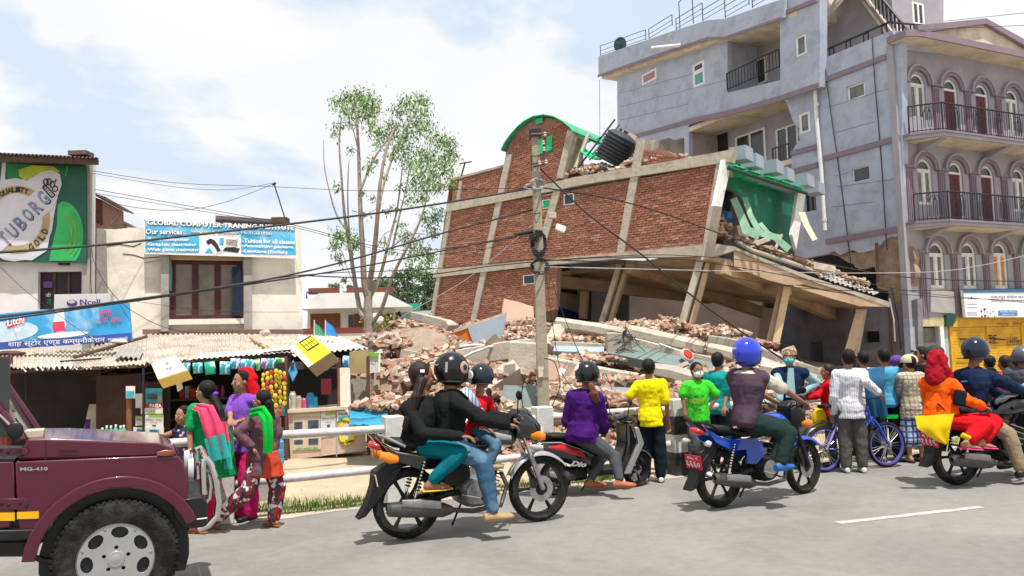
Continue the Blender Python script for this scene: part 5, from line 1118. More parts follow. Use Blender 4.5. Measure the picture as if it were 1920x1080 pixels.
ptext('हुबहु',X1,187,582,209,595,m_white,ls,base=.012,bold=.06,sk=-2);ptext('हुबहु',X1,187,582,209,595,m_pink,ls,base=.018,sk=-2);ptext('लिची फ्रेस',X1,181,597,229,611,m_white,ls,base=.012,bold=.06,sk=-5);ptext('लिची फ्रेस',X1,181,597,229,611,m_pink,ls,base=.018,sk=-5)
ptext('शाह स्टोर एण्ड कम्युनीकेशन',X1,16,639,197,653,m_white,ls,base=.018,sk=-9,bold=.02);ptext('सल्लाघारी',X1,202,633,240,640,m_white,ls,base=.018,sk=-2,bold=.01)
nc=thing('telecom_sign_box','pale telecom sign box with purple lettering standing behind the long blue sign','sign',X1.at(155,590,-.6))
disc(X1,[(101,600),(207,600),(207,550),(102,552)],-.5,.25,mat('aged_white_panel',(.60,.58,.56),.6,.06,2,grime=(.4,.36,.33),gsc=2,gamt=.3),'panel',nc)
m_purp=mat('print_purple',(.09,.03,.16),.6,.1,8);ptext('Ncell',X1,150,561,188,572,m_purp,nc,base=-.49,bold=.02)
disc(X1,circ(135,568,10,6,0,359,16),-.49,.004,m_purp,'logo_ring',nc);disc(X1,circ(134,566,7,3,0,359,16),-.485,.004,mat('logo_grey',(.5,.48,.5),.6),'logo_core',nc)
# ---------------- tin roof over the stalls
rf=thing('stall_tin_roof','patched corrugated tin roof sheltering the row of roadside stalls','roof',(-5,14.5,0))
ev=[(-60,690),(60,690),(140,690),(215,688),(275,680),(345,676),(440,668),(545,660)];ri=[(-60,640),(60,640),(140,645),(215,636),(280,627),(360,626),(440,626),(600,630)]
for i in range(len(ev)-1):
    a,b_=ev[i],ev[i+1];c,d_=ri[i+1],ri[i];de_=12.9-.0005*0;dd0=12.6+.0032*a[0];dd1=12.6+.0032*b_[0]
    corr(D(*a,dd0),D(b_[0]+6,b_[1],dd1),D(c[0]+4,c[1],16.6+.0028*c[0]*.5),D(*d_,16.6+.0028*d_[0]*.5),max(4,int((b_[0]-a[0])/7.5)),.018,'tin_sheet',m_tin2,rf,jag=.03,seed=i,rows_=3)
corr(D(545,668,14.2),D(690,652,15.2),D(640,632,17.2),D(560,628,16.8),14,.02,'tin_sheet',m_tinw,rf,jag=.03,seed=12)
corr(D(350,674,13.55),D(545,660,14.1),D(545,651,14.5),D(375,663,14.0),20,.012,'tin_sheet',m_tinw,rf,jag=.05,seed=14)
beam(D(275,684,13.5),D(548,664,14.2),.06,.05,m_wood,'eave_pole',rf);beam(D(0,698,12.8),D(275,686,13.5),.06,.05,m_wood,'eave_pole',rf)
beam(D(250,622,17),D(570,622,17.8),.15,.1,mat('rusty_ridge',(.22,.13,.11),.9,.25,4,.4),'ridge_flashing',rf)
# things lying on the roof
rnr=random.Random(12)
def stick(p,q,r_,mt,name,label,cat):return MB().tube([D(*p),D(*q)],r_,7).build(name,mt,label=label,cat=cat)
stick((140,670,13.6),(275,631,15.4),.03,m_wood,'wooden_pole','long wooden pole lying slanted on the tin roof below the blue sign','pole')
stick((470,634,16.2),(505,656,14.6),.03,mat('bamboo',(.42,.30,.13),.7,.2,6),'bamboo_stick','short bamboo stick lying on the tin roof left of the yellow box','stick')
stick((112,678,13.3),(190,672,13.6),.015,m_iron,'bent_rod','thin black rod lying near the broken tin edge','rod')
for k,(px,py,sx,sy,sz_,mt,lab)in enumerate(((54,664,.3,.2,.07,m_plast,'flat stone on the tin roof below the shop name'),(73,672,.4,.12,.05,m_wood,'grey driftwood piece on the tin roof edge'),(15,674,.25,.2,.12,m_grc,'dark stone on the far left roof edge'),(497,624,.22,.2,.12,m_plast,'round stone on the roof ridge under the cream wall'),(222,640,.35,.2,.08,m_tinw,'crumpled plastic under the end of the blue sign'),(22,662,.6,.3,.06,m_wood,'rotten plank lying at the left end of the tin roof'))):
    q=MB().ell(D(px,py,14.2+.002*px),(sx/2,sy/2,sz_/2),n=9,m=6);q.v=[p+V([rnr.uniform(-.015,.015)for _ in range(3)])for p in q.v];q.build('roof_stone' if mt in(m_plast,m_grc)else 'roof_scrap',mt,label=lab,cat='stone' if mt in(m_plast,m_grc)else 'scrap',smooth=0)
corr(D(215,668,13.8),D(262,672,13.8),D(270,655,14.4),D(225,650,14.6),5,.02,'loose_tin_piece',m_grc,None);tag(bpy.data.objects['loose_tin_piece'],'torn grey tin piece curling on the roof left of the cream box','tin sheet')
corr(D(40,694,12.7),D(135,688,12.9),D(140,680,13.3),D(45,684,13.2),9,.03,'bent_tin_strip',m_tinw,None,jag=.1);tag(bpy.data.objects['bent_tin_strip'],'bent pale tin strip along the left roof edge','tin sheet')
# cream box and yellow box signs hung under the eave
def signbox(pix,d,depth,face,side,label,txt,root='sign_box',dz=(0,0,0,0)):
    P=[D(x,y,d+z)for(x,y),z in zip(pix,dz)];n=(P[1]-P[0]).cross(P[3]-P[0]).normalized();n=n if n.y<0 else-n
    r_=thing(root,label,'sign',P[0]);MB().slab(P,n,depth).build('box',side,r_,smooth=0,bev=.01);MB().slab([p+n*.006+(sum(P,V())/4-p)*.03 for p in P],n,.004).build('face',face,r_,smooth=0)
    for s_,(a0,b0,a1,b1),mt,bo in txt:
        f=lambda a,b:(P[0]*(1-a)+P[1]*a)*(1-b)+(P[3]*(1-a)+P[2]*a)*b+n*.012
        text(s_,[f(a0,b0),f(a1,b0),f(a1,b1),f(a0,b1)],mt,r_,off=0,bold=bo)
    return r_
m_creamp=mat('cream_panel',(.70,.66,.55),.55,.06,3);m_ybox=mat('yellowed_side',(.62,.45,.12),.6,.1,3);m_yell=mat('print_yellow',(.75,.60,.02),.5,.06,3)
cbx=signbox([(296,712),(352,694),(330,666),(283,682)],13.0,.18,m_creamp,m_ybox,'pale cream box sign hanging tilted from the tin roof',[('मेवा',(.38,.25,.62,.5),m_royal,.02),('nnn',(.45,.6,.6,.75),m_ink,0)],dz=(-.35,-.35,.2,.2))
ybx=signbox([(578,690),(622,660),(585,628),(543,652)],13.6,.25,m_yell,mat('cardboard_brown',(.30,.22,.13),.8,.15,4),'yellow box sign with black window print tilted at the roof corner',[('FITTI',(.48,.60,.85,.92),m_ink,.05),('तरकारी',(.35,.40,.7,.52),m_pink,.0)],dz=(-.4,-.4,.2,.2))
P=[D(578,690,13.2),D(622,660,13.2),D(585,628,13.8),D(543,652,13.8)];n=(P[1]-P[0]).cross(P[3]-P[0]).normalized();n=n if n.y<0 else-n
f=lambda a,b,o=0:(P[0]*(1-a)+P[1]*a)*(1-b)+(P[3]*(1-a)+P[2]*a)*b+n*o
MB().slab([f(.42,.5,.018),f(.93,.5,.018),f(.93,.98,.018),f(.42,.98,.018)],n,.003).build('black_frame_print',m_ink,ybx,smooth=0)
for i in range(4):
    for j in range(2):MB().slab([f(.45+.12*i,.54+.2*j,.022),f(.54+.12*i,.54+.2*j,.022),f(.54+.12*i,.71+.2*j,.022),f(.45+.12*i,.71+.2*j,.022)],n,.002).build('window_print',m_yell,ybx,smooth=0)
MB().slab([f(.02,.0,.012),f(.22,.0,.012),f(.22,.98,.012),f(.02,.98,.012)],n,.003).build('white_strip',m_white,ybx,smooth=0)
# ---------------- stalls under the roof
st=thing('left_stall','dark open roadside stall behind the maroon jeep with posters on its brown door','stall',D(200,800,13.6))
def dq(pix,ds,mt,name,par,t=.03,n=(0,-1,0)):return MB().slab([D(x,y,d)for(x,y),d in zip(pix,ds if isinstance(ds,(list,tuple))else[ds]*4)],n,t).build(name,mt,par,smooth=0)
m_dkbrown=mat('dark_brown_panel',(.06,.035,.028),.85,.25,2,.2,20)
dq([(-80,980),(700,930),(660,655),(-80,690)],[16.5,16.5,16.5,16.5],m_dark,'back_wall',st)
dq([(-80,980),(190,960),(190,690),(-80,690)],15.0,m_dark,'back_wall',st);dq([(180,900),(265,895),(265,700),(180,705)],14.0,m_dkbrown,'brown_door_panel',st);dq([(258,880),(300,880),(300,715),(258,718)],13.9,m_dkbrown,'poster_board',st);dq([(296,880),(318,878),(318,712),(296,712)],14,m_dkbrown,'poster_board',st)  # near-black back sheet carries the stall's interior shade in its colour
m_maroonp=mat('maroon_post',(.16,.03,.025),.7,.2,4)
MB().box(D(8,820,13.0),(.16,.14,2.6)).build('maroon_post',m_maroonp,st);MB().tube([D(242,905,13.4),D(242,745,13.4)],.045,8).build('brown_post',mat('rust_brown_post',(.20,.085,.04),.8,.2,4),st);MB().tube([D(269,905,13.1),D(269,690,13.1)],.02,6).build('iron_rod',m_iron,st)
MB().tube([D(50,905,13.1),D(48,700,13.1)],.015,6).build('iron_rod',m_iron,st)
mb=MB()
for i in range(40):
    a=D(rnr.uniform(185,290),rnr.uniform(690,725),14+rnr.uniform(0,.6));mb.tube([a,a+V((rnr.uniform(-.5,.5),rnr.uniform(-.1,.3),rnr.uniform(-.05,.05)))],.012,4)
mb.build('firewood_sticks',m_wood,label='thin dry sticks stored on a shelf under the tin roof',cat='sticks')
m_card=mat('grey_cardboard',(.36,.30,.25),.9,.15,4);
nb=thing('leaning_sign_board','narrow pale sign board with purple mark leaning inside the dark stall','sign',D(160,860,14));dq([(152,830),(178,830),(184,758),(167,758)],[13.9,13.9,14.3,14.3],m_cream,'board',nb,.05);dq([(158,804),(168,804),(170,786),(161,786)],[13.83,13.83,13.95,13.95],m_purp,'purple_mark',nb,.01);dq([(154,829),(177,829),(178,822),(156,822)],[13.8]*4,m_purp,'purple_base',nb,.01)
def poster(x0,y0,x1,y1,d,label,col,texts=(),name='poster',blocks=(),sk=0,cat='poster',par=None):
    P=[D(x0,y1,d),D(x1,y1+sk,d+.03),D(x1,y0+sk,d+.03),D(x0,y0,d)];r_=thing(name,label,cat,P[0]);MB().slab(P,(0,-1,0),.012).build('sheet',col,r_,smooth=0)
    f=lambda a,b,o=0:(P[0]*(1-a)+P[1]*a)*(1-b)+(P[3]*(1-a)+P[2]*a)*b+V((0,-o,0))
    for(a0,b0,a1,b1),mt in blocks:MB().slab([f(a0,b0,.006),f(a1,b0,.006),f(a1,b1,.006),f(a0,b1,.006)],(0,-1,0),.003).build('printed_block',mt,r_,smooth=0)
    for s_,(a0,b0,a1,b1),mt in texts:text(s_,[f(a0,b0,.010),f(a1,b0,.010),f(a1,b1,.010),f(a0,b1,.010)],mt,r_,off=0,bold=.02)
    return r_
m_ptan=mat('aged_paper',(.55,.48,.36),.8,.08,3);m_pwh=mat('poster_paper',(.66,.65,.62),.7,.06,3,grime=(.4,.36,.3),gsc=5,gamt=.3);m_pteal=mat('poster_teal',(.05,.34,.42),.6,.35,9);m_pred=mat('poster_red',(.42,.03,.03),.6,.1,4);m_pgreen=mat('poster_green',(.22,.45,.03),.6,.15,4);m_pdk=mat('poster_dark_photo',(.06,.07,.10),.6,.5,14)
poster(236,724,253,747,13.3,'small blue and white poster on top of the brown post',m_pwh,blocks=[((.05,.05,.95,.6),m_pteal)]);poster(273,728,304,762,13.75,'teal travel poster with city skyline print above the red poster',m_pteal,blocks=[((.1,.4,.7,.7),m_pdk),((.75,.1,.95,.6),m_bgold)])
poster(273,756,305,765,13.7,'red poster strip reading PAISA in white letters',m_pred,[('PAISA',(.25,.1,.95,.9),m_white)]);poster(264,765,305,777,13.7,'white poster strip with green edge below the red strip',m_pwh,[('सेवा उपलब्ध',(.2,.35,.7,.65),m_ink)],blocks=[((0,0,1,.15),m_pgreen)])
poster(272,778,306,801,13.7,'white notice with green top and large Devanagari words',m_pwh,[('रिचार्ज कार्ड',(.05,.45,.95,.75),m_ink),('यहाँ पाइन्छ',(.3,.28,.7,.4),m_ink)],blocks=[((.2,.84,1,1),m_pgreen),((.4,.06,.6,.2),m_royal)]);poster(254,780,271,798,13.72,'half hidden green edged notice left of the iron rod',m_pwh,[('रिचार्ज',(.1,.4,.95,.8),m_ink)],blocks=[((0,.84,1,1),m_pgreen)])
poster(250,801,307,822,13.68,'white toothpaste advert with two blue panels at the bottom of the board',m_pwh,blocks=[((.1,.1,.4,.8),m_pteal),((.52,.1,.85,.8),m_pteal),((.15,.5,.36,.75),m_royal),((.57,.5,.8,.75),m_royal)])
poster(254,738,269,765,13.74,'blank grey sheet pinned left of the teal poster',m_pwh)
# soap packets / bottles at left stall
for i,(x,y,c_)in enumerate(((200,812,(.02,.4,.25)),(208,812,(.02,.45,.3)),(217,810,(.10,.5,.35)),(226,812,(.02,.38,.28)),(232,811,(.05,.48,.3)),(192,816,(.1,.4,.5)))):
    b0=D(x,y+12,13.2);t=thing('green_bottle',['first green bottle of the row from the leaning board','second green bottle from the leaning board','tall pale capped green bottle in the middle of the row','green bottle second from the brown post','green bottle touching the brown post','small blue bottle at the left end of the row'][i],'bottle',b0,group='bottles standing in the left stall')
    MB().lathe([(.02,0),(.038,.01),(.038,.14),(.015,.18),(.015,.2)],b0,(0,0,1),12).build('body',mat('bottle_%d'%i,c_,.35,.15,8),t);MB().lathe([(.018,.19),(.018,.225)],b0,(0,0,1),8).build('cap',m_white,t)
# counter of the main stall, covered with posters
ms=thing('roadside_stall','small roadside stall with poster covered counter and jars in its dark window','stall',D(600,860,13.6))
dC0,dC1=13.2,13.9
def mq(pix,off,mt,name,par,t=.03):  # quads on the counter front plane
    return MB().slab([CP.at(x,y,off)for x,y in pix],CP.n,t).build(name,mt,par,smooth=0)
CP=Plane(600,800,13.4,17)
m_ppink=mat('pink_stained_board',(.52,.36,.27),.85,.12,2.5,.1,20,grime=(.60,.50,.38),gsc=3,gamt=.6)
mq([(545,862),(686,845),(684,764),(540,775)],0,m_ppink,'counter_front',ms,.5);mq([(500,868),(545,862),(542,745),(500,745)],-.02,m_dkbrown,'side_shelf',ms,.4)
mq([(536,775),(685,765),(684,760),(536,769)],.06,m_ptan,'counter_top',ms,.6)
for x in(601,631):mq([(x-1,856),(x+1,856),(x+.5,768),(x-1,768)],.01,m_grc,'board_joint',ms,.01)
mq([(638,768),(658,765),(656,690),(637,690)],.0,m_crw2,'window_post',ms,.25);mq([(634,768),(638,768),(637,690),(633,690)],.01,mat('rust_trim',(.25,.10,.05),.8),'post_trim',ms,.2);mq([(545,694),(640,688),(640,672),(545,680)],-.02,m_dkbrown,'window_lintel',ms,.2);mq([(656,700),(690,700),(690,655),(656,660)],-.1,mat('ochre_board',(.33,.25,.12),.85,.2,3),'side_board',ms,.1)
mq([(658,760),(690,758),(690,705),(658,705)],-1.2,m_conc,'side_board',ms,.05)
for x,r_ in((536,.025),(690,.03)):MB().tube([CP.at(x+1,885 if x==536 else 880,.1),CP.at(x,668,.1)],r_,7).build('rusty_post',mat('rusty_post',(.11,.05,.035),.85,.3,5),ms)
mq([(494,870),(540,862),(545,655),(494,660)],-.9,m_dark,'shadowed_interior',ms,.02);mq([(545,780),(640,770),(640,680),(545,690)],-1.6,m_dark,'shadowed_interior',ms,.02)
MB().box(CP.at(612,725,-1.2),(.18,.05,.28)).build('red_packet',mat('dark_red_packet',(.18,.02,.03),.6),ms)
def cposter(x0,y0,x1,y1,label,col,texts=(),blocks=(),sk=-3,off=.012):
    P=[CP.at(x0,y1,off),CP.at(x1,y1+sk,off),CP.at(x1,y0+sk,off),CP.at(x0,y0,off)];r_=thing('counter_poster',label,'poster',P[0]);MB().slab(P,CP.n,.006).build('sheet',col,r_,smooth=0)
    f=lambda a,b,o=0:(P[0]*(1-a)+P[1]*a)*(1-b)+(P[3]*(1-a)+P[2]*a)*b+CP.n*o
    for(a0,b0,a1,b1),mt in blocks:MB().slab([f(a0,b0,.006),f(a1,b0,.006),f(a1,b1,.006),f(a0,b1,.006)],CP.n,.003).build('printed_block',mt,r_,smooth=0)
    for s_,(a0,b0,a1,b1),mt in texts:text(s_,[f(a0,b0,.010),f(a1,b0,.010),f(a1,b1,.010),f(a0,b1,.010)],mt,r_,off=0,bold=.02)
    return r_
m_pinkt=mat('faded_pink_print',(.50,.25,.22),.8,.1,8)
cposter(549,778,600,808,'tan poster with faded pink heading and two phones',m_ptan,[('अनलाइन सेवा पाइन्छ',(.05,.72,.95,.92),m_pinkt)],[((.05,.05,.35,.55),m_pdk),((.55,.05,.95,.6),m_pdk)]);cposter(602,776,629,806,'white counter notice with green top and big Devanagari words',m_pwh,[('रिचार्ज कार्ड',(.05,.5,.95,.75),m_ink),('पाइन्छ',(.3,.35,.7,.45),m_ink)],[((.3,.86,1,1),m_pgreen),((.42,.12,.62,.28),m_royal)])
cposter(549,822,602,845,'green edged poster with two dark van pictures low on the counter',m_pgreen if 0 else m_ptan,[('छिटो छरितो सेवा',(.1,.04,.9,.22),m_ink)],[((.05,.5,.35,.85),m_pdk),((.55,.4,.9,.9),m_pdk),((0,0,1,.04),m_pgreen)]);cposter(602,808,629,820,'small white notice below the green topped notice',m_pwh,[('सूचना',(.2,.3,.8,.7),m_ink)])
cposter(632,772,658,790,'white receipt notice with faint blue print',m_pwh,[('Free sms',(.1,.6,.8,.9),m_royal)],[((.1,.1,.9,.4),m_pteal)]);cposter(657,786,680,803,'pale blue slip at the right end of the counter',m_pwh,(),[((.1,.2,.8,.7),m_skyp)])
nm=thing('round_noodle_sticker','large round yellow ice cream sticker with black ring lettering on the counter','sticker',CP.at(650,812,.03))
MB().prism([pz(CP,circ(650,809,16,26,0,359,26),.03),pz(CP,circ(650,808,9,15,0,359,26),.03)],pfn(CP,.03),.005).build('yellow_ring',m_yell,nm,smooth=0);disc(CP,circ(650,808,9,15,0,359,20),.028,.004,m_pwh,'white_centre',nm);disc(CP,circ(650,808,5,8,0,359,16),.034,.003,m_pink,'pink_centre',nm)
rtext('Nirula',CP,650,790,22,6,-8,m_ink,nm,.036,off=0,bold=.03);rtext('Ice Cream',CP,651,828,24,6,10,m_ink,nm,.036,off=0,bold=.03)
t=thing('folded_flyer','white flyer with green edge folded over the counter corner','flyer',CP.at(660,775,.2));MB().add([CP.at(647,768,.25),CP.at(687,762,.2),CP.at(660,785,.25)],[(0,1,2)]).build('sheet',m_pwh,t,smooth=0);MB().tube([CP.at(687,763,.21),CP.at(661,786,.26)],.015,4).build('green_edge',m_pgreen,t)
# jars on the counter
for i,(x,y,h,r_,c_,cap,lab)in enumerate(((549,768,.30,.055,(.40,.42,.38),(.5,.45,.35),'tall clear jar at the left of the counter'),(560,767,.22,.05,(.45,.30,.26),(.5,.4,.35),'clear jar of pinkish sweets beside the tall jar'),(571,767,.18,.05,(.50,.08,.20),(.55,.45,.42),'jar of bright pink sweets on the counter'),(582,766,.26,.065,(.02,.22,.50),(.03,.35,.30),'blue jar with green lid on the counter'),(590,765,.2,.05,(.03,.30,.45),(.05,.12,.35),'smaller blue jar right of the green lidded one'),(543,775,.26,.04,(.48,.45,.38),(.6,.55,.5),'pale jar partly behind the rusty post'))):
    b0=CP.at(x,y,-.12);t=thing('sweet_jar',lab,'jar',b0,group='jars on the stall counter');MB().lathe([(.02,0),(r_,.01),(r_*1.05,h*.5),(r_,h*.85),(r_*.7,h*.92)],b0,(0,0,1),16).build('body',mat('jar_%d'%i,c_,.2,.25,14,spec=.6),t);MB().lathe([(r_*.75,h*.9),(r_*.75,h),(.01,h)],b0,(0,0,1),14).build('lid',mat('jarlid_%d'%i,cap,.4),t)
# packets on the side shelf
for i,(x,y,c_)in enumerate(((505,770,(.3,.3,.3)),(518,770,(.03,.32,.35)),(506,790,(.1,.4,.45)),(520,792,(.6,.15,.06)),(530,770,(.04,.3,.3)),(508,812,(.55,.5,.4)),(524,812,(.06,.35,.38)),(515,832,(.2,.03,.03)))):
    MB().box(CP.at(x,y,.05),(.12,.06,.16),Matrix.Rotation(rnr.uniform(-.2,.2),3,'Z')).build('biscuit_packet',mat('packet_%d'%i,c_,.4,.2,16),label=['grey','teal top','pale teal','orange','dark teal','cream','sea green','dark red'][i]+' biscuit packet on the narrow shelf left of the counter',cat='packet',group='packets on the narrow shelf')
# hanging packets along the eave (detergent and snack sachets)
m_pk=[mat('packet_teal',(.02,.33,.40),.35,.3,14,pattern='blotch',col2=(.65,.7,.72),psc=9),mat('packet_green',(.02,.42,.28),.35,.2,12,pattern='spots',col2=(.6,.75,.7),psc=6),mat('packet_blue',(.02,.25,.55),.35,.25,12,pattern='blotch',col2=(.7,.72,.75),psc=12),mat('packet_leaf',(.05,.40,.05),.35,.3,12,pattern='blotch',col2=(.75,.75,.6),psc=14),mat('packet_violet',(.20,.10,.40),.35,.3,12,pattern='blotch',col2=(.7,.7,.75),psc=12)]
pk=[(350,690,13,20,0),(371,690,18,20,0),(394,690,20,24,1),(422,690,20,24,0),(441,682,18,20,2),(458,684,14,22,2),(470,684,18,20,0),(484,684,9,22,3),(497,682,16,20,4),(510,682,14,20,0),(527,676,22,10,3),(606,684,20,20,3),(624,681,20,20,0),(651,678,18,22,2)]
names_=['first hanging packet from the cream box sign','teal and white packet second from the cream box sign','green packet with round white mark under the eave','tilted teal packet right of the green one','blue white packet left of the red headscarf','narrow blue packet above the red headscarf','bright teal packet above the headscarf','thin green strip packet over the patterned kurta','violet packet near the snack strings','teal packet just before the snack strings','flat green packet above the snack strings','green white packet right of the yellow box sign','teal green packet in the middle right of the yellow box','blue packet with white dot at the right end of the eave']
for i,(x,y,w_,h,k)in enumerate(pk):
    d=13.35+.0012*(x-350)+(.2 if x>540 else 0);a=rnr.uniform(-.12,.12);c=D(x,y,d);s_=d/1500;hw,hh=w_*s_/2,h*s_/2
    P=[c+V((sx*hw*cos(a)-sy*hh*sin(a),rnr.uniform(-.015,.015),sx*hw*sin(a)+sy*hh*cos(a)))for sx,sy in((-1,-1),(1,-1),(1,1),(-1,1))];mid=[p.lerp(c,.35)+V((0,-.03,0))for p in P];bk_=[p.lerp(c,.35)+V((0,.03,0))for p in P]
    MB().add(P+mid+bk_,[(0,1,5,4),(1,2,6,5),(2,3,7,6),(3,0,4,7),(4,5,6,7),(1,0,8,9),(2,1,9,10),(3,2,10,11),(0,3,11,8),(11,10,9,8)]).build('hanging_packet',m_pk[k],label=names_[i],cat='packet',group='packets hanging under the tin eave',smooth=180)
# diamond sachet and white paper
for pix,d,mt,nm,lab,c_ in(([(549,716),(558,698),(550,674),(540,695)],13.3,m_skyp,'hanging_card','diamond shaped blue card dangling beside the yellow box sign','card'),([(333,735),(343,728),(338,708),(328,712)],13,m_pwh,'hanging_paper','white paper scrap dangling below the cream box sign','paper')):
    MB().slab([D(x,y,d)for x,y in pix],(0,-1,0),.006).build(nm,mt,label=lab,cat=c_,smooth=0)
# snack strings: yellow and green sachets in columns
sn=[mat('sachet_yellow',(.62,.45,.03),.35,.15,20),mat('sachet_green',(.04,.28,.04),.35,.2,20),mat('sachet_red',(.45,.03,.03),.35,.2,20)]
for ci in range(6):
    t=thing('sachet_string',['leftmost yellow green sachet string beside the red headscarf','second sachet string from the red headscarf','third sachet string from the red headscarf','fourth sachet string, in the middle of the bunch','fifth sachet string of the bunch','rightmost sachet string, nearest the rusty post'][ci],'snack string',D(492+ci*8.4,698,12.9),group='strings of yellow sachets hanging at the stall')
    top=696+abs(ci-3)*2.5;bot=765+(ci in(2,3,4))*12
    k=0;y=top
    MB().tube([D(494+ci*8,top-14,13.0),D(494+ci*8,bot,12.95)],.004,4).build('string',m_iron,t)
    while y<bot:
        c=D(493+ci*8+rnr.uniform(-1,1),y,12.85+rnr.uniform(0,.12));R_=Matrix.Rotation(rnr.uniform(-.6,.6),3,'Z')@ Matrix.Rotation(rnr.uniform(-.4,.4),3,'Y')
        q=MB().ell(c,(.036,.014,.042),R_,n=8,m=6);q.m=[1 if(i%8)in(0,1)or i<10 else 0 for i in range(len(q.f))]
        q.build('sachet',sn[:2]if rnr.random()<.85 else[sn[2],sn[1]],t);y+=9.2;k+=1
# blue water jug and pink headed bottle
wj=thing('water_jug','blue plastic water jug standing behind the woman with the green scarf','water jug',D(515,872,9.6));b0=D(514,872,10.6)
MB().lathe([(.02,0),(.125,.01),(.13,.08),(.12,.1),(.13,.12),(.13,.2),(.12,.22),(.13,.24),(.13,.3),(.05,.38),(.04,.42)],b0,(0,0,1),20).build('body',mat('blue_jug',(.05,.28,.52),.15,.1,4,spec=.6),wj);MB().lathe([(.045,.41),(.045,.44),(.01,.44)],b0,(0,0,1),14).build('cap',m_white,wj)
# blue tarp at the stall's right side
rows=[]
for j in range(7):rows.append([D(655+i*9+rnr.uniform(-1,1),795-28*sin(j/6*pi*.5)+rnr.uniform(-2,2)+i*.6,12.4+j*.2)for i in range(9)])
MB().grid(rows,t=.01,n=(0,0,-1)).build('blue_tarp',mat('blue_tarpaulin',(.03,.27,.45),.4,.25,3,.2,12),label='crumpled blue tarpaulin on the ground at the right end of the stall',cat='tarpaulin')
rows=[[p-V((0,0,.02))for p in r_]for r_ in rows]
# small tins sign on stall right end
t=thing('ration_sign','white and green small sign fixed at the right end of the stall','sign',D(700,700,14));P=[D(685,700,14),D(711,698,14),D(712,662,14),D(687,660,14)];MB().slab(P,(0,-1,0),.05).build('board',m_pwh,t,smooth=0);dq([(687,667),(710,669),(711,662),(687,660)],13.97,m_pgreen,'green_top',t,.01);dq([(709,698),(712,698),(713,664),(710,664)],13.93,m_white,'white_edge',t,.02);text('SALT',[D(692,684,13.9),D(706,684,13.9),D(706,678,13.9),D(692,678,13.9)],m_ink,t)
# grey kerb block beside the women
MB().box(G(448,968)+V((0,.75,.24)),(.42,.5,.48),Matrix.Rotation(RAD(22),3,'Z')).build('concrete_block',m_grc,label='grey concrete block standing behind the women near the railing',cat='concrete block',bev=.01)
# long plank seat at left: plank rail under hand of the child

# shelves of goods inside the open stall
rg_=random.Random(44);sf=thing('stall_shelf','dim shelf unit full of small goods inside the open stall behind the women','shelf',D(430,850,15))
GM=[mat('goods_%d'%i,c,.6,.2,12)for i,c in enumerate(((.35,.05,.04),(.06,.22,.30),(.40,.34,.22),(.10,.25,.08),(.40,.22,.05),(.30,.30,.32),(.25,.05,.18)))]
for k,y in enumerate((742,778,815,850)):
    beam(D(322,y+8,15),D(532,y,15.4),.35,.03,m_wood,'board',sf)
    x=326
    while x<528:
        w__=rg_.uniform(7,15);h__=rg_.uniform(.14,.27);p=D(x+w__/2,y+7-(x-322)*.038,14.98+(x-322)*.0019)
        if rg_.random()<.8:
            if rg_.random()<.5:MB().box(p+V((0,0,h__/2)),(w__*.0092,.12,h__)).build('packet',rg_.choice(GM),sf,smooth=0)
            else:MB().lathe([(.03,0),(.042,.01),(.042,h__*.7),(.02,h__*.85),(.02,h__)],p,(0,0,1),10).build('bottle',rg_.choice(GM),sf)
        x+=w__+2
# ================================================================== far house, trees, flags, pole and wires
H=Plane(670,600,46,8)
fh=thing('far_white_house','low white house with brown shutters and flat white roof far beyond the stall roof','house',(H.o.x,H.o.y,0))
m_fw=mat('far_white_wall',(.66,.64,.58),.9,.06,.5);m_fb=mat('brown_shutter',(.20,.07,.035),.8,.15,1,pattern='stripe_z',col2=(.14,.05,.03),psc=6);m_fr=mat('white_roof_slab',(.76,.76,.75),.8,.05,.6,grime=(.45,.44,.42),gsc=.4,gamt=.4);m_par=mat('maroon_parapet',(.16,.045,.03),.8,.15,1)
wall(H,[(575,720),(742,720),(740,578),(577,580)],[],m_fw,fh,0,5,name='wall')
for x0,x1 in((582,638),(664,690),(696,737)):R=H.rect(x0,588,x1,612,.03);pbox(H,R[0],R[1]-.3,R[2],R[3],.04,.04,m_fb,'shutter',fh)
R=H.rect(653,590,663,612,.03);pbox(H,R[0],R[1]-.3,R[2],R[3],.04,.04,m_glass,'window',fh)
a=[H.uz(563,572,1.2),H.uz(774,574,1.2)];z_=H.uz(670,577,1.2)[1]
MB().prism([[(a[0][0],z_),(a[1][0],z_),(a[1][0]-1.6,z_+.85),(a[0][0]+1,z_+.85)]],pfn(H,1.2),7).build('roof',m_fr,fh,smooth=0)
for x0,x1 in((578,636),(650,738)):q=H.uz(x0,560,.6),H.uz(x1,560,.6);pbox(H,q[0][0],z_+.85,q[1][0],z_+1.2,.5,.3,m_par,'parapet',fh)
pbox(H,H.uz(560,618)[0],H.uz(600,628)[1],H.uz(800,618)[0],H.uz(600,618)[1],3,.3,m_par,'yard_wall_coping',fh);pbox(H,H.uz(560,618)[0],-.1,H.uz(800,618)[0],H.uz(600,628)[1],2.95,.25,m_fw,'yard_wall',fh)
MB().tube([H.at(575,560,.5),H.at(575,548,.5),H.at(612,548,.5)],.05,5).build('roof_rail',m_iron,fh)
ts=thing('blue_shed','pale blue shed with a bright green lid beyond the far white house','shed',D(775,600,52));dq([(750,640),(812,640),(812,582),(750,584)],52,mat('pale_blue_sheet',(.45,.55,.62),.7,.08,1),'wall',ts,3);dq([(745,582),(782,582),(783,568),(746,572)],50,mat('green_lid',(.01,.30,.19),.5,.1,2),'green_lid',ts,1.5)
MB().tube([D(748,584,49),D(756,612,49)],.08,5).build('leaning_ladder',m_iron,ts)
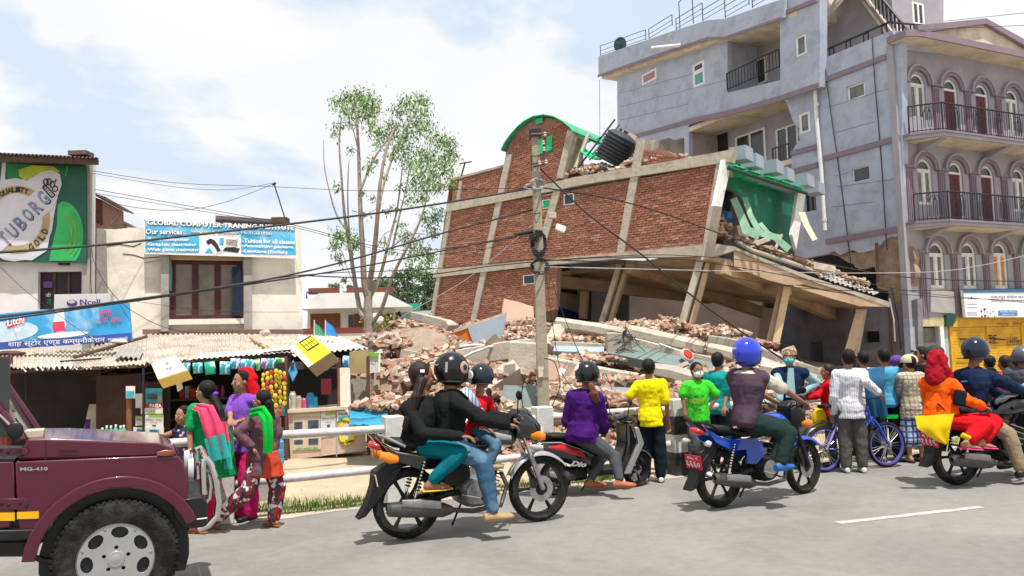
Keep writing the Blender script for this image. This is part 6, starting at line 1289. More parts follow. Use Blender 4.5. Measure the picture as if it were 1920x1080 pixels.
# leaves --------------------------------------------------------------
m_leafs=[mat('eucalyptus_leaf',(.13,.25,.06),.6,.35,3),mat('eucalyptus_leaf_light',(.25,.37,.11),.6,.35,3),mat('eucalyptus_leaf_dark',(.03,.085,.03),.7,.3,3)]
m_bark=mat('pale_bark',(.34,.295,.25),.9,.25,3,.6,20,grime=(.10,.075,.06),gsc=3,gamt=.6)
def leafcloud(mb,clumps,rn,size=(.05,.13),droop=.6,dens=60):
    for c,r_,n in clumps:
        c=V(c)
        for i in range(n):
            v=V((rn.gauss(0,.45),rn.gauss(0,.45),rn.gauss(0,.42)))
            p=c+v*r_;L_=rn.uniform(*size);w_=L_*rn.uniform(.22,.38);d=V((rn.uniform(-1,1),rn.uniform(-1,1),rn.uniform(-1,.5)-droop)).normalized()
            s_=d.cross(V((rn.uniform(-1,1),rn.uniform(-1,1),rn.uniform(-1,1)))).normalized()*w_/2
            mb.add([p,p+d*L_*.5+s_,p+d*L_,p+d*L_*.5-s_],[(0,1,2,3)],rn.choice((0,0,1,1,2)))
DT=20
tr=thing('eucalyptus_tree','tall slender eucalyptus with several thin stems and airy foliage behind the stalls','tree',D(690,640,DT))
rt=random.Random(15)
base=D(692,645,DT);base=V((base.x,base.y,0))
def stem(pix,r0,r1,name='limb',par=tr,dd=None):
    pts=[D(x,y,DT+(dd[i]if dd else 0))for i,(x,y)in enumerate(pix)];out=[]
    for i in range(len(pts)-1):
        for k in range(4):
            f_=k/4;p0=pts[max(0,i-1)];p1=pts[i];p2=pts[i+1];p3=pts[min(len(pts)-1,i+2)]
            out.append(.5*((2*p1)+(p2-p0)*f_+(2*p0-5*p1+4*p2-p3)*f_*f_+(3*p1-p0-3*p2+p3)*f_**3))
    out.append(pts[-1]);n=len(out);MB().tube(out,[r0+(r1-r0)*i/(n-1)for i in range(n)],7).build(name,m_bark,par)
MB().tube([base,D(692,640,DT),D(691,605,DT),D(690,575,DT),D(691,545,DT)],[.16,.13,.12,.11,.10],10).build('trunk',m_bark,tr)
stem([(690,560),(683,530),(680,470),(676,400),(674,340),(672,280),(668,220),(660,190)],.09,.02,dd=[0,-.1,-.2,-.3,-.3,-.3,-.2,-.2])
stem([(689,600),(676,585),(668,545),(658,480),(650,430),(645,395),(640,330),(636,270),(640,220)],.075,.015,dd=[0,.1,.3,.5,.6,.6,.7,.7,.6])
stem([(653,436),(632,405),(618,360),(608,310),(607,262)],.03,.008,dd=[.5,.6,.7,.7,.7]);stem([(655,440),(652,380),(653,320),(655,300)],.025,.007,dd=[.5,.3,.2,.2])
stem([(690,548),(698,500),(704,450),(708,400),(712,350),(722,290),(740,240),(752,235)],.08,.015,dd=[0,-.2,-.4,-.6,-.7,-.7,-.6,-.6]);stem([(706,430),(716,360),(735,300),(760,240),(790,200)],.04,.01,dd=[-.5,-.2,0,.2,.3])
stem([(692,560),(712,520),(730,450),(745,390),(755,310)],.06,.012,dd=[0,.3,.6,.8,.9]);stem([(694,610),(715,580),(735,520),(760,470),(785,420),(800,370),(806,310)],.06,.012,dd=[0,-.2,-.5,-.7,-.8,-.8,-.8])
stem([(735,470),(750,400),(762,350),(770,300)],.03,.008,dd=[.3,.4,.5,.5]);stem([(675,360),(700,300),(735,250),(755,225)],.035,.01,dd=[-.3,-.1,.1,.2]);stem([(676,300),(664,250),(655,225)],.02,.008,dd=[-.3,-.4,-.5]);stem([(660,395),(690,400),(720,380)],.012,.004,dd=[.5,0,0])
stem([(668,545),(650,500),(640,470),(620,465),(600,468)],.012,.004,dd=[.3,.3,.3,.2,.2]);stem([(700,480),(720,440),(740,430)],.014,.005,dd=[-.4,0,.2]);stem([(725,470),(770,440),(800,440)],.02,.006,dd=[0,-.4,-.6])
CL=[(630,188,16,40),(652,182,18,60),(672,180,22,90),(690,190,22,100),(700,205,18,60),(660,205,22,70),(685,215,24,80),(640,205,14,30),(632,235,12,24),(629,252,10,18),(655,232,12,24),(700,240,18,50),(720,250,20,60),(735,235,18,60),
      (750,205,20,70),(770,190,18,60),(790,185,16,50),(795,205,16,50),(780,225,26,110),(800,240,20,70),(765,250,24,90),(745,262,20,60),(755,280,22,80),(765,300,22,70),(735,290,14,30),(820,260,18,60),(840,268,18,80),(848,290,16,60),(830,300,22,90),(800,290,24,110),(785,315,22,80),(815,325,24,100),(840,320,18,60),(845,345,12,36),(800,345,24,90),(775,345,18,50),(820,352,12,40),
      (700,300,12,24),(690,315,12,20),(710,270,14,30),(770,375,14,30),(790,370,12,26),(740,390,10,16),(725,395,8,12),(680,360,8,12),(685,400,10,16),(700,370,8,12),(818,400,18,60),(808,420,16,50),(795,405,12,30),(815,440,10,26),
      (636,440,18,60),(628,458,12,40),(650,445,16,44),(670,450,16,50),(662,462,12,30),(632,480,9,24),(640,490,7,14),(760,440,16,40),(775,455,20,60),(790,470,20,60),(805,480,18,60),(770,485,16,36),(800,500,18,44),(780,510,16,30),(735,470,10,16),(720,450,9,14),(630,347,8,10),(632,355,6,8),(755,420,9,14),(750,350,9,14),(720,330,9,14),(660,280,9,12)]
mb=MB()
for x,y,r_,n in CL:leafcloud(mb,[(D(x,y,DT+rt.uniform(-.9,.9)),r_*DT/1500*1.15,int(n*3.2))],rt,(.06,.13))
mb.build('crown',m_leafs,tr,smooth=0)
# hill trees -----------------------------------------------------------
m_ft=[mat('far_leaf',(.075,.13,.06),.8,.4,.5),mat('far_leaf_light',(.12,.185,.085),.8,.3,.5),mat('far_leaf_dark',(.04,.075,.045),.8,.3,.5)]
def bigtree(px,base_y,d,wpx,top_y,n,label,seed,loose=1.0,grp='trees on the rise behind the far house'):
    rn=random.Random(seed);s_=d/1500;c0=D(px,base_y,d);t=thing('broadleaf_tree',label,'tree',(c0.x,c0.y,0),group=grp);top=D(px,top_y,d)
    MB().tube([V((c0.x,c0.y,-.1)),V((c0.x+.2,c0.y,top.z*.4)),V((c0.x,c0.y,top.z*.75))],[.35,.28,.12],8).build('trunk',m_bark,t)
    for k in range(5):a=rn.uniform(0,6.3);b=V((c0.x,c0.y,top.z*rn.uniform(.3,.6)));MB().tube([b,b+V((cos(a)*wpx*s_*.35,sin(a)*wpx*s_*.35,top.z*.25))],[.14,.05],6).build('limb',m_bark,t)
    mb=MB();hz_=top.z
    cl=[]
    for k in range(n):
        a=rn.uniform(0,6.3);r_=sqrt(rn.random())*wpx*s_/2;z=rn.uniform(.32,.95);env=sqrt(max(.05,1-((z-.55)/.5)**2));cl.append((V((c0.x+cos(a)*r_*env,c0.y+sin(a)*r_*env*.7,hz_*z)),rn.uniform(.06,.11)*wpx*s_*loose,75))
    leafcloud(mb,cl,rn,(.25,.55),.1);mb.build('crown',m_ft,t,smooth=0)
bigtree(640,640,95,60,512,14,'airy pale tree standing just left of the eucalyptus trunk',3,.8);bigtree(715,640,80,90,512,60,'broad green tree rising behind the far white house',4);bigtree(770,640,78,110,498,80,'dense green tree beside the left edge of the brick building',5);bigtree(812,640,76,70,505,50,'dark green tree mostly behind the brick building',6);bigtree(598,645,110,40,590,14,'low distant bush left of the far white house',7)
rows=[[D(200+i*60,628-10*sin(i*.9)-(8 if 600<200+i*60<900 else 0)if j else 660,190)for i in range(30)]for j in range(2)]
MB().grid(rows,t=4,n=(0,1,0)).build('distant_hill',mat('hazy_hill',(.16,.20,.17),.95,.2,.05),kind='structure')
# small yellow flowering shrub in front of the house
mb=MB();leafcloud(mb,[(D(705+rt.uniform(-12,12),600+rt.uniform(-8,12),30),.5,50)for _ in range(9)],rt,(.08,.18),0)
t=thing('flowering_shrub','small yellow green shrub with white blossoms behind the eucalyptus trunk','shrub',D(705,625,30));mb.build('foliage',[mat('shrub_leaf',(.25,.28,.03),.7,.3,3),m_leafs[1],m_leafs[0]],t,smooth=0);MB().tube([D(705,660,30),D(705,600,30)],.05,6).build('stem',m_bark,t)
for x,y in((703,594),(712,600),(699,600)):MB().ell(D(x,y,29),(.14,.1,.14),n=9,m=6).build('blossom',m_white,t)
# flags
for pix,px0,mt,lab in(([(590,628),(610,630),(600,612),(591,606)],589,mat('flag_green',(.02,.22,.12),.7),'small dark green flag planted on the stall roof'),([(611,628),(634,632),(625,612),(611,602)],610,mat('flag_blue',(.01,.17,.42),.7),'blue flag planted on the stall roof beside the green flag')):
    t=thing('small_flag',lab,'flag',D(px0,640,16));MB().tube([D(px0,645,16),D(px0+.3,600,16)],.012,5).build('stick',m_pipe,t);P=[D(x,y,16+.05*i)for i,(x,y)in enumerate(pix)];MB().slab([P[0],P[1],P[2],P[3]],(0,-1,.1),.01).build('cloth',mt,t,smooth=0)
# electricity pole ------------------------------------------------------
DP=13.0
ep=thing('utility_pole','weathered concrete electricity pole wrapped in tangled cables in front of the brick building','utility pole',D(1018,830,DP))
m_pole=mat('pole_concrete',(.34,.30,.225),.93,.15,3,.5,30,grime=(.16,.14,.11),gsc=3,gamt=.6)
pb=D(1019,760,DP);pt_=D(1003,252,DP);dn_=(pt_-pb)/(pt_.z-pb.z);pf=pb-dn_*pb.z
a4=[pf+V((sx*.105,sy*.105,0))for sx,sy in((-1,-1),(1,-1),(1,1),(-1,1))];b4=[pt_+V((sx*.062,sy*.062,0))for sx,sy in((-1,-1),(1,-1),(1,1),(-1,1))]
MB().hexa(a4+b4).build('shaft',m_pole,ep,smooth=0,bev=.02)
def pp_(px,py,dd=0):return D(px,py,DP+dd)
mb=MB().tube([pp_(996,252,-.1),pp_(1030,250,-.1)],.02,6);mb.tube([pp_(1022,250,-.1),pp_(1020,300,-.12)],.03,6);mb.tube([pp_(1000,312,-.12),pp_(1028,305,-.12)],.022,6);mb.tube([pp_(996,253,0),pp_(997,320,0)],.012,5);mb.build('steel_bracket',m_rust,ep)
MB().box(pp_(1003,251,0),(.2,.2,.12)).build('cap',m_iron,ep,smooth=0)
for x,y in((1019,268),(1020,280),(1022,252),(1024,304),(1012,306)):MB().lathe([(.01,-.03),(.03,-.02),(.02,0),(.03,.02),(.01,.04)],pp_(x,y,-.16),(0,0,1),10).build('insulator',m_plast,ep)
for y in(292,306,352,400,432,470):MB().tube([pp_(1003+(y-250)*.03-9+18*k/8,y+rt.uniform(-1,1),-.1*sin(pi*k/8)-.02)for k in range(9)],.008,4).build('wire_wrap',m_iron,ep)
rk=random.Random(6);mb=MB();m_cable=mat('black_cable',(.018,.018,.02),.6,.3,10);m_cableg=mat('grey_cable',(.36,.35,.35),.6,.2,10)
def tangle(mb,cx,cy,rx,ry,n,r_,rk):
    for i in range(n):
        p=[];a0=rk.uniform(0,6.3);a1=a0+rk.uniform(2,7)
        for k in range(10):a=a0+(a1-a0)*k/9;p.append(pp_(cx+rx*cos(a)*rk.uniform(.6,1.1),cy+ry*sin(a)*rk.uniform(.6,1.1),-.12+.1*sin(a*1.3)))
        mb.tube(p,r_,4)
tangle(mb,1010,458,14,26,22,.008,rk);tangle(mb,1012,500,18,16,14,.006,rk);mb.build('cable_tangle',m_cable,ep);mb=MB();tangle(mb,1008,345,14,12,12,.007,rk);tangle(mb,995,350,12,6,8,.006,rk);mb.build('cable_tangle',m_cableg,ep)
MB().box(pp_(1001,446,-.12),(.16,.1,.09),Matrix.Rotation(.3,3,'Y')).build('splice_box',m_cable,ep);MB().cap(pp_(966,440,-.1),pp_(996,434,-.1),.02,.03).build('splice_sleeve',m_cable,ep)
MB().slab([pp_(1010,708,-.15),pp_(1018,706,-.15),pp_(1020,688,-.13),pp_(1009,686,-.13)],(0,-1,0),.02).build('torn_notice',m_plast,ep,smooth=0)
# white meter boxes hung on the wires
for x,y,w__,h__,d,lab in((1051,428,.17,.1,13.2,'white junction box tied to cables right of the pole'),(1035,404,.14,.1,13.1,'pale cable clamp block close to the pole below the small window')):MB().box(D(x,y,d),(w__,.08,h__),Matrix.Rotation(.4 if x==1051 else 0,3,'Y')).build('junction_box',m_white if x==1051 else m_plast,label=lab,cat='junction box',bev=.008)
# cables ---------------------------------------------------------------
def cable(pix,ds,r_,label,mt=None,sag=0,n=16,grp=None):
    P=[D(x,y,d)for(x,y),d in zip(pix,ds)];out=[]
    for i in range(len(P)-1):
        k=max(2,n//(len(P)-1))
        for j in range(k):
            f_=j/k;p0=P[max(0,i-1)];p1=P[i];p2=P[i+1];p3=P[min(len(P)-1,i+2)]
            out.append(.5*((2*p1)+(p2-p0)*f_+(2*p0-5*p1+4*p2-p3)*f_*f_+(3*p1-p0-3*p2+p3)*f_**3))
    out.append(P[-1]);return MB().tube(out,r_,5).build('overhead_cable',mt or m_cable,label=label,cat='cable',smooth=60)
cable([(-40,476),(200,458),(500,425),(760,392),(1003,352)],[9,10,11,12,13],.016,'thick black cable crossing the beer billboard and computer sign to the pole top')
cable([(-40,600),(240,563),(480,528),(640,492),(830,437),(1003,392)],[9,10,11,11.7,12.4,13],.014,'thick cable from above the blue shop sign rising to the middle of the pole')
cable([(-40,606),(240,566),(480,531),(660,503),(830,470),(1000,436)],[9,10,11,11.8,12.4,13],.012,'second heavy cable just under the first one above the blue shop sign')
cable([(-40,596),(100,582),(240,565),(560,516),(800,505),(1010,485)],[9,9.5,10,11.4,12.2,13],.007,'thin cable bundled with the heavy ones, ending at the lower tangle')
cable([(560,516),(760,520),(1010,490),(1300,488),(1670,550),(1960,565)],[11.4,12.2,13,16,20,22],.009,'long low cable crossing the slab edge towards the pharmacy sign')
cable([(1003,350),(1200,386),(1450,470),(1700,520),(1960,528)],[13,15,18,21,23],.014,'black cable falling from the pole top across the brick wall to the right')
cable([(1003,306),(1100,400),(1200,475),(1330,580),(1500,695),(1540,720)],[13,12.9,12.8,12.6,12.3,12.2],.014,'slanting stay cable running down from the pole behind the blue helmet')
cable([(1003,486),(1250,500),(1500,540),(1700,545),(1960,540)],[13,15.5,19,21,23],.010,'cable from the tangle passing the tan haunched slab')
cable([(1003,490),(1260,478),(1480,500),(1720,548),(1960,570)],[13,15,18,21,23],.008,'thin dark cable just above the slab edge')
cable([(1010,500),(1220,505),(1450,510),(1640,512),(1800,505),(1960,470)],[13,15,18,20,21.5,23],.009,'pale grey cable curving up at the far right',m_cableg)
cable([(172,320),(330,343),(510,350),(700,358),(1003,352)],[15.5,17,18,16,13],.006,'thin wire from the billboard corner to the pole top');cable([(173,325),(340,352),(440,355),(512,343)],[15.5,16.5,17,17.5],.005,'thin sagging wire between billboard corner and the thin rod');cable([(200,378),(260,390),(340,394),(420,380),(512,345)],[15.5,16,16.5,17,17.5],.006,'drooping wire from the stepped brick wall to the thin rod')
cable([(178,355),(420,398),(560,424),(760,470),(1003,440)],[15.5,16,15,14,13],.006,'double thin wire running over the top of the institute sign');cable([(178,362),(420,403),(560,428),(770,478),(1003,450)],[15.5,16,15,14,13],.005,'lower thin wire running over the institute sign')
cable([(0,500),(60,555),(180,640)],[14,13.8,13.6],.005,'thin wire falling from the billboard building to the shop sign');cable([(172,463),(180,500),(230,570),(330,620),(450,622)],[15.2,14.8,14.6,14.8,16],.006,'slack wire dropping from the corner pilaster onto the roof ridge');cable([(240,563),(400,583),(560,585)],[14,15,16.8],.004,'faint wire crossing the wide wooden window');cable([(170,465),(170,530),(178,570)],[15.2,15.2,15.2],.006,'short wire hanging down the corner pilaster')
cable([(690,640),(760,590),(880,520),(1000,420)],[14,13.6,13.3,13],.006,'thin pale wire slanting from the tree base up to the pole',m_cableg);cable([(800,640),(880,600),(960,470),(1003,440)],[14,13.6,13.2,13],.005,'thin wire slanting over the painted wall slab')if 0 else None
cable([(1022,500),(1035,600),(1050,690),(1075,730)],[12.9,12.8,12.8,12.7],.006,'loose wire hanging beside the pole');cable([(1026,500),(1060,600),(1100,690),(1150,760)],[12.9,12.8,12.8,12.7],.006,'second loose wire fanning out from the pole');cable([(1020,672),(1040,680),(1050,720),(1040,750),(1030,770)],[12.8,12.8,12.7,12.7,12.7],.008,'looped black hose hanging right of the pole');cable([(985,700),(978,740),(984,770),(1000,772)],[12.7,12.7,12.7,12.7],.009,'curved black hose left of the pole foot')
cable([(1770,40),(1960,20)],[26,22],.008,'upper wire leaving the penthouse to the right');cable([(1740,55),(1960,46)],[26,22],.008,'lower wire leaving the pediment to the right');cable([(1124,150),(1125,300)],[40,40],.012,'thin wire hanging from the corner of the roof parapet')
cable([(1135,700),(1148,730)],[12.9,12.9],.006,'short wire holding the white rag');MB().box(D(1053,697,12.8),(.1,.03,.12),Matrix.Rotation(.5,3,'Y')).build('white_rag',m_white,label='white rag hanging from the wires behind the number helmet',cat='rag',smooth=0)
# ================================================================== people
SK={0:mat('skin',(.33,.165,.10),.6,.08,8,spec=.35),1:mat('skin_brown',(.24,.11,.065),.6,.08,8,spec=.35),2:mat('skin_dark',(.16,.07,.045),.6,.1,8,spec=.35)}
m_hair=mat('black_hair',(.006,.005,.005),.6,.4,30,.3,120,spec=.22);m_hairb=mat('brown_hair',(.02,.011,.009),.55,.4,30,.3,120,spec=.25)
m_eyew=mat('eye_white',(.6,.58,.55),.3);m_lip=mat('lips',(.24,.06,.05),.6);m_maskw=mat('white_mask',(.66,.70,.74),.85,.05,8);m_maskt=mat('teal_mask',(.06,.45,.45),.85,.06,8)
FOLD=bpy.data.textures.new('folds','CLOUDS');FOLD.noise_scale=.085;FOLD.noise_depth=3
def fab(name,col,**k):k.setdefault('rough',.92);k.setdefault('var',.10);k.setdefault('bump',.25);k.setdefault('bsc',60);return mat(name,col,spec=.05,**k)
def soft(mb,name,mt,parent,vox=.012,sm=4,fold=0,label=None,fsc=None):
    o=mb.build(name,mt,parent,smooth=180,label=label)
    r_=o.modifiers.new('Remesh','REMESH');r_.mode='VOXEL';r_.voxel_size=vox;r_.use_smooth_shade=True
    if sm:s_=o.modifiers.new('Smooth','SMOOTH');s_.factor=.5;s_.iterations=sm
    if fold:d_=o.modifiers.new('Displace','DISPLACE');d_.texture=FOLD;d_.strength=fold;d_.mid_level=.5;d_.texture_coords='LOCAL'
    return o
class Body:pass
def pose(G0,H,face,lean=(0,0),crouch=0,**ov):
    """standing joints for a figure H metres tall; face in degrees (0 = +X, 90 = away from the camera); ov overrides in local (fwd, left, up)/H"""
    a=RAD(face);f=V((cos(a),sin(a),0));l=V((-sin(a),cos(a),0));u=V((0,0,1))
    J=dict(hd=(.015+lean[0],0,.93),nk=(lean[0],0,.835),pv=(0,0,.52),sL=(lean[0],.105,.80),sR=(lean[0],-.105,.80),eL=(-.01,.135,.62),eR=(-.01,-.135,.62),hL=(.04,.14,.475),hR=(.04,-.14,.475),
             tL=(0,.055,.50),tR=(0,-.055,.50),kL=(.015,.06,.275),kR=(.015,-.06,.275),aL=(0,.065,.045),aR=(0,-.065,.045))
    J.update(ov);b=Body();b.f,b.l,b.H=f,l,H
    for k,v in J.items():setattr(b,k,G0+(f*v[0]+l*v[1]+u*v[2])*H if not isinstance(v,V)else v)
    b.ff=f;b.G0=G0;return b
def pxpose(d,H,face,J,hface=None):
    """joints from picture columns/rows plus their own distance offset (metres along the view)"""
    b=Body();a=RAD(face);b.f=V((cos(a),sin(a),0));b.l=V((-sin(a),cos(a),0));b.H=H;b.ff=b.f
    for k,v in J.items():setattr(b,k,D(v[0],v[1],d+(v[2]if len(v)>2 else 0)))
    if not hasattr(b,'tL'):b.tL=b.pv+b.l*.07*H/1.7*1.3;b.tR=b.pv-b.l*.07*H/1.7*1.3
    b.G0=V((b.pv.x,b.pv.y,0));return b
def fingers(mb,w_,d_,k,side,curl=.5,palm=None):
    d_=V(d_).normalized();x=V(palm)if palm else V((0,0,-1));x=x-d_*x.dot(d_)
    x=x.normalized()if x.length>.1 else V((0,1,0));s_=d_.cross(x)*side  # x: palm side, s_: towards the thumb
    c=w_+d_*.045*k;mb.loft([(w_-d_*.01*k,s_*.027*k,x*.02*k),(c,s_*.040*k,x*.016*k),(w_+d_*.088*k,s_*.042*k,x*.013*k)],10)
    for i,(o_,L_)in enumerate(((.031,.068),(.011,.078),(-.010,.072),(-.030,.056))):
        p0=w_+d_*.082*k+s_*o_*k;q1=(d_*cos(curl*.8)+x*sin(curl*.8)).normalized();p1=p0+q1*L_*.5*k;q2=(d_*cos(curl*2)+x*sin(curl*2)).normalized();p2=p1+q2*L_*.5*k
        mb.cap(p0,p1,.0095*k,.009*k,7);mb.cap(p1,p2,.009*k,.0075*k,7)
    p0=w_+d_*.03*k+s_*.03*k;p1=p0+(d_*.6+s_*.7+x*.3).normalized()*.045*k;p2=p1+(d_*.85+s_*.1+x*.5*max(.3,curl)).normalized()*.035*k;mb.cap(p0,p1,.013*k,.011*k,7);mb.cap(p1,p2,.011*k,.009*k,7)
def torso(mb,b,g=0,fat=1,top=.98,bot=-.14):
    up=(b.nk-b.pv);L_=up.length;w_=(b.sR-b.sL).normalized();k=b.H/1.7;f=w_.cross(up.normalized());f=f if f.dot(b.f)>0 else-f;hp=(b.tR-b.tL);hp=hp.normalized()if hp.length>1e-4 else w_;R_=[]
    for t,rx,ry,fo in((-.14,.125,.10,-.01),(-.05,.158,.122,-.015),(.08,.155,.12,-.005),(.30,.132,.105,.01),(.50,.142,.11,.01),(.70,.158,.115,.0),(.84,.16,.105,-.01),(.93,.125,.085,-.015),(1.0,.062,.058,-.008)):
        if t<bot or t>top+.04:continue
        x=hp.lerp(w_,max(0,min(1,t))).normalized();fx=fat if t<.75 else(1+(fat-1)*.4);R_.append((b.pv+up*t+f*fo*k,x*((rx*fx)*k+g),f*((ry*fx)*k+g)))
    mb.loft(R_,18)
    for s_ in(b.sL,b.sR):mb.cap(b.nk-up.normalized()*.045*k,s_-up.normalized()*.008*k,.055*k+g,.055*k+g)
    return f
def limbs(mb,b,which,g=0,k=1):
    for s_ in 'LR':
        if 'a' in which:mb.cap(getattr(b,'s'+s_),getattr(b,'e'+s_),.050*k+g,.040*k+g);mb.cap(getattr(b,'e'+s_),getattr(b,'h'+s_),.039*k+g,.027*k+g)
def sleeves(mb,b,fr,g,k,sides='LR'):
    for s_ in sides:
        S_,E_,W_=getattr(b,'s'+s_),getattr(b,'e'+s_),getattr(b,'h'+s_)
        if fr<=1:mb.cap(S_,S_.lerp(E_,fr),.052*k+g,.044*k+g*1.25)
        else:mb.cap(S_,E_,.052*k+g,.043*k+g);mb.cap(E_,E_.lerp(W_,fr-1),.043*k+g,.032*k+g)
def legs(mb,b,g,k,fr=2,bag=0,fat=1,cuff=0):
    for s_ in 'LR':
        T_,K_,A_=getattr(b,'t'+s_),getattr(b,'k'+s_),getattr(b,'a'+s_)
        if fr<=1:mb.cap(T_,T_.lerp(K_,fr),.086*k*fat+g,.062*k+g+bag)
        else:
            mb.cap(T_,K_,.086*k*fat+g,.058*k+g+bag);m_=K_.lerp(A_,.28);e_=K_.lerp(A_,fr-1);mb.cap(K_,m_,.057*k+g+bag,.058*k+g+bag);mb.cap(m_,e_,.057*k+g+bag,.036*k+g+max(bag,cuff))
def feet(b,k,s_):
    A_=getattr(b,'a'+s_);f=getattr(b,'foot'+s_,None)or V((b.ff.x,b.ff.y,-.04));f=f.normalized();u=V((0,0,1))-f*f.z;u.normalize()
    return A_-u*.045*k-f*.045*k,A_-u*.052*k+f*.15*k,u,f
def person(label,b,top=None,bottom=None,shoes=None,hair='short',hm=None,skin=0,face=False,fat=1.0,fdir=None,curl=.5,mask=None,group=None,palms=(None,None),vox=.0095,beard=0,extra=None,bare=False):
    k=b.H/1.7;root=thing('person',label,'person',b.G0,group=group);b.root=root;fd=(V(fdir)if fdir else b.f).normalized();b.fd=fd
    mb=MB();h=b.hd;side=V((0,0,1)).cross(fd).normalized();up=fd.cross(side).normalized();
    if up.z<0:up=-up
    R_=rotM(fd,side,up);hk=k*(1.06 if b.H>1.35 else 1.16);b.hR_=R_;b.hk=hk
    mb.ell(h+up*.018*hk-fd*.008*hk,(.098*hk,.078*hk,.098*hk),R_,16,11);mb.ell(h-up*.045*hk+fd*.018*hk,(.072*hk,.062*hk,.075*hk),R_,14,9);mb.cap(h-up*.095*hk+fd*.05*hk,h-up*.085*hk+fd*.052*hk,.026*hk)
    mb.cap(h+fd*.088*hk+up*.012*hk,h+fd*.105*hk-up*.028*hk,.010*hk,.015*hk,7)
    for s_ in(-1,1):mb.ell(h+side*s_*.079*hk-up*.008*hk-fd*.004*hk,(.020*hk,.009*hk,.031*hk),R_,8,6);mb.cap(h+side*s_*.046*hk+fd*.06*hk-up*.03*hk,h+side*s_*.036*hk+fd*.066*hk-up*.05*hk,.02*hk)
    mb.cap(h-up*.04*hk-fd*.022*hk,b.nk-V((0,0,.03)),.050*k,.058*k)
    torso(mb,b,-.006,fat);limbs(mb,b,'a',-.002,k)
    for s_ in 'LR':
        T_,K_,A_=getattr(b,'t'+s_),getattr(b,'k'+s_),getattr(b,'a'+s_);m_=K_.lerp(A_,.28);mb.cap(T_,K_,.078*k,.054*k);mb.cap(K_,m_,.053*k,.055*k);mb.cap(m_,A_,.052*k,.032*k)
        a,c,u,f=feet(b,k,s_);mb.cap(A_,a,.034*k,.034*k);mb.loft([(a-f*.02*k,f.cross(u)*.028*k,u*.030*k),(a+f*.05*k,f.cross(u)*.034*k,u*.034*k),(c-f*.05*k,f.cross(u)*.042*k,u*.022*k),(c,f.cross(u)*.036*k,u*.014*k)],12)
        if not shoes or shoes[0]!='shoe':
            for t in range(5):mb.cap(c-f*.02*k+f.cross(u)*(-.03+.015*t)*k,c+f*(.018-.004*abs(t-1))*k+f.cross(u)*(-.032+.016*t)*k,.009*k,.0085*k,6)
    for i,s_ in enumerate('LR'):
        W_=getattr(b,'h'+s_);d_=W_-getattr(b,'e'+s_);fingers(mb,W_,getattr(b,'hd'+s_,None)or d_,k,1 if s_=='R' else-1,getattr(b,'c'+s_,curl),palms[i])
    soft(mb,'body',SK[skin],root,vox,3)
    if face:
        for s_ in(-1,1):
            e=h+fd*.086*hk+side*s_*.031*hk+up*.004*hk;MB().ell(e,(.008*hk,.014*hk,.0085*hk),R_,10,7).build('eye',m_eyew,root);MB().ell(e+fd*.005*hk,(.005*hk,.0065*hk,.0075*hk),R_,8,6).build('iris',m_hair,root)
            MB().cap(e+up*.021*hk-side*.014*hk+fd*.002,e+up*.021*hk+side*.014*hk+fd*.002,.0042*hk).build('eyebrow',m_hair,root)
        if not mask:MB().cap(h+fd*.090*hk-up*.058*hk-side*.020*hk,h+fd*.090*hk-up*.058*hk+side*.020*hk,.0075*hk).build('lips',m_lip,root)
    if mask:
        q=MB().ell(h-up*.042*hk+fd*.036*hk,(.078*hk,.071*hk,.056*hk),R_,16,10);soft(q,'face_mask',mask,root,.009,2)
        for s_ in(-1,1):MB().tube([h+side*s_*.062*hk+fd*.05*hk-up*.03*hk,h+side*s_*.08*hk+up*.005*hk],.003,4).build('mask_strap',mask,root)
    if hair:
        q=MB();hm=hm or m_hair;q.ell(h+up*.034*hk-fd*.026*hk,(.098*hk,.089*hk,.100*hk),R_,18,11);q.ell(h-up*.015*hk-fd*.045*hk,(.062*hk,.076*hk,.07*hk),R_,14,9)
        if hair in('short','tuft'):
            for i in range(26):a=i*2.4;rr_=.03+.05*((i*7)%10)/10;p=h+up*(.105-.045*((i*7)%10)/10)*hk+(fd*cos(a)+side*sin(a))*rr_*hk-fd*.02*hk;q.cap(p,p+(fd*cos(a)*.4+side*sin(a)*.4+up*.7+fd*.3)*.022*hk,.014*hk,.007*hk,6)
        if hair in('long','tail','braid'):
            d0=h-fd*.085*hk-up*.01*hk;dn=[d0,d0-V((0,0,.12*k))-fd*.03*k,d0-V((0,0,.25*k))-fd*.055*k,d0-V((0,0,.36*k))-fd*.05*k]if not hasattr(b,'tail')else b.tail;w_=.05 if hair=='long' else .038
            for a,c in zip(dn,dn[1:]):q.cap(a,c,w_*k,w_*.8*k)
            for i in range(14):a=dn[i%(len(dn)-1)];c=dn[i%(len(dn)-1)+1];o_=side*(((i*5)%9)-4)*.011*k;q.cap(a+o_-fd*.02*k,c+o_*1.4-fd*.01*k,.014*k,.008*k,6)
        soft(q,'hair',hm,root,.0085,1,.008)
    if top:
        m_,sl,hem=top[0],top[1],top[2];g=top[3]if len(top)>3 else .014;q=MB();torso(q,b,g,fat);sleeves(q,b,sl,g,k)
        if hem:  # loose tail over the hips
            up_=(b.nk-b.pv).normalized();w_=(b.sR-b.sL).normalized();f=b.f;dn=V((0,0,-1))if hem<.3 else((b.kL+b.kR)/2-b.pv).normalized()
            q.loft([(b.pv+up_*.12*k,w_*(.140*fat*k+g),f*(.112*fat*k+g)),(b.pv,w_*(.152*fat*k+g),f*(.122*fat*k+g)),(b.pv+dn*hem*k,w_*((.145+hem*.14)*fat*k+g),f*((.116+hem*.10)*fat*k+g))],20)
        soft(q,top[4]if len(top)>4 else 'shirt',m_,root,.0115,3,.022 if g<.02 else .030)
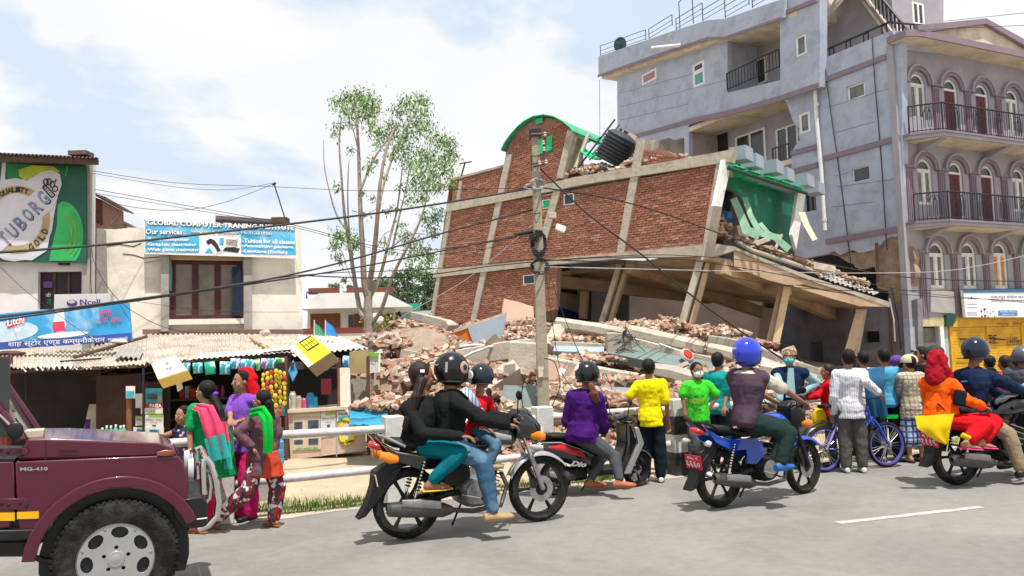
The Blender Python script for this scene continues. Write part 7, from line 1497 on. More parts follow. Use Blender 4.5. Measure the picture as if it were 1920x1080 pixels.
    if bottom:
        m_,fr,bag=bottom[:3];q=MB();torso(q,b,.008,fat,top=.12);legs(q,b,.010,k,fr,bag,fat);soft(q,bottom[3]if len(bottom)>3 else 'trousers',m_,root,.0115,3,.022)
    if shoes:
        for s_ in 'LR':
            a,c,u,f=feet(b,k,s_);q=MB();x=f.cross(u)
            if shoes[0]=='shoe':
                q.loft([(a-f*.035*k-u*.008*k,x*.032*k,u*.034*k),(a+f*.03*k,x*.042*k,u*.045*k),(c-f*.06*k,x*.052*k,u*.034*k),(c+f*.01*k,x*.046*k,u*.025*k),(c+f*.035*k,x*.03*k,u*.015*k)],14);soft(q,'shoe',shoes[1],root,.009,2)
            else:
                q.loft([(a-f*.045*k-u*.036*k,x*.034*k,u*.010*k),(a+f*.04*k-u*.036*k,x*.036*k,u*.010*k),(c-f*.03*k-u*.024*k,x*.050*k,u*.009*k),(c+f*.035*k-u*.018*k,x*.034*k,u*.008*k)],14).build('sandal',shoes[1],root)
                q=MB();m_=(a*.35+c*.65);q.tube([m_-x*.045*k-u*.01*k,m_+u*.032*k,m_+f*.05*k+u*.012*k,m_+u*.033*k,m_+x*.045*k-u*.01*k],.007*k,6).build('sandal_strap',shoes[1],root)
    return root
m_visor=mat('dark_visor',(.015,.016,.02),.08,.1,4,spec=.7);m_hblack=mat('gloss_black_helmet',(.006,.0065,.008),.22,.1,5,spec=.35,coat=.25)
def helmet(b,mt,full=True,decals=(),big=1.0):
    h,R_,k=b.hd,b.hR_,b.hk*big;fd,sd,up=[R_.col[i]for i in range(3)];c=h+up*.022*k-fd*.008*k
    q=MB().ell(c,(.150*k,.128*k,.140*k),R_,26,18,lo=.30 if not full else .2,hi=1);hh=q.build('helmet',mt,b.root,smooth=60)
    if full:
        MB().ell(c-up*.05*k+fd*.01*k,(.140*k,.118*k,.10*k),R_,22,12,lo=.12,hi=.7).build('chin_shell',mt,hh);MB().ell(c+fd*.012*k+up*.005*k,(.146*k,.127*k,.062*k),R_,24,10).build('visor',m_visor,hh)
    else:MB().ell(c+fd*.02*k-up*.01*k,(.140*k,.125*k,.05*k),R_,24,10).build('visor',m_visor,hh)
    MB().tube([c-up*(.085 if not full else .105)*k+(fd*.135*cos(a)+sd*.117*sin(a))*k*(.93 if not full else .86)for a in[2*pi*i/24 for i in range(24)]],.009*k,6,closed=True).build('rim',m_ink,hh)
    for az,el,ru,rv,m_,s_ in decals:  # patches lying on the shell: azimuth/elevation around the helmet
        a,e=RAD(az),RAD(el);n_=(fd*cos(a)*cos(e)+sd*sin(a)*cos(e)+up*sin(e)).normalized();p=c+fd*cos(a)*cos(e)*.150*k+sd*sin(a)*cos(e)*.128*k+up*sin(e)*.140*k;tx=up.cross(n_).normalized();ty=n_.cross(tx)
        if s_ and len(s_)>0 and s_!='o':text(s_,[p-tx*ru-ty*rv,p+tx*ru-ty*rv,p+tx*ru+ty*rv,p-tx*ru+ty*rv],m_,hh,off=.006)
        else:MB().lathe([(.001,.004),(1,0),(1,-.012),(.001,-.012)]if 0 else[(.001,.003),(ru*.8,.0015),(ru,-.006)],p+n_*(.08-ru)*.12,n_,20).build('decal',m_,hh)
    return hh
def cloth(P,w_,mt,name,parent,t=.012,fold=.02,wid=None,vox=None):  # ribbon of cloth along points, width vector per point
    rows=[]
    for i,p in enumerate(P):
        W_=V(wid[i])if wid else V(w_);rows.append([V(p)+W_*(j/6-.5)+(b_ if(b_:=V((0,fold*sin(j*2.1+i*.7),0)))else 0)for j in range(7)])
    sub=[]
    for i in range(len(rows)-1):
        for f_ in(0,.33,.66):sub.append([rows[i][j].lerp(rows[i+1][j],f_)for j in range(7)])
    sub.append(rows[-1]);n=V((0,-1,.2)).normalized();return MB().grid(sub,t=t,n=n).build(name,mt,parent,smooth=180)
# ================================================================== two wheelers
m_tyre=mat('tyre_rubber',(.012,.0115,.011),.85,.25,12,.5,90,grime=(.10,.09,.075),gsc=7,gamt=.4,spec=.15);m_blackp=mat('black_plastic',(.009,.009,.010),.45,.2,8,spec=.3);m_gloss=mat('gloss_black_paint',(.006,.006,.007),.16,.1,6,coat=.8,spec=.5)
m_chrome=mat('worn_chrome',(.60,.59,.57),.12,0,metal=1);m_alum=mat('cast_aluminium',(.36,.36,.36),.42,.2,9,metal=.8,grime=(.08,.07,.06),gsc=9,gamt=.5);m_alloyb=mat('black_alloy',(.014,.014,.015),.5,.2,8,spec=.25);m_seat=mat('black_seat_vinyl',(.009,.009,.009),.6,.2,10,.15,80)
m_orl=mat('amber_lens',(.85,.22,.01),.2,.1,10,spec=.6);m_redl=mat('red_lens',(.55,.02,.02),.2,.15,10,spec=.6);m_plate=mat('red_number_plate',(.50,.02,.05),.5,.08,6);m_clear=mat('clear_lens',(.50,.50,.48),.12,.1,9,spec=.7);m_exh=mat('muffler_steel',(.09,.087,.085),.4,.25,6,metal=.6,grime=(.10,.06,.04),gsc=6,gamt=.5)
m_silver=mat('silver_paint',(.36,.36,.36),.3,.06,5,metal=.4,coat=.4);m_bluep=mat('bike_blue_paint',(.008,.06,.42),.2,.08,5,coat=.8);m_redp=mat('bike_red_paint',(.50,.012,.015),.2,.08,5,coat=.8);m_vio=mat('violet_rim',(.10,.09,.42),.35,.1,5,coat=.3)
def wheel(x,R,w_,par,rimm,nsp=6,disc=False,hub=m_alum,ang=0,name='wheel',steer=0,sty='alloy'):
    a=RAD(steer);Y=V((-sin(a),cos(a),0));X=V((cos(a),sin(a),0));o_=V((x,0,R));h=w_/2
    wl=MB().lathe([(.035,-.05),(.06,-.045),(.06,.045),(.035,.05)],o_,Y,16).build(name,hub,par,local=True)
    t=R*(.20 if sty=='alloy' else .12);MB().lathe([(R-t,-h*.75),(R-t*.6,-h),(R-.018,-h*.8),(R-.004,-h*.45),(R,0),(R-.004,h*.45),(R-.018,h*.8),(R-t*.6,h),(R-t,h*.75)],o_,Y,40,closed=True).build('tyre',m_tyre,wl,local=True)
    MB().lathe([(R-t-.022,-h*.6),(R-t+.006,-h*.72),(R-t+.006,h*.72),(R-t-.022,h*.6)],o_,Y,40,closed=True).build('rim',rimm,wl,local=True)
    mb=MB()
    for i in range(nsp):
        b=2*pi*i/nsp+ang;d_=X*cos(b)+V((0,0,1))*sin(b);s_=Y.cross(d_)
        if sty=='wire':mb.tube([o_+Y*(.03 if i%2 else-.03)+d_*.02,o_+d_*(R-t-.01)+s_*.04*(1 if i%4<2 else-1)],.0028,4)
        else:mb.loft([(o_+d_*.03,s_*.022,Y*.018),(o_+d_*(R-t)*.55,s_*.014,Y*.014),(o_+d_*(R-t-.01),s_*.022,Y*.02)],8)
    mb.build('spoke',rimm if sty!='wire' else m_chrome,wl,local=True,kind='stuff' if sty=='wire' else None)
    if disc:MB().lathe([(.06,-.058),(.118,-.058),(.118,-.053),(.06,-.053)],o_,Y,30,closed=True).build('brake_disc',m_alum,wl,local=True);MB().box(o_+Y*-.06+X*-.085+V((0,0,.06)),(.05,.03,.09)).build('brake_caliper',m_alloyb,wl,local=True)
    return wl
def arcguard(c,R,a0,a1,w_,mt,par,name='mudguard',t=.006):
    rows=[[V((c[0]+R*cos(a),y,c[2]+R*sin(a)+dz))for y,dz in((-w_/2,-.03),(-w_*.42,-.004),(0,.006),(w_*.42,-.004),(w_/2,-.03))]for a in[RAD(a0+(a1-a0)*i/14)for i in range(15)]]
    return MB().grid(rows,t=t,n=(0,0,-.5)).build(name,mt,par,local=True,smooth=60)
def PY(pts,y0,y1,mt,name,par,bev=.01):return MB().prism([pts],lambda a,b,w_:V((a,y0-w_*1.0,b))if 0 else V((a,y0-w_,b)),y1-y0).build(name,mt,par,local=True,smooth=30,bev=bev)
def LX(rings,mt,name,par,n=14,pw=.8,**k):return MB().loft([((x,y,z),(0,ry,0),(0,0,rz))for x,y,z,ry,rz in rings],n,pw=pw).build(name,mt,par,local=True,smooth=50,**k)
def TB(pts,r_,mt,name,par,n=8):return MB().tube(pts,r_,n).build(name,mt,par,local=True)
def place(name,r_,f_,wb,label,cat,group=None):
    a,b=G(*r_),G(*f_);d_=b-a;o=thing(name,label,cat,a,math.atan2(d_.y,d_.x),group);s_=d_.length/wb;o.scale=(s_,)*3;return o
def moto(r_,f_,label,body,accent,sty,plate=None,tail='amber',steer=0,rimm=m_alloyb,forkm=m_alum):
    o=place('motorcycle',r_,f_,1.27,label,'motorcycle','motorcycles on the road');R=.305
    wheel(0,R,.12,o,rimm,6,hub=m_alloyb);wheel(1.27,R,.09,o,rimm,6,True,hub=m_alloyb,steer=steer)
    for y in(-.085,.085):TB([(1.27,y,R),(1.155,y,.62)],.026,forkm,'fork_leg',o);TB([(1.155,y,.62),(1.04,y,.93)],.017,m_chrome if forkm is m_alum else m_blackp,'fork_tube',o)
    arcguard((1.27,0,R),R+.03,38,155,.12,m_silver if sty=='hero' else body if sty=='blue' else m_blackp,o);arcguard((0,0,R),R+.05,70,158,.15,m_blackp,o,'rear_hugger')
    PY([(-.34,.60),(-.20,.66),(-.02,.64),(-.12,.52),(-.30,.36),(-.44,.24),(-.52,.22),(-.42,.34),(-.36,.48)],-.07,.07,m_blackp,'rear_mudflap',o,.006)
    TB([(.05,-.10,R),(.35,-.10,.36),(.55,-.09,.36)],.026,m_blackp,'swingarm',o);TB([(.05,.10,R),(.35,.10,.36),(.55,.09,.36)],.026,m_blackp,'swingarm',o)
    for y in(-.13,.13):
        TB([(.02,y,.34),(.12,y,.66)],.014,m_chrome,'shock_absorber',o);q=MB();
        for i in range(9):q.lathe([(.026,0),(.030,.006),(.026,.012)],V((.045+.0085*i,y,.42+.027*i)),(.3,0,1),10,closed=True)
        q.build('shock_spring',m_blackp,o,local=True,kind='stuff')
    TB([(1.02,0,.88),(.80,0,.62),(.74,0,.30),(.50,0,.26),(.42,0,.40),(.40,0,.66),(.75,0,.72),(1.0,0,.82)],.022,m_blackp,'frame_tube',o)
    # engine
    en=MB().loft([((.60,-.15,.36),(.13,0,0),(0,0,.11)),((.60,-.10,.36),(.17,0,0),(0,0,.14)),((.60,.10,.36),(.17,0,0),(0,0,.14)),((.60,.15,.36),(.12,0,0),(0,0,.10))],18,pw=.8).build('engine_case',m_alum if sty=='hero' else m_alloyb,o,local=True,smooth=40)
    q=MB().box((.74,0,.50),(.15,.16,.20),Matrix.Rotation(.25,3,'Y')).build('cylinder',m_alloyb,en,local=True)
    for i in range(7):MB().box((.715+.010*i,0,.43+.027*i),(.22,.22,.010),Matrix.Rotation(.3,3,'Y')).build('cooling_fin',m_alloyb if i%2 else m_alum,en,local=True,smooth=0)
    MB().box((.60,-.02,.53),(.12,.12,.1)).build('carburettor',m_alum,en,local=True,bev=.015);MB().lathe([(.09,0),(.095,.02),(.05,.03),(.01,.032)],V((.58,-.155,.36)),(0,-1,0),20).build('clutch_cover',m_alum,en,local=True);TB([(.56,-.17,.33),(.70,-.19,.27),(.74,-.22,.27)],.010,m_blackp,'kick_lever',en)
    # exhaust on the camera side
    ex=TB([(.86,-.06,.50),(.90,-.10,.38),(.82,-.14,.22),(.55,-.15,.20),(.30,-.165,.24)],.022,m_exh,'exhaust_header',o)
    MB().lathe([(.02,-.02),(.035,0),(.062,.08),(.066,.40),(.058,.56),(.03,.585),(.022,.56),(.01,.50)],V((.34,-.17,.235)),(-1,-.03,.20 if sty=='blue' else .12),20).build('muffler',m_exh if sty!='hero' else m_chrome if 0 else m_exh,ex,local=True)
    LX([(.22,-.235,.30,.012,.035),(.05,-.240,.33,.014,.04),(-.12,-.243,.35,.012,.03)],m_alum,'heat_shield',ex)
    # body
    LX([(.52,0,.76,.06,.03),(.58,0,.79,.115,.075),(.72,0,.82,.15,.11),(.86,0,.83,.15,.11),(.97,0,.80,.11,.09),(1.03,0,.78,.05,.04)],body,'fuel_tank',o,18)
    for y in(-.152,.135):LX([(.66,y,.80,.012,.02),(.78,y,.83,.018,.035),(.94,y*.9,.80,.012,.02)],accent,'tank_stripe',o)
    LX([(.60,0,.765,.10,.03),(.48,0,.745,.13,.045),(.25,0,.755,.135,.045),(.08,0,.80,.13,.05),(-.12,0,.83,.11,.045),(-.22,0,.84,.06,.02)],m_seat,'seat',o,16)
    for s_ in(-1,1):
        y=.12*s_
        PY([(.42,.70),(.16,.70),(-.10,.755),(-.36,.86),(-.42,.90),(-.28,.80),(-.16,.70),(.06,.60),(.40,.58),(.50,.64)],y-.02,y+.02,body,'tail_panel',o);PY([(.52,.66),(.30,.60),(.28,.44),(.42,.42),(.54,.50)],y*1.05-.015,y*1.05+.015,body if sty=='blue' else m_blackp,'side_panel',o)
        PY([(.10,.70),(-.14,.755),(-.34,.84),(-.16,.77),(.04,.72)],y*1.16-.012,y*1.16+.012,accent,'tail_stripe',o,.004)
        LX([(-.30,.16*s_,.70,.015,.015),(-.38,.175*s_,.70,.03,.035),(-.44,.175*s_,.70,.02,.02)],m_orl if sty=='hero' else m_clear,'rear_indicator',o)if sty!='hero' else LX([(-.12,y*1.1,.70,.03,.03),(-.24,y*1.1,.715,.04,.05),(-.36,y,.74,.03,.035)],m_orl,'rear_indicator',o)
        LX([(1.14,.13*s_,.80,.015,.015),(1.20,.17*s_,.80,.04,.045),(1.27,.15*s_,.79,.02,.03)],m_orl,'front_indicator',o)
        TB([(.42,.12*s_,.38),(.40,.24*s_,.36)],.014,m_blackp,'rider_footpeg',o);TB([(.16,.12*s_,.40),(.15,.24*s_,.40)],.012,m_blackp,'pillion_footpeg',o)
        TB([(.98,.06*s_,.95),(.96,.20*s_,1.02),(.90,.33*s_,1.02)],.012,m_blackp,'handlebar',o);TB([(.93,.26*s_,1.02),(.885,.37*s_,1.02)],.018,m_seat,'grip',o);TB([(.99,.2*s_,1.01),(.97,.30*s_,1.0),(.95,.36*s_,.99)],.006,m_chrome,'brake_lever',o)
        TB([(.97,.22*s_,1.03),(.94,.30*s_,1.16)],.006,m_blackp,'mirror_stem',o);MB().ell((.935,.335*s_,1.19),(.015,.065,.042)).build('mirror',m_blackp,o,local=True)
    TB([(-.05,-.13,.80),(-.28,-.12,.89),(-.33,0,.90),(-.28,.12,.89),(-.05,.13,.80)],.012,m_blackp if sty=='blue' else m_silver,'grab_rail',o)
    LX([(-.34,0,.80,.09,.03),(-.42,0,.82,.08,.035),(-.46,0,.82,.05,.02)],m_redl,'tail_light',o)
    TB([(1.00,0,.84),(1.06,0,.96)],.03,m_blackp,'steering_stem',o)
    if sty!='dark':
        LX([(1.02,0,.90,.10,.12),(1.10,0,.90,.15,.15),(1.20,0,.86,.13,.12),(1.28,0,.83,.07,.07)],m_gloss if sty=='hero' else m_blackp,'head_fairing',o,18);LX([(1.24,0,.83,.09,.07),(1.30,0,.82,.07,.055),(1.31,0,.82,.02,.02)],m_clear,'headlight',o);LX([(1.02,0,1.0,.08,.01),(1.14,0,1.00,.11,.05),(1.22,0,.93,.08,.02)],mat('smoke_screen',(.02,.025,.02),.12,.1,5,spec=.6),'fly_screen',o)
        MB().box((1.03,0,1.0),(.10,.16,.05),Matrix.Rotation(-.7,3,'Y')).build('instrument_cluster',m_blackp,o,local=True,bev=.015)
    else:MB().lathe([(.02,0),(.08,.03),(.095,.10),(.085,.12)],V((1.10,0,.88)),(1,0,-.05),20).build('headlight',m_chrome,o,local=True);MB().lathe([(.03,-.02),(.045,0),(.04,.03)],V((1.02,-.03,1.02)),(-.6,0,1),16).build('instrument_cluster',m_chrome,o,local=True)
    TB([(.55,.10,.26),(.48,.20,.02)],.010,m_blackp,'side_stand',o);TB([(.40,-.2,.37),(.60,-.2,.31)],.007,m_chrome,'brake_pedal',o)
    TB([(1.27,.05,.36),(1.20,.10,.60),(1.03,.06,.92)],.005,m_blackp,'brake_hose',o);TB([(.92,-.28,1.0),(1.08,-.12,.98),(1.02,-.03,.80)],.005,m_blackp,'control_cable',o)
    if plate:
        MB().box((-.47,0,.50),(.012,.24,.15),Matrix.Rotation(-.25,3,'Y')).build('number_plate',m_plate,o,local=True,bev=.004)
        f=lambda y,z:V((-.479-.0+(z-.5)*-.25,y,z));text(plate[0],[f(.08,.525),f(-.08,.525),f(-.08,.555),f(.08,.555)],m_white,o,local=True,bold=.02);text(plate[1],[f(.10,.445),f(-.10,.445),f(-.10,.51),f(.10,.51)],m_white,o,local=True,bold=.03)
    else:MB().box((-.40,-.02,.53),(.01,.16,.10),Matrix.Rotation(-.3,3,'Y')).build('number_plate',m_ptan,o,local=True)
    for ch in o.children_recursive:
        if ch.type=='MESH' and ch.name.split('.')[0]not in('wheel','tyre','rim','spoke','rear_hugger','muffler','heat_shield','rear_mudflap'):
            for v_ in ch.data.vertices:
                if v_.co.x<-.12:v_.co.x=-.12+(v_.co.x+.12)*.62
        elif ch.name.startswith('rear_mudflap'):
            for v_ in ch.data.vertices:v_.co.x=v_.co.x*.8-.03
    return o
bk1=moto((765,1010),(1012,977),'black motorcycle with silver tail panels carrying a couple and a child',m_gloss,m_silver,'hero')
bk2=moto((1350,951),(1508,925),'blue motorcycle with red number plate ridden by the man in the blue helmet',m_bluep,mat('sky_stripe',(.04,.15,.55),.25),'blue',('बा६८ प','६६६०'),steer=6,forkm=m_alloyb)
bk3=moto((1795,909),(1965,893),'dark motorcycle with red plate carrying the woman in the orange top',m_gloss,m_blackp,'dark',('बा ३५ प','१११९'))
if 1:  # pale chrome bars in front of the far right crowd belong to a parked bike
    bk4=moto((1915,858),(2040,850),'dark parked motorcycle with chrome bars at the very right edge',m_gloss,m_chrome,'dark')
# scooter
sc_=place('scooter',(1042,928),(1194,912),1.24,'black scooter with red side stripe and silver front shield','scooter')
wheel(0,.23,.10,sc_,m_alloyb,5,hub=m_alloyb);wheel(1.24,.24,.10,sc_,m_alloyb,5,steer=14)
MB().loft([((-.36,0,.70),(0,.10,0),(0,0,.04)),((-.22,0,.64),(0,.19,0),(0,0,.12)),((.10,0,.58),(0,.21,0),(0,0,.15)),((.35,0,.50),(0,.20,0),(0,0,.17)),((.52,0,.42),(0,.15,0),(0,0,.14))],18,pw=.75).build('rear_body',m_gloss,sc_,local=True,smooth=50)
for s_ in(-1,1):LX([(-.18,.195*s_,.66,.012,.01),(.02,.205*s_,.64,.018,.05),(.22,.205*s_,.57,.016,.045),(.36,.19*s_,.50,.01,.02)],m_redp,'red_side_panel',sc_);LX([(-.25,.16*s_,.72,.01,.006),(.0,.20*s_,.71,.01,.010),(.3,.195*s_,.60,.01,.006)],m_silver,'silver_line',sc_)
text('Dio',[V((.12,-.222,.40)),V((.36,-.212,.36)),V((.37,-.212,.43)),V((.13,-.222,.47))],m_white,sc_,local=True,bold=.05,shear=.4)
LX([(.50,0,.66,.08,.02),(.38,0,.72,.14,.05),(.10,0,.77,.15,.05),(-.15,0,.79,.13,.04),(-.28,0,.79,.07,.02)],m_seat,'seat',sc_,16)
LX([(-.30,0,.68,.10,.05),(-.40,0,.69,.09,.05),(-.44,0,.70,.05,.03)],m_redl,'tail_light',sc_);TB([(-.10,-.13,.80),(-.36,-.11,.83),(-.40,0,.84),(-.36,.11,.83),(-.10,.13,.80)],.013,m_blackp,'grab_rail',sc_)
for s_ in(-1,1):LX([(-.24,.17*s_,.66,.02,.03),(-.34,.14*s_,.67,.02,.035),(-.4,.1*s_,.68,.01,.02)],m_clear,'rear_indicator',sc_)
MB().box((.72,0,.27),(.46,.34,.10)).build('floorboard',m_blackp,sc_,local=True,bev=.03);PY([(.48,.30),(.62,.34),(.56,.50),(.42,.46)],-.17,.17,m_blackp,'underseat_panel',sc_,.02)
PY([(.88,.26),(.98,.22),(1.18,.62),(1.10,.90),(1.02,.92),(1.02,.62)],-.17,.17,m_gloss,'leg_shield',sc_,.04);
for s_ in(-1,1):PY([(.94,.22),(1.02,.22),(1.26,.62),(1.18,.84),(1.12,.84),(1.17,.62)],.19*s_-.03,.19*s_+.03,m_silver,'shield_edge',sc_,.015)
arcguard((1.24,0,.24),.29,25,150,.14,m_gloss,sc_);TB([(1.24,-.08,.24),(1.12,-.07,.60)],.028,m_blackp,'fork_leg',sc_);TB([(1.24,.08,.24),(1.12,.07,.60)],.028,m_blackp,'fork_leg',sc_)
LX([(.92,0,.95,.10,.03),(1.0,0,.98,.22,.055),(1.10,0,.96,.18,.06),(1.16,0,.93,.08,.04)],m_gloss,'handlebar_cowl',sc_)
for s_ in(-1,1):TB([(1.0,.2*s_,.99),(.93,.36*s_,1.0)],.017,m_seat,'grip',sc_);TB([(1.0,.24*s_,1.0),(.99,.32*s_,1.18)],.006,m_blackp,'mirror_stem',sc_);MB().ell((.98,.35*s_,1.20),(.02,.06,.05)).build('mirror',m_glass,sc_,local=True)
MB().lathe([(.02,0),(.05,.03),(.062,.10),(.062,.34),(.05,.42),(.02,.43)],V((.20,-.20,.24)),(-1,-.05,.25),18).build('muffler',m_exh,sc_,local=True);LX([(.05,-.262,.27,.008,.03),(-.12,-.275,.31,.012,.04),(-.20,-.27,.33,.008,.03)],m_alum,'heat_shield',sc_);MB().box((.22,0,.26),(.45,.2,.18)).build('engine_block',m_alloyb,sc_,local=True,bev=.04);TB([(.42,-.14,.20),(.30,-.18,.06)],.014,m_blackp,'centre_stand',sc_)
# bicycle
bi=place('bicycle',(1548,886),(1657,877),.99,'blue mountain bicycle with violet rims held by the man in the striped shirt','bicycle')
for x in(0,1.06):wheel(x,.33,.05,bi,m_vio,28,sty='wire',hub=m_chrome)
m_bfr=mat('bicycle_blue',(.01,.08,.50),.25,.1,6,coat=.6);m_bfv=mat('bicycle_violet',(.28,.24,.55),.3,.1,6,coat=.4)
for P_,mt,nm in(([(0,0,.33),(.42,0,.30)],m_bfv,'chain_stay'),([(0,.05,.33),(.22,.03,.68)],m_bfv,'seat_stay'),([(0,-.05,.33),(.22,-.03,.68)],m_bfv,'seat_stay'),([(.42,0,.30),(.20,0,.78)],m_bfr,'seat_tube'),([(.22,0,.70),(.50,0,.62),(.80,0,.82)],m_bfr,'top_tube'),([(.42,0,.30),(.84,0,.74)],m_bfr,'down_tube'),([(.80,0,.70),(.76,0,.90)],m_bfr,'head_tube')):TB(P_,.024 if nm not in('seat_stay','chain_stay')else .013,mt,nm,bi)
for y in(-.05,.05):TB([(1.06,y,.33),(.90,y,.62),(.83,y,.70)],.018,m_bfr,'fork_leg',bi)
TB([(.20,0,.78),(.17,0,.92)],.013,m_chrome,'seat_post',bi);LX([(-.02,0,.93,.09,.03),(.10,0,.94,.08,.03),(.24,0,.94,.03,.02)],m_seat,'saddle',bi);TB([(.76,0,.90),(.80,0,1.0),(.78,.10,1.02),(.74,.30,1.04)],.012,m_blackp,'handlebar',bi);TB([(.80,0,1.0),(.78,-.10,1.02),(.74,-.30,1.04)],.012,m_blackp,'handlebar',bi)
MB().lathe([(.03,-.05),(.09,-.05),(.09,-.045),(.03,-.045)],V((.42,0,.30)),(0,1,0),24,closed=True).build('chainring',m_iron,bi,local=True);MB().lathe([(.02,-.045),(.045,-.045),(.045,-.02),(.02,-.02)],V((0,0,.33)),(0,1,0),18,closed=True).build('sprocket',m_iron,bi,local=True)
TB([(0,-.048,.375),(.42,-.048,.39)],.005,m_iron,'chain',bi);TB([(0,-.048,.285),(.42,-.048,.21)],.005,m_iron,'chain',bi)
for s_ in(-1,1):TB([(.42,.07*s_,.30),(.42+.16*s_,.08*s_,.26)],.010,m_chrome,'crank_arm',bi);MB().box((.42+.16*s_,.13*s_,.26),(.08,.09,.025)).build('pedal',m_blackp,bi,local=True)
arcguard((0,0,.33),.40,75,165,.06,m_blackp,bi,'rear_mudguard')
# ================================================================== maroon jeep
JH=25;ja=RAD(JH)
m_mar=mat('maroon_car_paint',(.068,.002,.018),.35,.04,3,coat=.7,spec=.3,metal=.0);m_trim=mat('black_trim',(.008,.008,.009),.4,.2,6,spec=.4)
jc=D(220,1035,5.82);jo=V((jc.x,jc.y,0));jp=thing('jeep','maroon jeep with chrome bull bar cut off by the left picture edge','jeep',jo,ja)
J0=Plane(0,1000,5,0);J0.o=jo;J0.u=V((cos(ja),sin(ja),0));J0.n=V((sin(ja),-cos(ja),0))
def jz(pts):return[J0.uz(x,y)for x,y in pts]  # (x forward, z) on the near body side; local y = 0, far side at y = 1.5
WZ_=J0.uz(218,1035);RW=.408
def jprism(pts,y0,y1,mt,name,par=jp,bev=.012,px=True,holes=None):
    l=jz(pts)if px else pts;return MB().prism([l]+(holes or[]),lambda a,b,w_:V((a,y0-w_,b)),y1-y0).build(name,mt,par,local=True,smooth=35,bev=bev)
wc=V((WZ_[0],0,RW))
def arcw(r_,a0,a1,n=16):return[(wc.x+r_*cos(RAD(a0+(a1-a0)*i/n)),wc.z+r_*1.0*sin(RAD(a0+(a1-a0)*i/n)))for i in range(n+1)]
pz_=lambda x,y:J0.uz(x,y)
side=[pz_(28,866),pz_(34,1000),pz_(70,1000)]+arcw(RW*1.24,168,18)[0:]+[pz_(352,930),pz_(355,905),pz_(344,868),pz_(335,856),pz_(322,854)]
jprism(side,.0,.06,m_mar,'front_wing',px=False);jprism(side,1.44,1.50,m_mar,'front_wing',px=False)
hood=[pz_(30,864),pz_(44,830),pz_(50,824),pz_(110,823),pz_(180,825),pz_(300,832),pz_(322,840),pz_(333,856)]
jprism(hood,.05,1.45,m_mar,'bonnet',px=False,bev=.03);jprism([pz_(34,866),pz_(333,858),pz_(352,900),pz_(350,930),pz_(330,940),pz_(34,990)],.40,1.10,m_trim,'engine_bay',px=False,bev=0)
jprism([pz_(84,826),pz_(86,826),pz_(86,866),pz_(84,866)],.046,.05,m_trim,'bonnet_seam',px=False,bev=0)
fo=arcw(RW*1.42,174,22);fi=arcw(RW*1.22,174,22)[::-1]
for y0 in(-.09,1.44):jprism(fo+fi,y0,y0+.15,m_mar,'wheel_arch_flare',px=False,bev=.025)
jprism(arcw(RW*1.2,200,-20),.12,1.38,m_trim,'inner_wheel_well',px=False,bev=0)
door=[pz_(-260,866),pz_(26,866),pz_(27,900),pz_(27,960),pz_(20,988),pz_(0,992),pz_(-260,1002)]
for y0 in(-.004,1.45):d_=jprism(door,y0,y0+.05,m_mar,'door',px=False);MB().box((pz_(-190,0)[0],y0,pz_(0,885)[1]),(.14,.05,.04)).build('handle',m_trim,d_,local=True,bev=.008)
jprism([pz_(-420,1000),pz_(-264,1002),pz_(-264,864),pz_(-420,862)],0,1.5,m_mar,'rear_body',px=False);jprism([pz_(-262,860),pz_(26,862),pz_(26,1000),pz_(-262,1000)],.06,1.44,m_trim,'cabin_floor',px=False,bev=0)
for z0,z1,x0,x1 in((962,977,-150,28),(960,973,32,73)):jprism([pz_(x0,z1),pz_(x1,z1-1),pz_(x1,z0-1),pz_(x0,z0)],-.012,0,mat('yellow_stripe',(.75,.38,.01),.4,.05,4),'yellow_stripe',px=False,bev=0)
jprism([pz_(-260,1022),pz_(85,1010),pz_(90,990),pz_(-260,1000)],-.06,.08,m_trim,'side_step',px=False);jprism([pz_(-260,1052),pz_(45,1050),pz_(80,1020),pz_(-260,1025)],.15,1.3,m_trim,'chassis',px=False)
TB([J0.at(*p)for p in()]or[(pz_(55,1045)[0],.1,pz_(55,1045)[1]),(pz_(80,1056)[0],.1,pz_(80,1056)[1]),(pz_(112,1056)[0],.1,pz_(112,1056)[1])],.02,m_trim,'step_bracket',jp)
# windscreen, pillars, roof
xs=pz_(0,764)[0];zb=pz_(40,826)[1];xb=pz_(38,826)[0];zr=zb+.62;xr=xb-.36
for y in(.04,1.46):TB([(xb,y,zb),(xr,y,zr),(xr-1.9,y,zr),(xr-2.0,y,zb)],.035,m_mar,'pillar',jp);TB([(xb-.80,y,zb),(xb-.85,y,zr)],.03,m_mar,'pillar',jp)
MB().hexa([V((xb-.01,.06,zb)),V((xb-.01,1.44,zb)),V((xb-.02,1.44,zb)),V((xb-.02,.06,zb)),V((xr+.01,.06,zr)),V((xr+.01,1.44,zr)),V((xr,1.44,zr)),V((xr,.06,zr))]).build('windscreen',m_glass,jp,local=True,smooth=0)
MB().box((xr-.97,.75,zr+.02),(2.05,1.5,.06)).build('roof',m_mar,jp,local=True,bev=.02);MB().box((xb-.42,.05,zb+.3),(.7,.01,.55)).build('side_window',m_glass,jp,local=True,smooth=0);MB().box((xb-1.2,.75,zb+.3),(.02,1.38,.55)).build('rear_partition',m_trim,jp,local=True,smooth=0)
for x,z in((2,844),(15,848),(38,846),(43,852),(4,945),(16,947),(38,944),(48,948)):MB().ell((pz_(x,z)[0],-.014,pz_(x,z)[1]),(.012,.008,.012),n=8,m=5).build('hinge_bolt',m_trim,jp,local=True)
for z0,z1 in((840,854),(935,955)):jprism([pz_(-6,z1),pz_(50,z1),pz_(54,(z0+z1)/2),pz_(50,z0),pz_(-6,z0)],-.012,0,m_mar,'door_hinge',px=False,bev=.004)
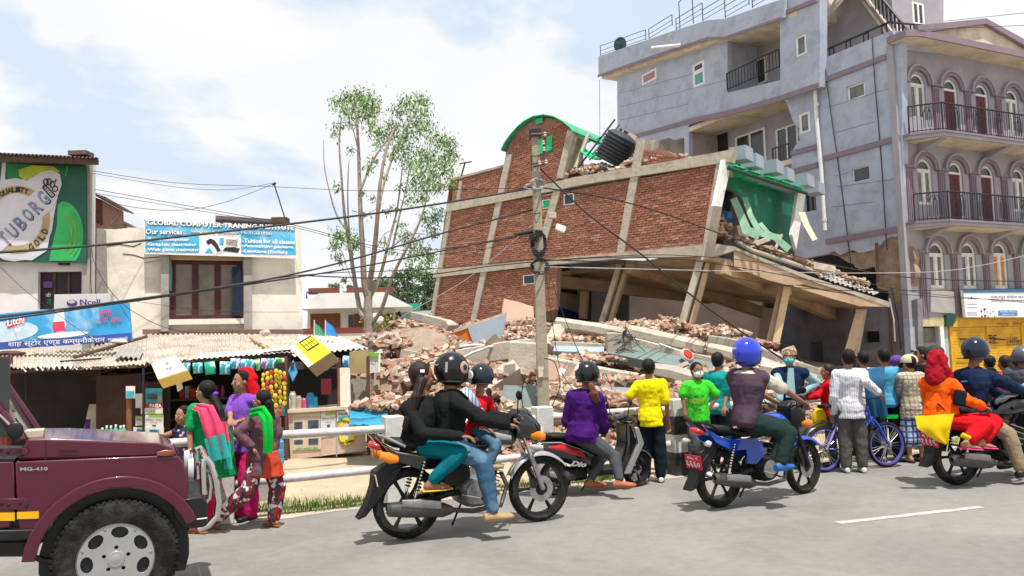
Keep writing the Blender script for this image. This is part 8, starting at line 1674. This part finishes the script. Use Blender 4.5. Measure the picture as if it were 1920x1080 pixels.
for z in(846,854):jprism([pz_(110,z+1),pz_(147,z+1),pz_(147,z-1),pz_(110,z-1)],.042,.05,m_trim,'bonnet_vent',px=False,bev=0)
text('MG-410',[V((pz_(38,883)[0],-.006,pz_(38,883)[1])),V((pz_(90,882)[0],-.006,pz_(90,882)[1])),V((pz_(90,875)[0],-.006,pz_(90,875)[1])),V((pz_(38,876)[0],-.006,pz_(38,876)[1]))],m_chrome,jp,local=True,bold=.04,name='badge')
LX([(pz_(297,0)[0],-.01,pz_(0,873)[1],.01,.015),(pz_(312,0)[0],-.015,pz_(0,873)[1],.015,.024),(pz_(327,0)[0],-.01,pz_(0,873)[1],.01,.018)],mat('brown_amber_lens',(.20,.05,.015),.25,.15,9,spec=.6),'side_indicator',jp,12,.4)
jprism([pz_(322,942),pz_(322,938),pz_(380,932),pz_(388,940),pz_(388,984),pz_(380,988),pz_(345,990),pz_(328,970)],-.03,1.53,m_trim,'front_bumper',px=False,bev=.015);jprism([pz_(350,974),pz_(388,969),pz_(388,971),pz_(350,976)],-.036,-.03,m_white,'bumper_line',px=False,bev=0)
bx=lambda x,y,o=0:V((pz_(x,y)[0],o,pz_(x,y)[1]))
for y in(.10,1.40):
    bb_=MB().tube([bx(372,996,y),bx(392,988,y),bx(408,970,y),bx(411,945,y),bx(406,905,y),bx(397,872,y),bx(390,863,y),bx(383,866,y),bx(382,880,y),bx(384,930,y)],.026,10).build('bull_bar',m_chrome,jp,local=True)
for z in(900,868):TB([bx(404 if z==900 else 393,z,.1),bx(404 if z==900 else 393,z,1.4)],.02,m_chrome,'bull_bar_crossbar',jp)
MB().lathe([(.03,0),(.09,.01),(.10,.05)],bx(352,890,1.2),(1,0,0),20).build('headlight',m_clear,jp,local=True);MB().lathe([(.03,0),(.09,.01),(.10,.05)],bx(352,890,.3),(1,0,0),20).build('headlight',m_clear,jp,local=True)
for P_ in([bx(320,1003,.3),bx(345,1000,.3),bx(352,996,.3)],[bx(322,1020,.3),bx(350,1010,.3),bx(356,1000,.3),bx(350,995,.3)]):TB(P_,.012,m_trim,'tow_hook',jp)
MB().box(bx(58,818,.35),(.12,.2,.06)).build('cowl_box',m_ptan,jp,local=True,bev=.01)
TB([bx(-6,772,-.02),bx(22,800,-.02)],.008,m_chrome,'mirror_stem',jp);MB().ell(bx(30,806,-.06),(.05,.03,.06)).build('wing_mirror',m_trim,jp,local=True);TB([bx(47,825,.2),bx(20,790,.4)],.006,m_trim,'wiper',jp)
# wheels of the jeep
def jwheel(x,yc,sgn):
    c=V((x,yc,RW));w_=MB().lathe([(.04,0),(.11*RW,.0),(.11*RW,.02),(.02,.03)],c+V((0,sgn*.075,0)),(0,sgn,0),24).build('wheel',m_silver,jp,local=True)
    pr=[(RW*.62,-.10),(RW*.80,-.125),(RW*.93,-.12),(RW*.985,-.09),(RW,-.04),(RW,.04),(RW*.985,.09),(RW*.93,.12),(RW*.80,.125),(RW*.62,.10)];MB().lathe(pr,c,(0,1,0),64,closed=True).build('tyre',m_tyre,w_,local=True,smooth=50)
    q=MB()
    for i in range(64):
        a=2*pi*i/64;d_=V((cos(a),0,sin(a)));R_=rotM(V((-sin(a),0,cos(a))),V((0,1,0)),-d_)
        for s_,y in((1,.075),(-1,-.075)):q.box(c+d_*RW*.985+V((0,y+(.012 if i%2 else 0),0)),(.022,.07,.024),R_)
    q.build('tyre_tread',m_tyre,w_,local=True,smooth=0,kind='stuff')
    MB().lathe([(RW*.56,.0),(RW*.62,.095),(RW*.64,.10),(RW*.60,.02),(RW*.56,-.05)],c,(0,sgn,0),48,closed=True).build('rim',m_silver,w_,local=True)
    o_=V((0,sgn*.085,0));X,Z=V((1,0,0)),V((0,0,1));outer=[(RW*.605*cos(2*pi*i/48),RW*.605*sin(2*pi*i/48))for i in range(48)];hs=[]
    for i in range(7):
        a=2*pi*(i+.5)/7+.1;hs.append([(RW*(.455*cos(a)+.10*cos(t)*cos(a)-.14*sin(t)*sin(a)),RW*(.455*sin(a)+.10*cos(t)*sin(a)+.14*sin(t)*cos(a)))for t in[2*pi*k/12 for k in range(12)]])
    for i in range(5):a=2*pi*i/5+.3;hs.append([(RW*(.20*cos(a)+.035*cos(t)),RW*(.20*sin(a)+.035*sin(t)))for t in[2*pi*k/8 for k in range(8)]])
    MB().prism([outer]+hs,lambda a,b,w2:c+o_+X*a+Z*b+V((0,sgn*w2,0)),.02).build('wheel_cover',m_silver,w_,local=True,smooth=0,bev=.004);MB().lathe([(RW*.14,0),(RW*.13,.012),(.01,.016)],c+o_,(0,sgn,0),24).build('hub_cap',m_silver,w_,local=True);MB().lathe([(.02,0),(RW*.58,0),(RW*.58,-.02),(.02,-.02)],c+V((0,sgn*.04,0)),(0,sgn,0),32).build('brake_drum',m_iron,w_,local=True)
    for i in range(7):a=2*pi*i/7+.1;MB().ell(c+o_+V((RW*.55*cos(a),sgn*.004,RW*.55*sin(a))),(.010,.006,.010),n=8,m=5).build('wheel_bolt',m_alum,w_,local=True)
jwheel(wc.x,.03,-1);jwheel(wc.x,1.47,1);jwheel(wc.x-2.35,.03,-1);jwheel(wc.x-2.35,1.47,1);jp.scale=(1,.64,1)
# ================================================================== who stands and rides where
m_jean=fab('blue_denim',(.045,.10,.17),pattern='blotch',col2=(.09,.17,.25),psc=3);m_jeang=fab('grey_denim',(.07,.075,.085));m_blk=fab('black_cloth',(.014,.015,.016));m_dk=fab('dark_navy_trousers',(.012,.016,.025));m_tealc=fab('teal_trousers',(.004,.13,.165));m_redc=fab('red_cloth',(.50,.01,.015));m_redk=fab('dark_red_hood',(.30,.01,.02));m_yelc=fab('yellow_shirt',(.75,.62,.008));m_grnc=fab('lime_green_shirt',(.05,.50,.03));m_tsh=fab('teal_shirt',(.01,.25,.24));m_purpc=fab('purple_jacket',(.055,.012,.13));m_vest=fab('plum_vest',(.07,.045,.065));m_beige=fab('beige_shirt',(.45,.41,.34));m_dgrn=fab('dark_green_trousers',(.018,.035,.034));m_lbl=fab('light_blue_shirt',(.28,.42,.47));m_wsh=fab('white_shirt',(.62,.62,.66));m_strp=fab('striped_white_shirt',(.62,.62,.66),pattern='stripe_x',col2=(.36,.38,.46),psc=38);m_gry=fab('grey_trousers',(.085,.08,.075));m_den=fab('denim_jacket',(.03,.11,.22));m_btank=fab('blue_tank_top',(.08,.32,.52));m_pld=fab('beige_plaid_shirt',(.48,.42,.33),pattern='plaid',col2=(.28,.23,.17),psc=18);m_bpl=fab('blue_plaid_shorts',(.45,.50,.58),pattern='plaid',col2=(.05,.10,.30),psc=12);m_orc=fab('orange_top',(.80,.10,.008));m_ylw=fab('yellow_scarf',(.62,.42,.01));m_khk=fab('khaki_trousers',(.26,.20,.13));m_nvj=fab('navy_jacket',(.012,.022,.055));m_pnk=fab('pink_shirt',(.60,.02,.16));m_grk=fab('green_kurta',(.01,.27,.085));m_pkd=fab('pink_dupatta',(.72,.07,.16));m_tld=fab('teal_dupatta_end',(.04,.38,.33));m_vik=fab('violet_blouse',(.20,.07,.42),pattern='spots',col2=(.06,.05,.25),psc=9);m_ptk=fab('printed_grey_red_kurta',(.13,.075,.09),pattern='spots',col2=(.42,.06,.05),psc=14);m_ptr=fab('swirl_print_trousers',(.30,.03,.03),pattern='marble',col2=(.05,.06,.08),psc=5);m_grs=fab('green_scarf',(.01,.42,.05));m_tan=mat('tan_canvas_shoe',(.33,.24,.12),.8,.1,9);m_ysd=mat('yellow_sandal',(.55,.35,.02),.6);m_psd=mat('pink_sandal',(.65,.04,.20),.5);m_brs=mat('orange_brown_shoe',(.36,.11,.05),.6,.1,9);m_wsn=mat('white_sneaker',(.60,.60,.62),.6,.1,12);m_bls=mat('blue_shoe',(.01,.10,.35),.5,.2,12);m_hbl=mat('blue_helmet_shell',(.008,.03,.50),.12,.08,4,coat=1);m_gsk=fab('ash_tank',(.1,.1,.1))
gold=mat('gold_bangle',(.7,.45,.12),.3,metal=1)
def bangle(b,s_='R'):
    W_,E_=getattr(b,'h'+s_),getattr(b,'e'+s_);d_=(W_-E_).normalized();x,y,_=frame(d_);MB().tube([W_-d_*.01+(x*cos(a)+y*sin(a))*.034*b.H/1.7 for a in[i*.6283 for i in range(10)]],.004,5,closed=True).build('bangle',gold,b.root)
# couple with child on the black motorcycle
b=pxpose(7.95,1.88,25,dict(hd=(792,706),nk=(792,742,-.02),pv=(790,826),sR=(764,764,-.18),sL=(822,758,.18),eR=(792,812,-.30),hR=(862,818,-.34),eL=(850,805,.28),hL=(880,818,.20),tR=(800,836,-.10),tL=(806,832,.12),kR=(862,850,-.26),aR=(810,902,-.27),kL=(872,850,.36),aL=(822,900,.36)))
b.tail=[D(790,715,7.82),D(780,745,7.74),D(768,785,7.72),D(762,800,7.74)]
person('pillion woman in black top and teal trousers with long hair behind the driver',b,(m_blk,2,.08,.016),(m_tealc,1.95,.006),('sandal',m_ysd),'long',m_hairb,1,fat=1.12);MB().box(D(792,696,7.83),(.045,.01,.03)).build('hair_clip',m_white,b.root,bev=.008)
b=pxpose(8.0,1.96,25,dict(hd=(848,696),nk=(845,732),pv=(838,832),sR=(858,756,-.2),sL=(866,746,.2),eR=(905,786,-.28),hR=(948,795,-.22),eL=(912,780,.3),hL=(955,785,.32),tR=(852,838,-.1),tL=(858,834,.12),kR=(906,866,-.27),aR=(924,958,-.30),kL=(910,862,.3),aL=(900,915,.3)))
person('driver in black jacket, blue jeans and black helmet with red circle print',b,(m_blk,2,.05,.024,'jacket'),(m_jean,1.93,.014),('shoe',m_tan),None,None,1,fat=1.1,fdir=(.9,.45,-.05));helmet(b,m_hblack,True,[(-62,5,.062,.07,m_pinkt,'o'),(-62,5,.050,.05,m_silver,'o'),(-62,5,.036,.05,m_hblack,'o'),(-125,5,.012,.05,m_silver,'I'),(-170,12,.05,.012,m_silver,'~'),(150,45,.06,.02,m_silver,'V')],.98)
cloth([D(868,728,7.85),D(884,742,7.8),D(896,762,7.82)],(.06,0,.03),mat('white_blue_trim',(.55,.62,.72),.9,pattern='stripe_x',col2=(.05,.2,.5),psc=30),'jacket_trim',b.root,fold=0)
b=pxpose(8.2,1.34,25,dict(hd=(904,708),nk=(898,742),pv=(890,808),sR=(888,756,-.10),sL=(914,752,.12),eR=(892,786,-.18),hR=(918,806,-.18),eL=(922,780,.2),hL=(944,795,.2),kR=(930,832,-.17),aR=(918,868,-.2),kL=(932,830,.2),aL=(920,868,.2)))
person('small child in red shirt with sticker covered black helmet seated on the fuel tank',b,(m_redc,.8,.05,.016),(m_jean,1.9,.004),('shoe',m_tan),None,None,1,fdir=(.7,.7,0));helmet(b,mat('navy_helmet',(.012,.018,.028),.2,.1,5,coat=.25),False,[(172,5,.045,.07,m_white,''),(172,12,.035,.018,m_ink,'बच्चा'),(172,0,.03,.02,m_ink,'Baby')],1.0)
MB().tube([D(884,752,8.0),D(890,768,7.98),D(905,772,7.95)],.035,8).build('blue_bib',m_lbl,b.root)
# scooter rider
b=pxpose(9.75,1.78,50,dict(hd=(1102,704),nk=(1098,732),pv=(1092,812),sR=(1120,746,-.11),sL=(1074,744,.11),eR=(1130,792,.02),hR=(1132,806,.28),eL=(1064,790,.14),hL=(1092,802,.42),tR=(1104,822,-.05),tL=(1086,818,.10),kR=(1152,856,-.10),aR=(1162,900,-.25),kL=(1130,850,.35),aL=(1108,900,.15)))
b.footL=V((.95,.15,-.05));b.footR=V((.97,.05,-.05));b.tail=[D(1108,722,9.6),D(1114,738,9.55),D(1118,752,9.55)]
person('scooter rider in shiny purple jacket, grey jeans and black helmet with a number',b,(m_purpc,2,.10,.034,'jacket'),(m_jeang,1.93,.004),('shoe',m_brs),'tail',mat('auburn_hair',(.12,.04,.02),.6,.4,30),1,fat=1.1);helmet(b,m_hblack,False,[(150,28,.04,.04,m_white,'o'),(150,30,.018,.022,m_ink,'9')])
# people on the verge
def std(px,top,d,fc,lab,top_,bot,shoes=('shoe',m_blackp),ov=None,arms=None,legs_=None,**kw):
    t=D(px,top,d);g=V((t.x,t.y,0.015));H=(t.z-.02)/.995;o_=dict(ov or{})
    for k_,v in(arms or{}).items():o_[k_]=D(v[0],v[1],d+(v[2]if len(v)>2 else 0))
    b=pose(g,H,fc,**o_)
    if 'hair_tail' in kw:b.tail=[D(x,y,d+z)for x,y,z in kw.pop('hair_tail')]
    hl=kw.pop('hm_',None);person(lab,b,top_,bot,shoes,**kw)
    if hl:helmet(b,*hl)
    return b
b=std(1216,675,10.6,78,'man in bright yellow t shirt and dark jeans standing with his back turned',(m_yelc,.75,.12,.02),(m_dk,1.95,.03),('shoe',m_wsn),arms=dict(sL=(1196,722,.05),eL=(1178,748,.05),hL=(1158,752,.0)),skin=1,fdir=(.35,.9,0))
b=std(1305,681,10.9,-75,'boy in lime green t shirt with printed words and a white face mask',(m_grnc,.8,.06,.022),(m_jeang,1.95,.02),('shoe',m_wsn),arms=dict(eR=(1279,742,-.05),hR=(1284,768,-.1),eL=(1345,742,0),hL=(1326,772,0)),skin=1,face=True,mask=m_maskw,hair='tuft',group=None)
for s_,y,w_,m_ in(('COMES UP',744,26,m_dgrn),('LEMONS',751,27,m_ochre if 0 else mat('ochre_print',(.45,.25,.02),.8)),('Enjoy',759,20,m_ink),('life',767,14,m_ink)):
    q=lambda x,yy:D(x,yy,10.9-.175);text(s_,[q(1307-w_/2,y+3),q(1307+w_/2,y+3),q(1307+w_/2,y-3),q(1307-w_/2,y-3)],m_,b.root,bold=.02)
std(1345,663,11.5,40,'teenager in teal t shirt with mask, seen from behind beside the green shirt boy',(m_tsh,.85,.08,.02),(m_dk,1.95,.02),skin=1,mask=m_maskw,arms=dict(eR=(1362,740,-.1),hR=(1358,762,-.2)))
b=std(1479,655,11.3,-115,'elderly man with patterned topi cap, teal mask, dark vest and light blue shirt',(m_lbl,1.95,.06,.018),(m_gry,1.95,.02),skin=0,face=True,mask=m_maskt,hair='short',arms=dict(eL=(1532,718,.05),hL=(1500,738,-.1),eR=(1462,725,-.1),hR=(1462,750,-.15)))
q=MB();torso(q,b,.034,1.0,top=.93);soft(q,'waistcoat',m_vest if 0 else m_nvj,b.root,.012,3,.02);MB().slab([D(1474,745,11.07),D(1492,745,11.07),D(1488,690,11.09),D(1478,690,11.09)],(0,-1,0),.02).build('shirt_front',m_lbl,b.root)
MB().loft([(b.hd+V((0,0,.035)),(.108,0,0),(0,.100,0)),(b.hd+V((0,0,.09)),(.105,0,.012),(0,.097,0)),(b.hd+V((-.01,0,.135)),(.085,0,.03),(0,.075,0)),(b.hd+V((-.015,0,.142)),(.03,0,.01),(0,.03,0))],18).build('topi_cap',mat('dhaka_print',(.50,.34,.24),.9,pattern='blotch',col2=(.20,.12,.10),psc=28),b.root)
b=std(1553,684,11.4,165,'child in red hooded jacket leaning over the blue bicycle',(m_redc,1.95,.08,.026),(m_jeang,1.95,.01),arms=dict(eL=(1532,740,.1),hL=(1517,744,0),eR=(1530,742,-.1),hR=(1515,745,-.1)),hair='tuft',hm=m_hairb,skin=1)
MB().ell(b.nk-V((-.05,.03,.02)),(.08,.07,.06)).build('hood',m_redc,b.root)
MB().ell(D(1536,785,11.1),(.10,.06,.15)).build('yellow_bag',m_ylw,label='yellow cloth bag hanging behind the bicycle saddle',cat='bag')
std(1590,657,10.9,82,'man in white shirt with thin stripes holding the blue bicycle by its handlebar',(m_strp,1.9,.14,.022),(m_gry,1.94,.03),('shoe',m_wsn),arms=dict(eR=(1622,715,-.15),hR=(1648,737,-.15)),skin=1)
std(1618,660,12.2,85,'man in plain white shirt half hidden behind the striped shirt',(m_wsh,1.9,.12,.02),(m_gry,1.95,.02),skin=1,palms=(None,None))
b=std(1657,655,11.75,88,'young man in blue sleeveless top with a denim jacket over his left shoulder',(m_btank,.12,.05,.014),(m_dk,1.95,.02),('sandal',m_blackp),arms=dict(eR=(1698,722,-.05),hR=(1684,712,.2)),skin=1,hair='tuft')
cloth([D(1640,690,11.6),D(1640,715,11.5),D(1642,750,11.5),D(1648,782,11.55)],(.27,0,.02),m_den,'denim_jacket',b.root,.03,.03);MB().cap(D(1626,705,11.65),D(1630,760,11.55),.055,.04).build('jacket_sleeve',m_den,b.root);cloth([D(1666,785,11.58),D(1667,778,11.58)],(.25,0,.0),m_grs,'green_waistband',b.root,.02,0)
b=std(1684,670,12.4,150,'person with purple head scarf between denim jacket man and plaid shirt man',(m_wsh,.8,.1,.02),(m_jeang,1.95,.02),skin=1);MB().ell(b.hd+V((0,0,.05)),(.115,.105,.085)).build('purple_head_scarf',m_purpc if 0 else fab('violet_cap',(.12,.05,.25)),b.root)
b=std(1706,668,11.6,100,'man in beige plaid shirt and blue plaid knee length shorts with a pale cap',(m_pld,1.3,.18,.028),(m_bpl,1.12,.05,'shorts'),('sandal',m_ink),arms=dict(eL=(1688,738,.1),hL=(1700,762,.2)),skin=0,fat=1.12)
q=MB().ell(b.hd+V((0,0,.03)),(.122,.112,.105),lo=.45,hi=1);q.build('pale_cap',mat('pale_cap_cloth',(.50,.44,.28),.9),b.root)
b=std(1728,652,11.9,175,'young man in dark shirt with sunglasses pushed up, looking left',(m_blk,.9,.06,.02),(m_dk,1.95,.02),skin=1,face=True);MB().cap(b.hd+V((-.09,-.06,.06)),b.hd+V((-.09,.06,.06)),.022).build('sunglasses',m_visor,b.root);MB().ell(b.hd+V((-.1,-.045,.075)),(.02,.035,.022)).build('sunglass_lens',m_silver,b.root)
std(1755,690,12.6,90,'dark haired onlooker mostly hidden behind the red hood',(m_blk,.9,.05),(m_dk,1.95,.02),skin=1)
# rider of the blue motorcycle
b=pxpose(8.85,1.88,35,dict(hd=(1402,664),nk=(1402,694),pv=(1398,786),sR=(1430,708,-.13),sL=(1376,706,.14),eR=(1466,728,-.10),hR=(1502,752,.12),eL=(1420,735,.5),hL=(1452,752,.72),tR=(1414,792,-.08),tL=(1398,788,.14),kR=(1480,812,-.12),aR=(1464,866,-.18),kL=(1470,800,.42),aL=(1448,860,.35)))
person('rider in plum vest, beige short sleeves and shiny blue helmet',b,(m_beige,.95,0,.02),(m_dgrn,1.95,.016),('shoe',m_bls),None,None,1,fat=1.22);q=MB();torso(q,b,.030,1.24,top=.93);soft(q,'vest',m_vest,b.root,.012,3,.022);helmet(b,m_hbl,True,[(165,15,.045,.012,m_white,'LAZER'),(140,-20,.02,.02,m_redl,'o')])
# orange woman and her rider
b=pxpose(9.8,1.74,30,dict(hd=(1757,676),nk=(1758,704),pv=(1768,784),sR=(1786,720,-.12),sL=(1734,718,.13),eR=(1812,750,-.22),hR=(1842,762,-.16),eL=(1740,755,.2),hL=(1790,770,.25),tR=(1780,790,-.14),tL=(1786,786,.02),kR=(1846,796,-.24),aR=(1814,828,-.34),kL=(1862,792,-.08),aL=(1842,826,-.26)))
b.footR=V((.9,.1,-.15));b.footL=V((.9,.1,-.15))
person('woman in orange top, red trousers and red hood riding side saddle',b,(m_orc,1.95,.06,.022),(m_redc,1.8,.035),('sandal',m_psd),None,None,0,fdir=(.8,.5,0));h=b.hd
q=MB().ell(h+V((-.01,-.01,.01)),(.118,.125,.125));q.cap(h+V((-.04,-.03,-.06)),b.nk+V((-.05,-.05,-.01)),.10,.13);q.cap(h+V((.03,.02,-.08)),b.nk+V((.08,-.02,.0)),.08,.10);q.cap(h+V((-.07,-.07,.02)),h+V((-.13,-.07,-.13)),.05,.05);q.cap(h+V((-.02,-.10,.06)),h+V((.04,-.12,-.14)),.04,.05);soft(q,'red_hood',m_redk,b.root,.011,1,.045);MB().ell(h+V((.02,.08,.10)),(.11,.11,.09)).build('cap_under_hood',m_ink,b.root)
q=MB().loft([(D(1764,735,9.78),(.16,0,0),(0,.13,0)),(D(1764,762,9.77),(.20,0,0),(0,.16,0)),(D(1765,783,9.76),(.225,0,0),(0,.17,0))],18);soft(q,'top_hem',m_orc,b.root,.012,2,.03)
cloth([D(1752,778,9.5),D(1752,800,9.45),D(1768,822,9.45),D(1776,834,9.45)],0,m_ylw,'yellow_scarf_end',b.root,.01,.02,wid=[(.46,0,.02),(.40,0,.03),(.16,0,.05),(.03,0,0)]);MB().tube([D(1803,815,9.4),D(1818,822,9.38)],.03,8).build('yellow_cuff',m_ylw,b.root)
MB().box(D(1800,746,9.56),(.14,.08,.19),Matrix.Rotation(.2,3,'Y')).build('handbag',m_dk,label='dark handbag with teal lining under the arm of the woman in orange',cat='bag',bev=.03)
b=pxpose(10.0,1.92,30,dict(hd=(1830,660),nk=(1824,690),pv=(1828,782),sR=(1856,706,-.14),sL=(1800,704,.15),eR=(1892,722,-.10),hR=(1930,738,.05),eL=(1850,725,.5),hL=(1880,745,.7),tR=(1845,790,-.08),tL=(1836,786,.14),kR=(1890,814,-.2),aR=(1914,880,-.26),kL=(1895,805,.4),aL=(1880,865,.4)))
person('rider in navy jacket with blue piping, khaki trousers and dark blue helmet',b,(m_nvj,2,.04,.026,'jacket'),(m_khk,1.94,.02),('shoe',m_blackp),None,None,1,fat=1.15);helmet(b,mat('dark_blue_helmet',(.006,.012,.035),.16,.08,4,coat=.4),False);m_pip=mat('blue_piping',(.03,.15,.55),.7)
MB().tube([D(1850,696,9.85),D(1880,708,9.82),D(1925,728,9.95)],.010,5).build('sleeve_piping',m_pip,b.root);MB().tube([D(1802,716,9.93),D(1828,714,9.86),D(1850,716,9.88)],.010,5).build('back_piping',m_pip,b.root)
std(1855,668,12.2,90,'dark haired person directly behind the navy jacket rider',(m_blk,.9,.05),(m_dk,1.95,.02),skin=1)
std(1884,668,11.6,100,'woman with brown hair and bright pink shirt near the yellow shutter',(m_pnk,1.2,.12),(m_dk,1.95,.02),hair='long',hm=m_hairb,skin=1);std(1904,664,12.4,80,'long haired woman in dark red beside the pink shirt',(m_redk,1.2,.1),(m_dk,1.95,.02),hair='long',skin=1)
b=std(1916,655,10.9,60,'partly cut off person in grey jacket with grey helmet at the right picture edge',(m_jeang,1.95,.06,.024),(m_dk,1.95,.02),skin=1,hair=None);helmet(b,mat('grey_helmet',(.08,.09,.11),.3),False)
# women and child by the jeep
b=std(388,716,8.45,160,'woman in green kurta with pink and teal shawl and long curly hair, facing left',(m_grk,.7,.20,.024,'kurta'),(fab('pink_trousers',(.60,.02,.10)),1.97,.02),('sandal',m_brs),arms=dict(eL=(356,812,-.16),hL=(357,845,-.20),sL=(365,768,-.12)),skin=0,face=True,hair='long',hair_tail=[(400,745,-.02),(412,770,-.1),(418,790,-.12),(414,808,-.12)],fat=1.12)
q=MB().loft([(D(396,800,8.4),(.18,0,0),(0,.15,0)),(D(399,850,8.4),(.21,0,0),(0,.17,0)),(D(402,893,8.4),(.235,0,0),(0,.18,0))],20);soft(q,'kurta_skirt',m_grk,b.root,.012,2,.03)
cloth([D(366,762,8.25),D(385,766,8.12),D(398,800,8.1),D(412,850,8.12)],0,m_pkd,'shawl',b.root,.012,.02,wid=[(.06,0,.06),(.15,0,.06),(.18,.02,.05),(.17,0,.05)]);cloth([D(402,818,8.085),D(413,862,8.10)],(.20,0,.05),m_tld,'shawl_teal_part',b.root,.01,.02);cloth([D(418,790,8.2),D(424,830,8.2)],(.07,.0,0),m_pkd,'shawl_tail',b.root,.01,.01);cloth([D(424,828,8.2),D(428,880,8.2)],(.08,0,0),m_tld,'shawl_tail',b.root,.01,.01)
bangle(b,'L');MB().ell(D(405,738,8.25),(.03,.02,.02)).build('purple_hair_flower',m_vik,b.root);MB().loft([(D(364,893,8.2),(.09,0,0),(0,.05,0)),(D(362,870,8.2),(.085,0,0),(0,.04,0)),(D(358,850,8.2),(.02,0,0),(0,.02,0))],12).build('shopping_bag',mat('blue_printed_bag',(.03,.06,.50),.5,pattern='blotch',col2=(.5,.45,.6),psc=16),label='blue printed bag hanging from the hand of the woman in green',cat='bag')
b=std(457,696,9.0,-125,'woman in violet blouse with bright red headscarf facing the group',(m_vik,1.0,.12,.018),(m_pnk,1.95,.05),arms=dict(eR=(432,772,-.05),hR=(432,786,-.25),eL=(474,785,0),hL=(450,789,-.25)),skin=0,face=True,hair='short',fat=1.12,fdir=(-.75,-.66,0))
h=b.hd;q=MB().ell(h+V((.03,.05,.035)),(.115,.10,.125));q.cap(h+V((.06,.03,.04)),h+V((.14,.03,-.16)),.075,.07);q.cap(h+V((0,.04,.10)),h+V((.10,.04,.03)),.06,.07);soft(q,'red_headscarf',m_redc,b.root,.010,2,.02);bangle(b,'L')
b=std(493,734,8.5,150,'woman in printed grey and red kurta with green scarf, hand on hip',(m_ptk,1.95,.22,.022,'kurta'),(m_ptr,1.96,.03),('sandal',m_brs),ov=dict(kL=(.05,.10,.28),aL=(.36,.16,.05),kR=(-.05,-.09,.28),aR=(-.03,-.07,.05)),arms=dict(sL=(470,790,-.14),eL=(447,812,-.20),hL=(472,838,-.16),eR=(520,812,.1),hR=(515,838,.1)),skin=0,face=True,hair='short',fat=1.12,fdir=(-.93,.1,0))
cloth([D(468,776,8.28),D(488,770,8.26),D(500,785,8.22),D(503,820,8.22),D(502,850,8.24)],0,m_grs,'green_scarf',b.root,.012,.012,wid=[(.02,0,.10),(.08,0,.10),(.11,0,.03),(.10,0,0),(.09,0,0)]);bangle(b,'L');MB().cap(b.hd+V((.08,-.02,-.03)),b.hd+V((.12,-.02,-.18)),.055,.03).build('braid',m_hair,b.root)
q=MB().loft([(D(493,845,8.5),(.165,0,0),(0,.14,0)),(D(495,870,8.5),(.185,0,0),(0,.15,0)),(D(497,893,8.5),(.20,0,0),(0,.16,0))],20);soft(q,'kurta_hem',fab('orange_red_hem',(.50,.06,.03),pattern='spots',col2=(.15,.12,.14),psc=8),b.root,.012,2,.03)
std(345,764,8.95,-110,'child in dark vest reaching one arm along the rail behind the jeep',(fab('dark_printed_vest',(.03,.03,.06),pattern='spots',col2=(.5,.3,.4),psc=16),.15,.05,.012),(m_redc,1.95,.02),('sandal',m_brs),arms=dict(sR=(333,808,-.02),eR=(305,818,-.05),hR=(272,824,-.08)),skin=0,face=True,fdir=(-.5,-.86,0))
MB().ell(D(430,880,9.1),(.16,.12,.14)).build('pink_bundle',fab('pink_flower_cloth',(.55,.03,.10),pattern='blotch',col2=(.45,.15,.40),psc=10),label='pink and red cloth bundle between the green and the patterned dress',cat='bundle')
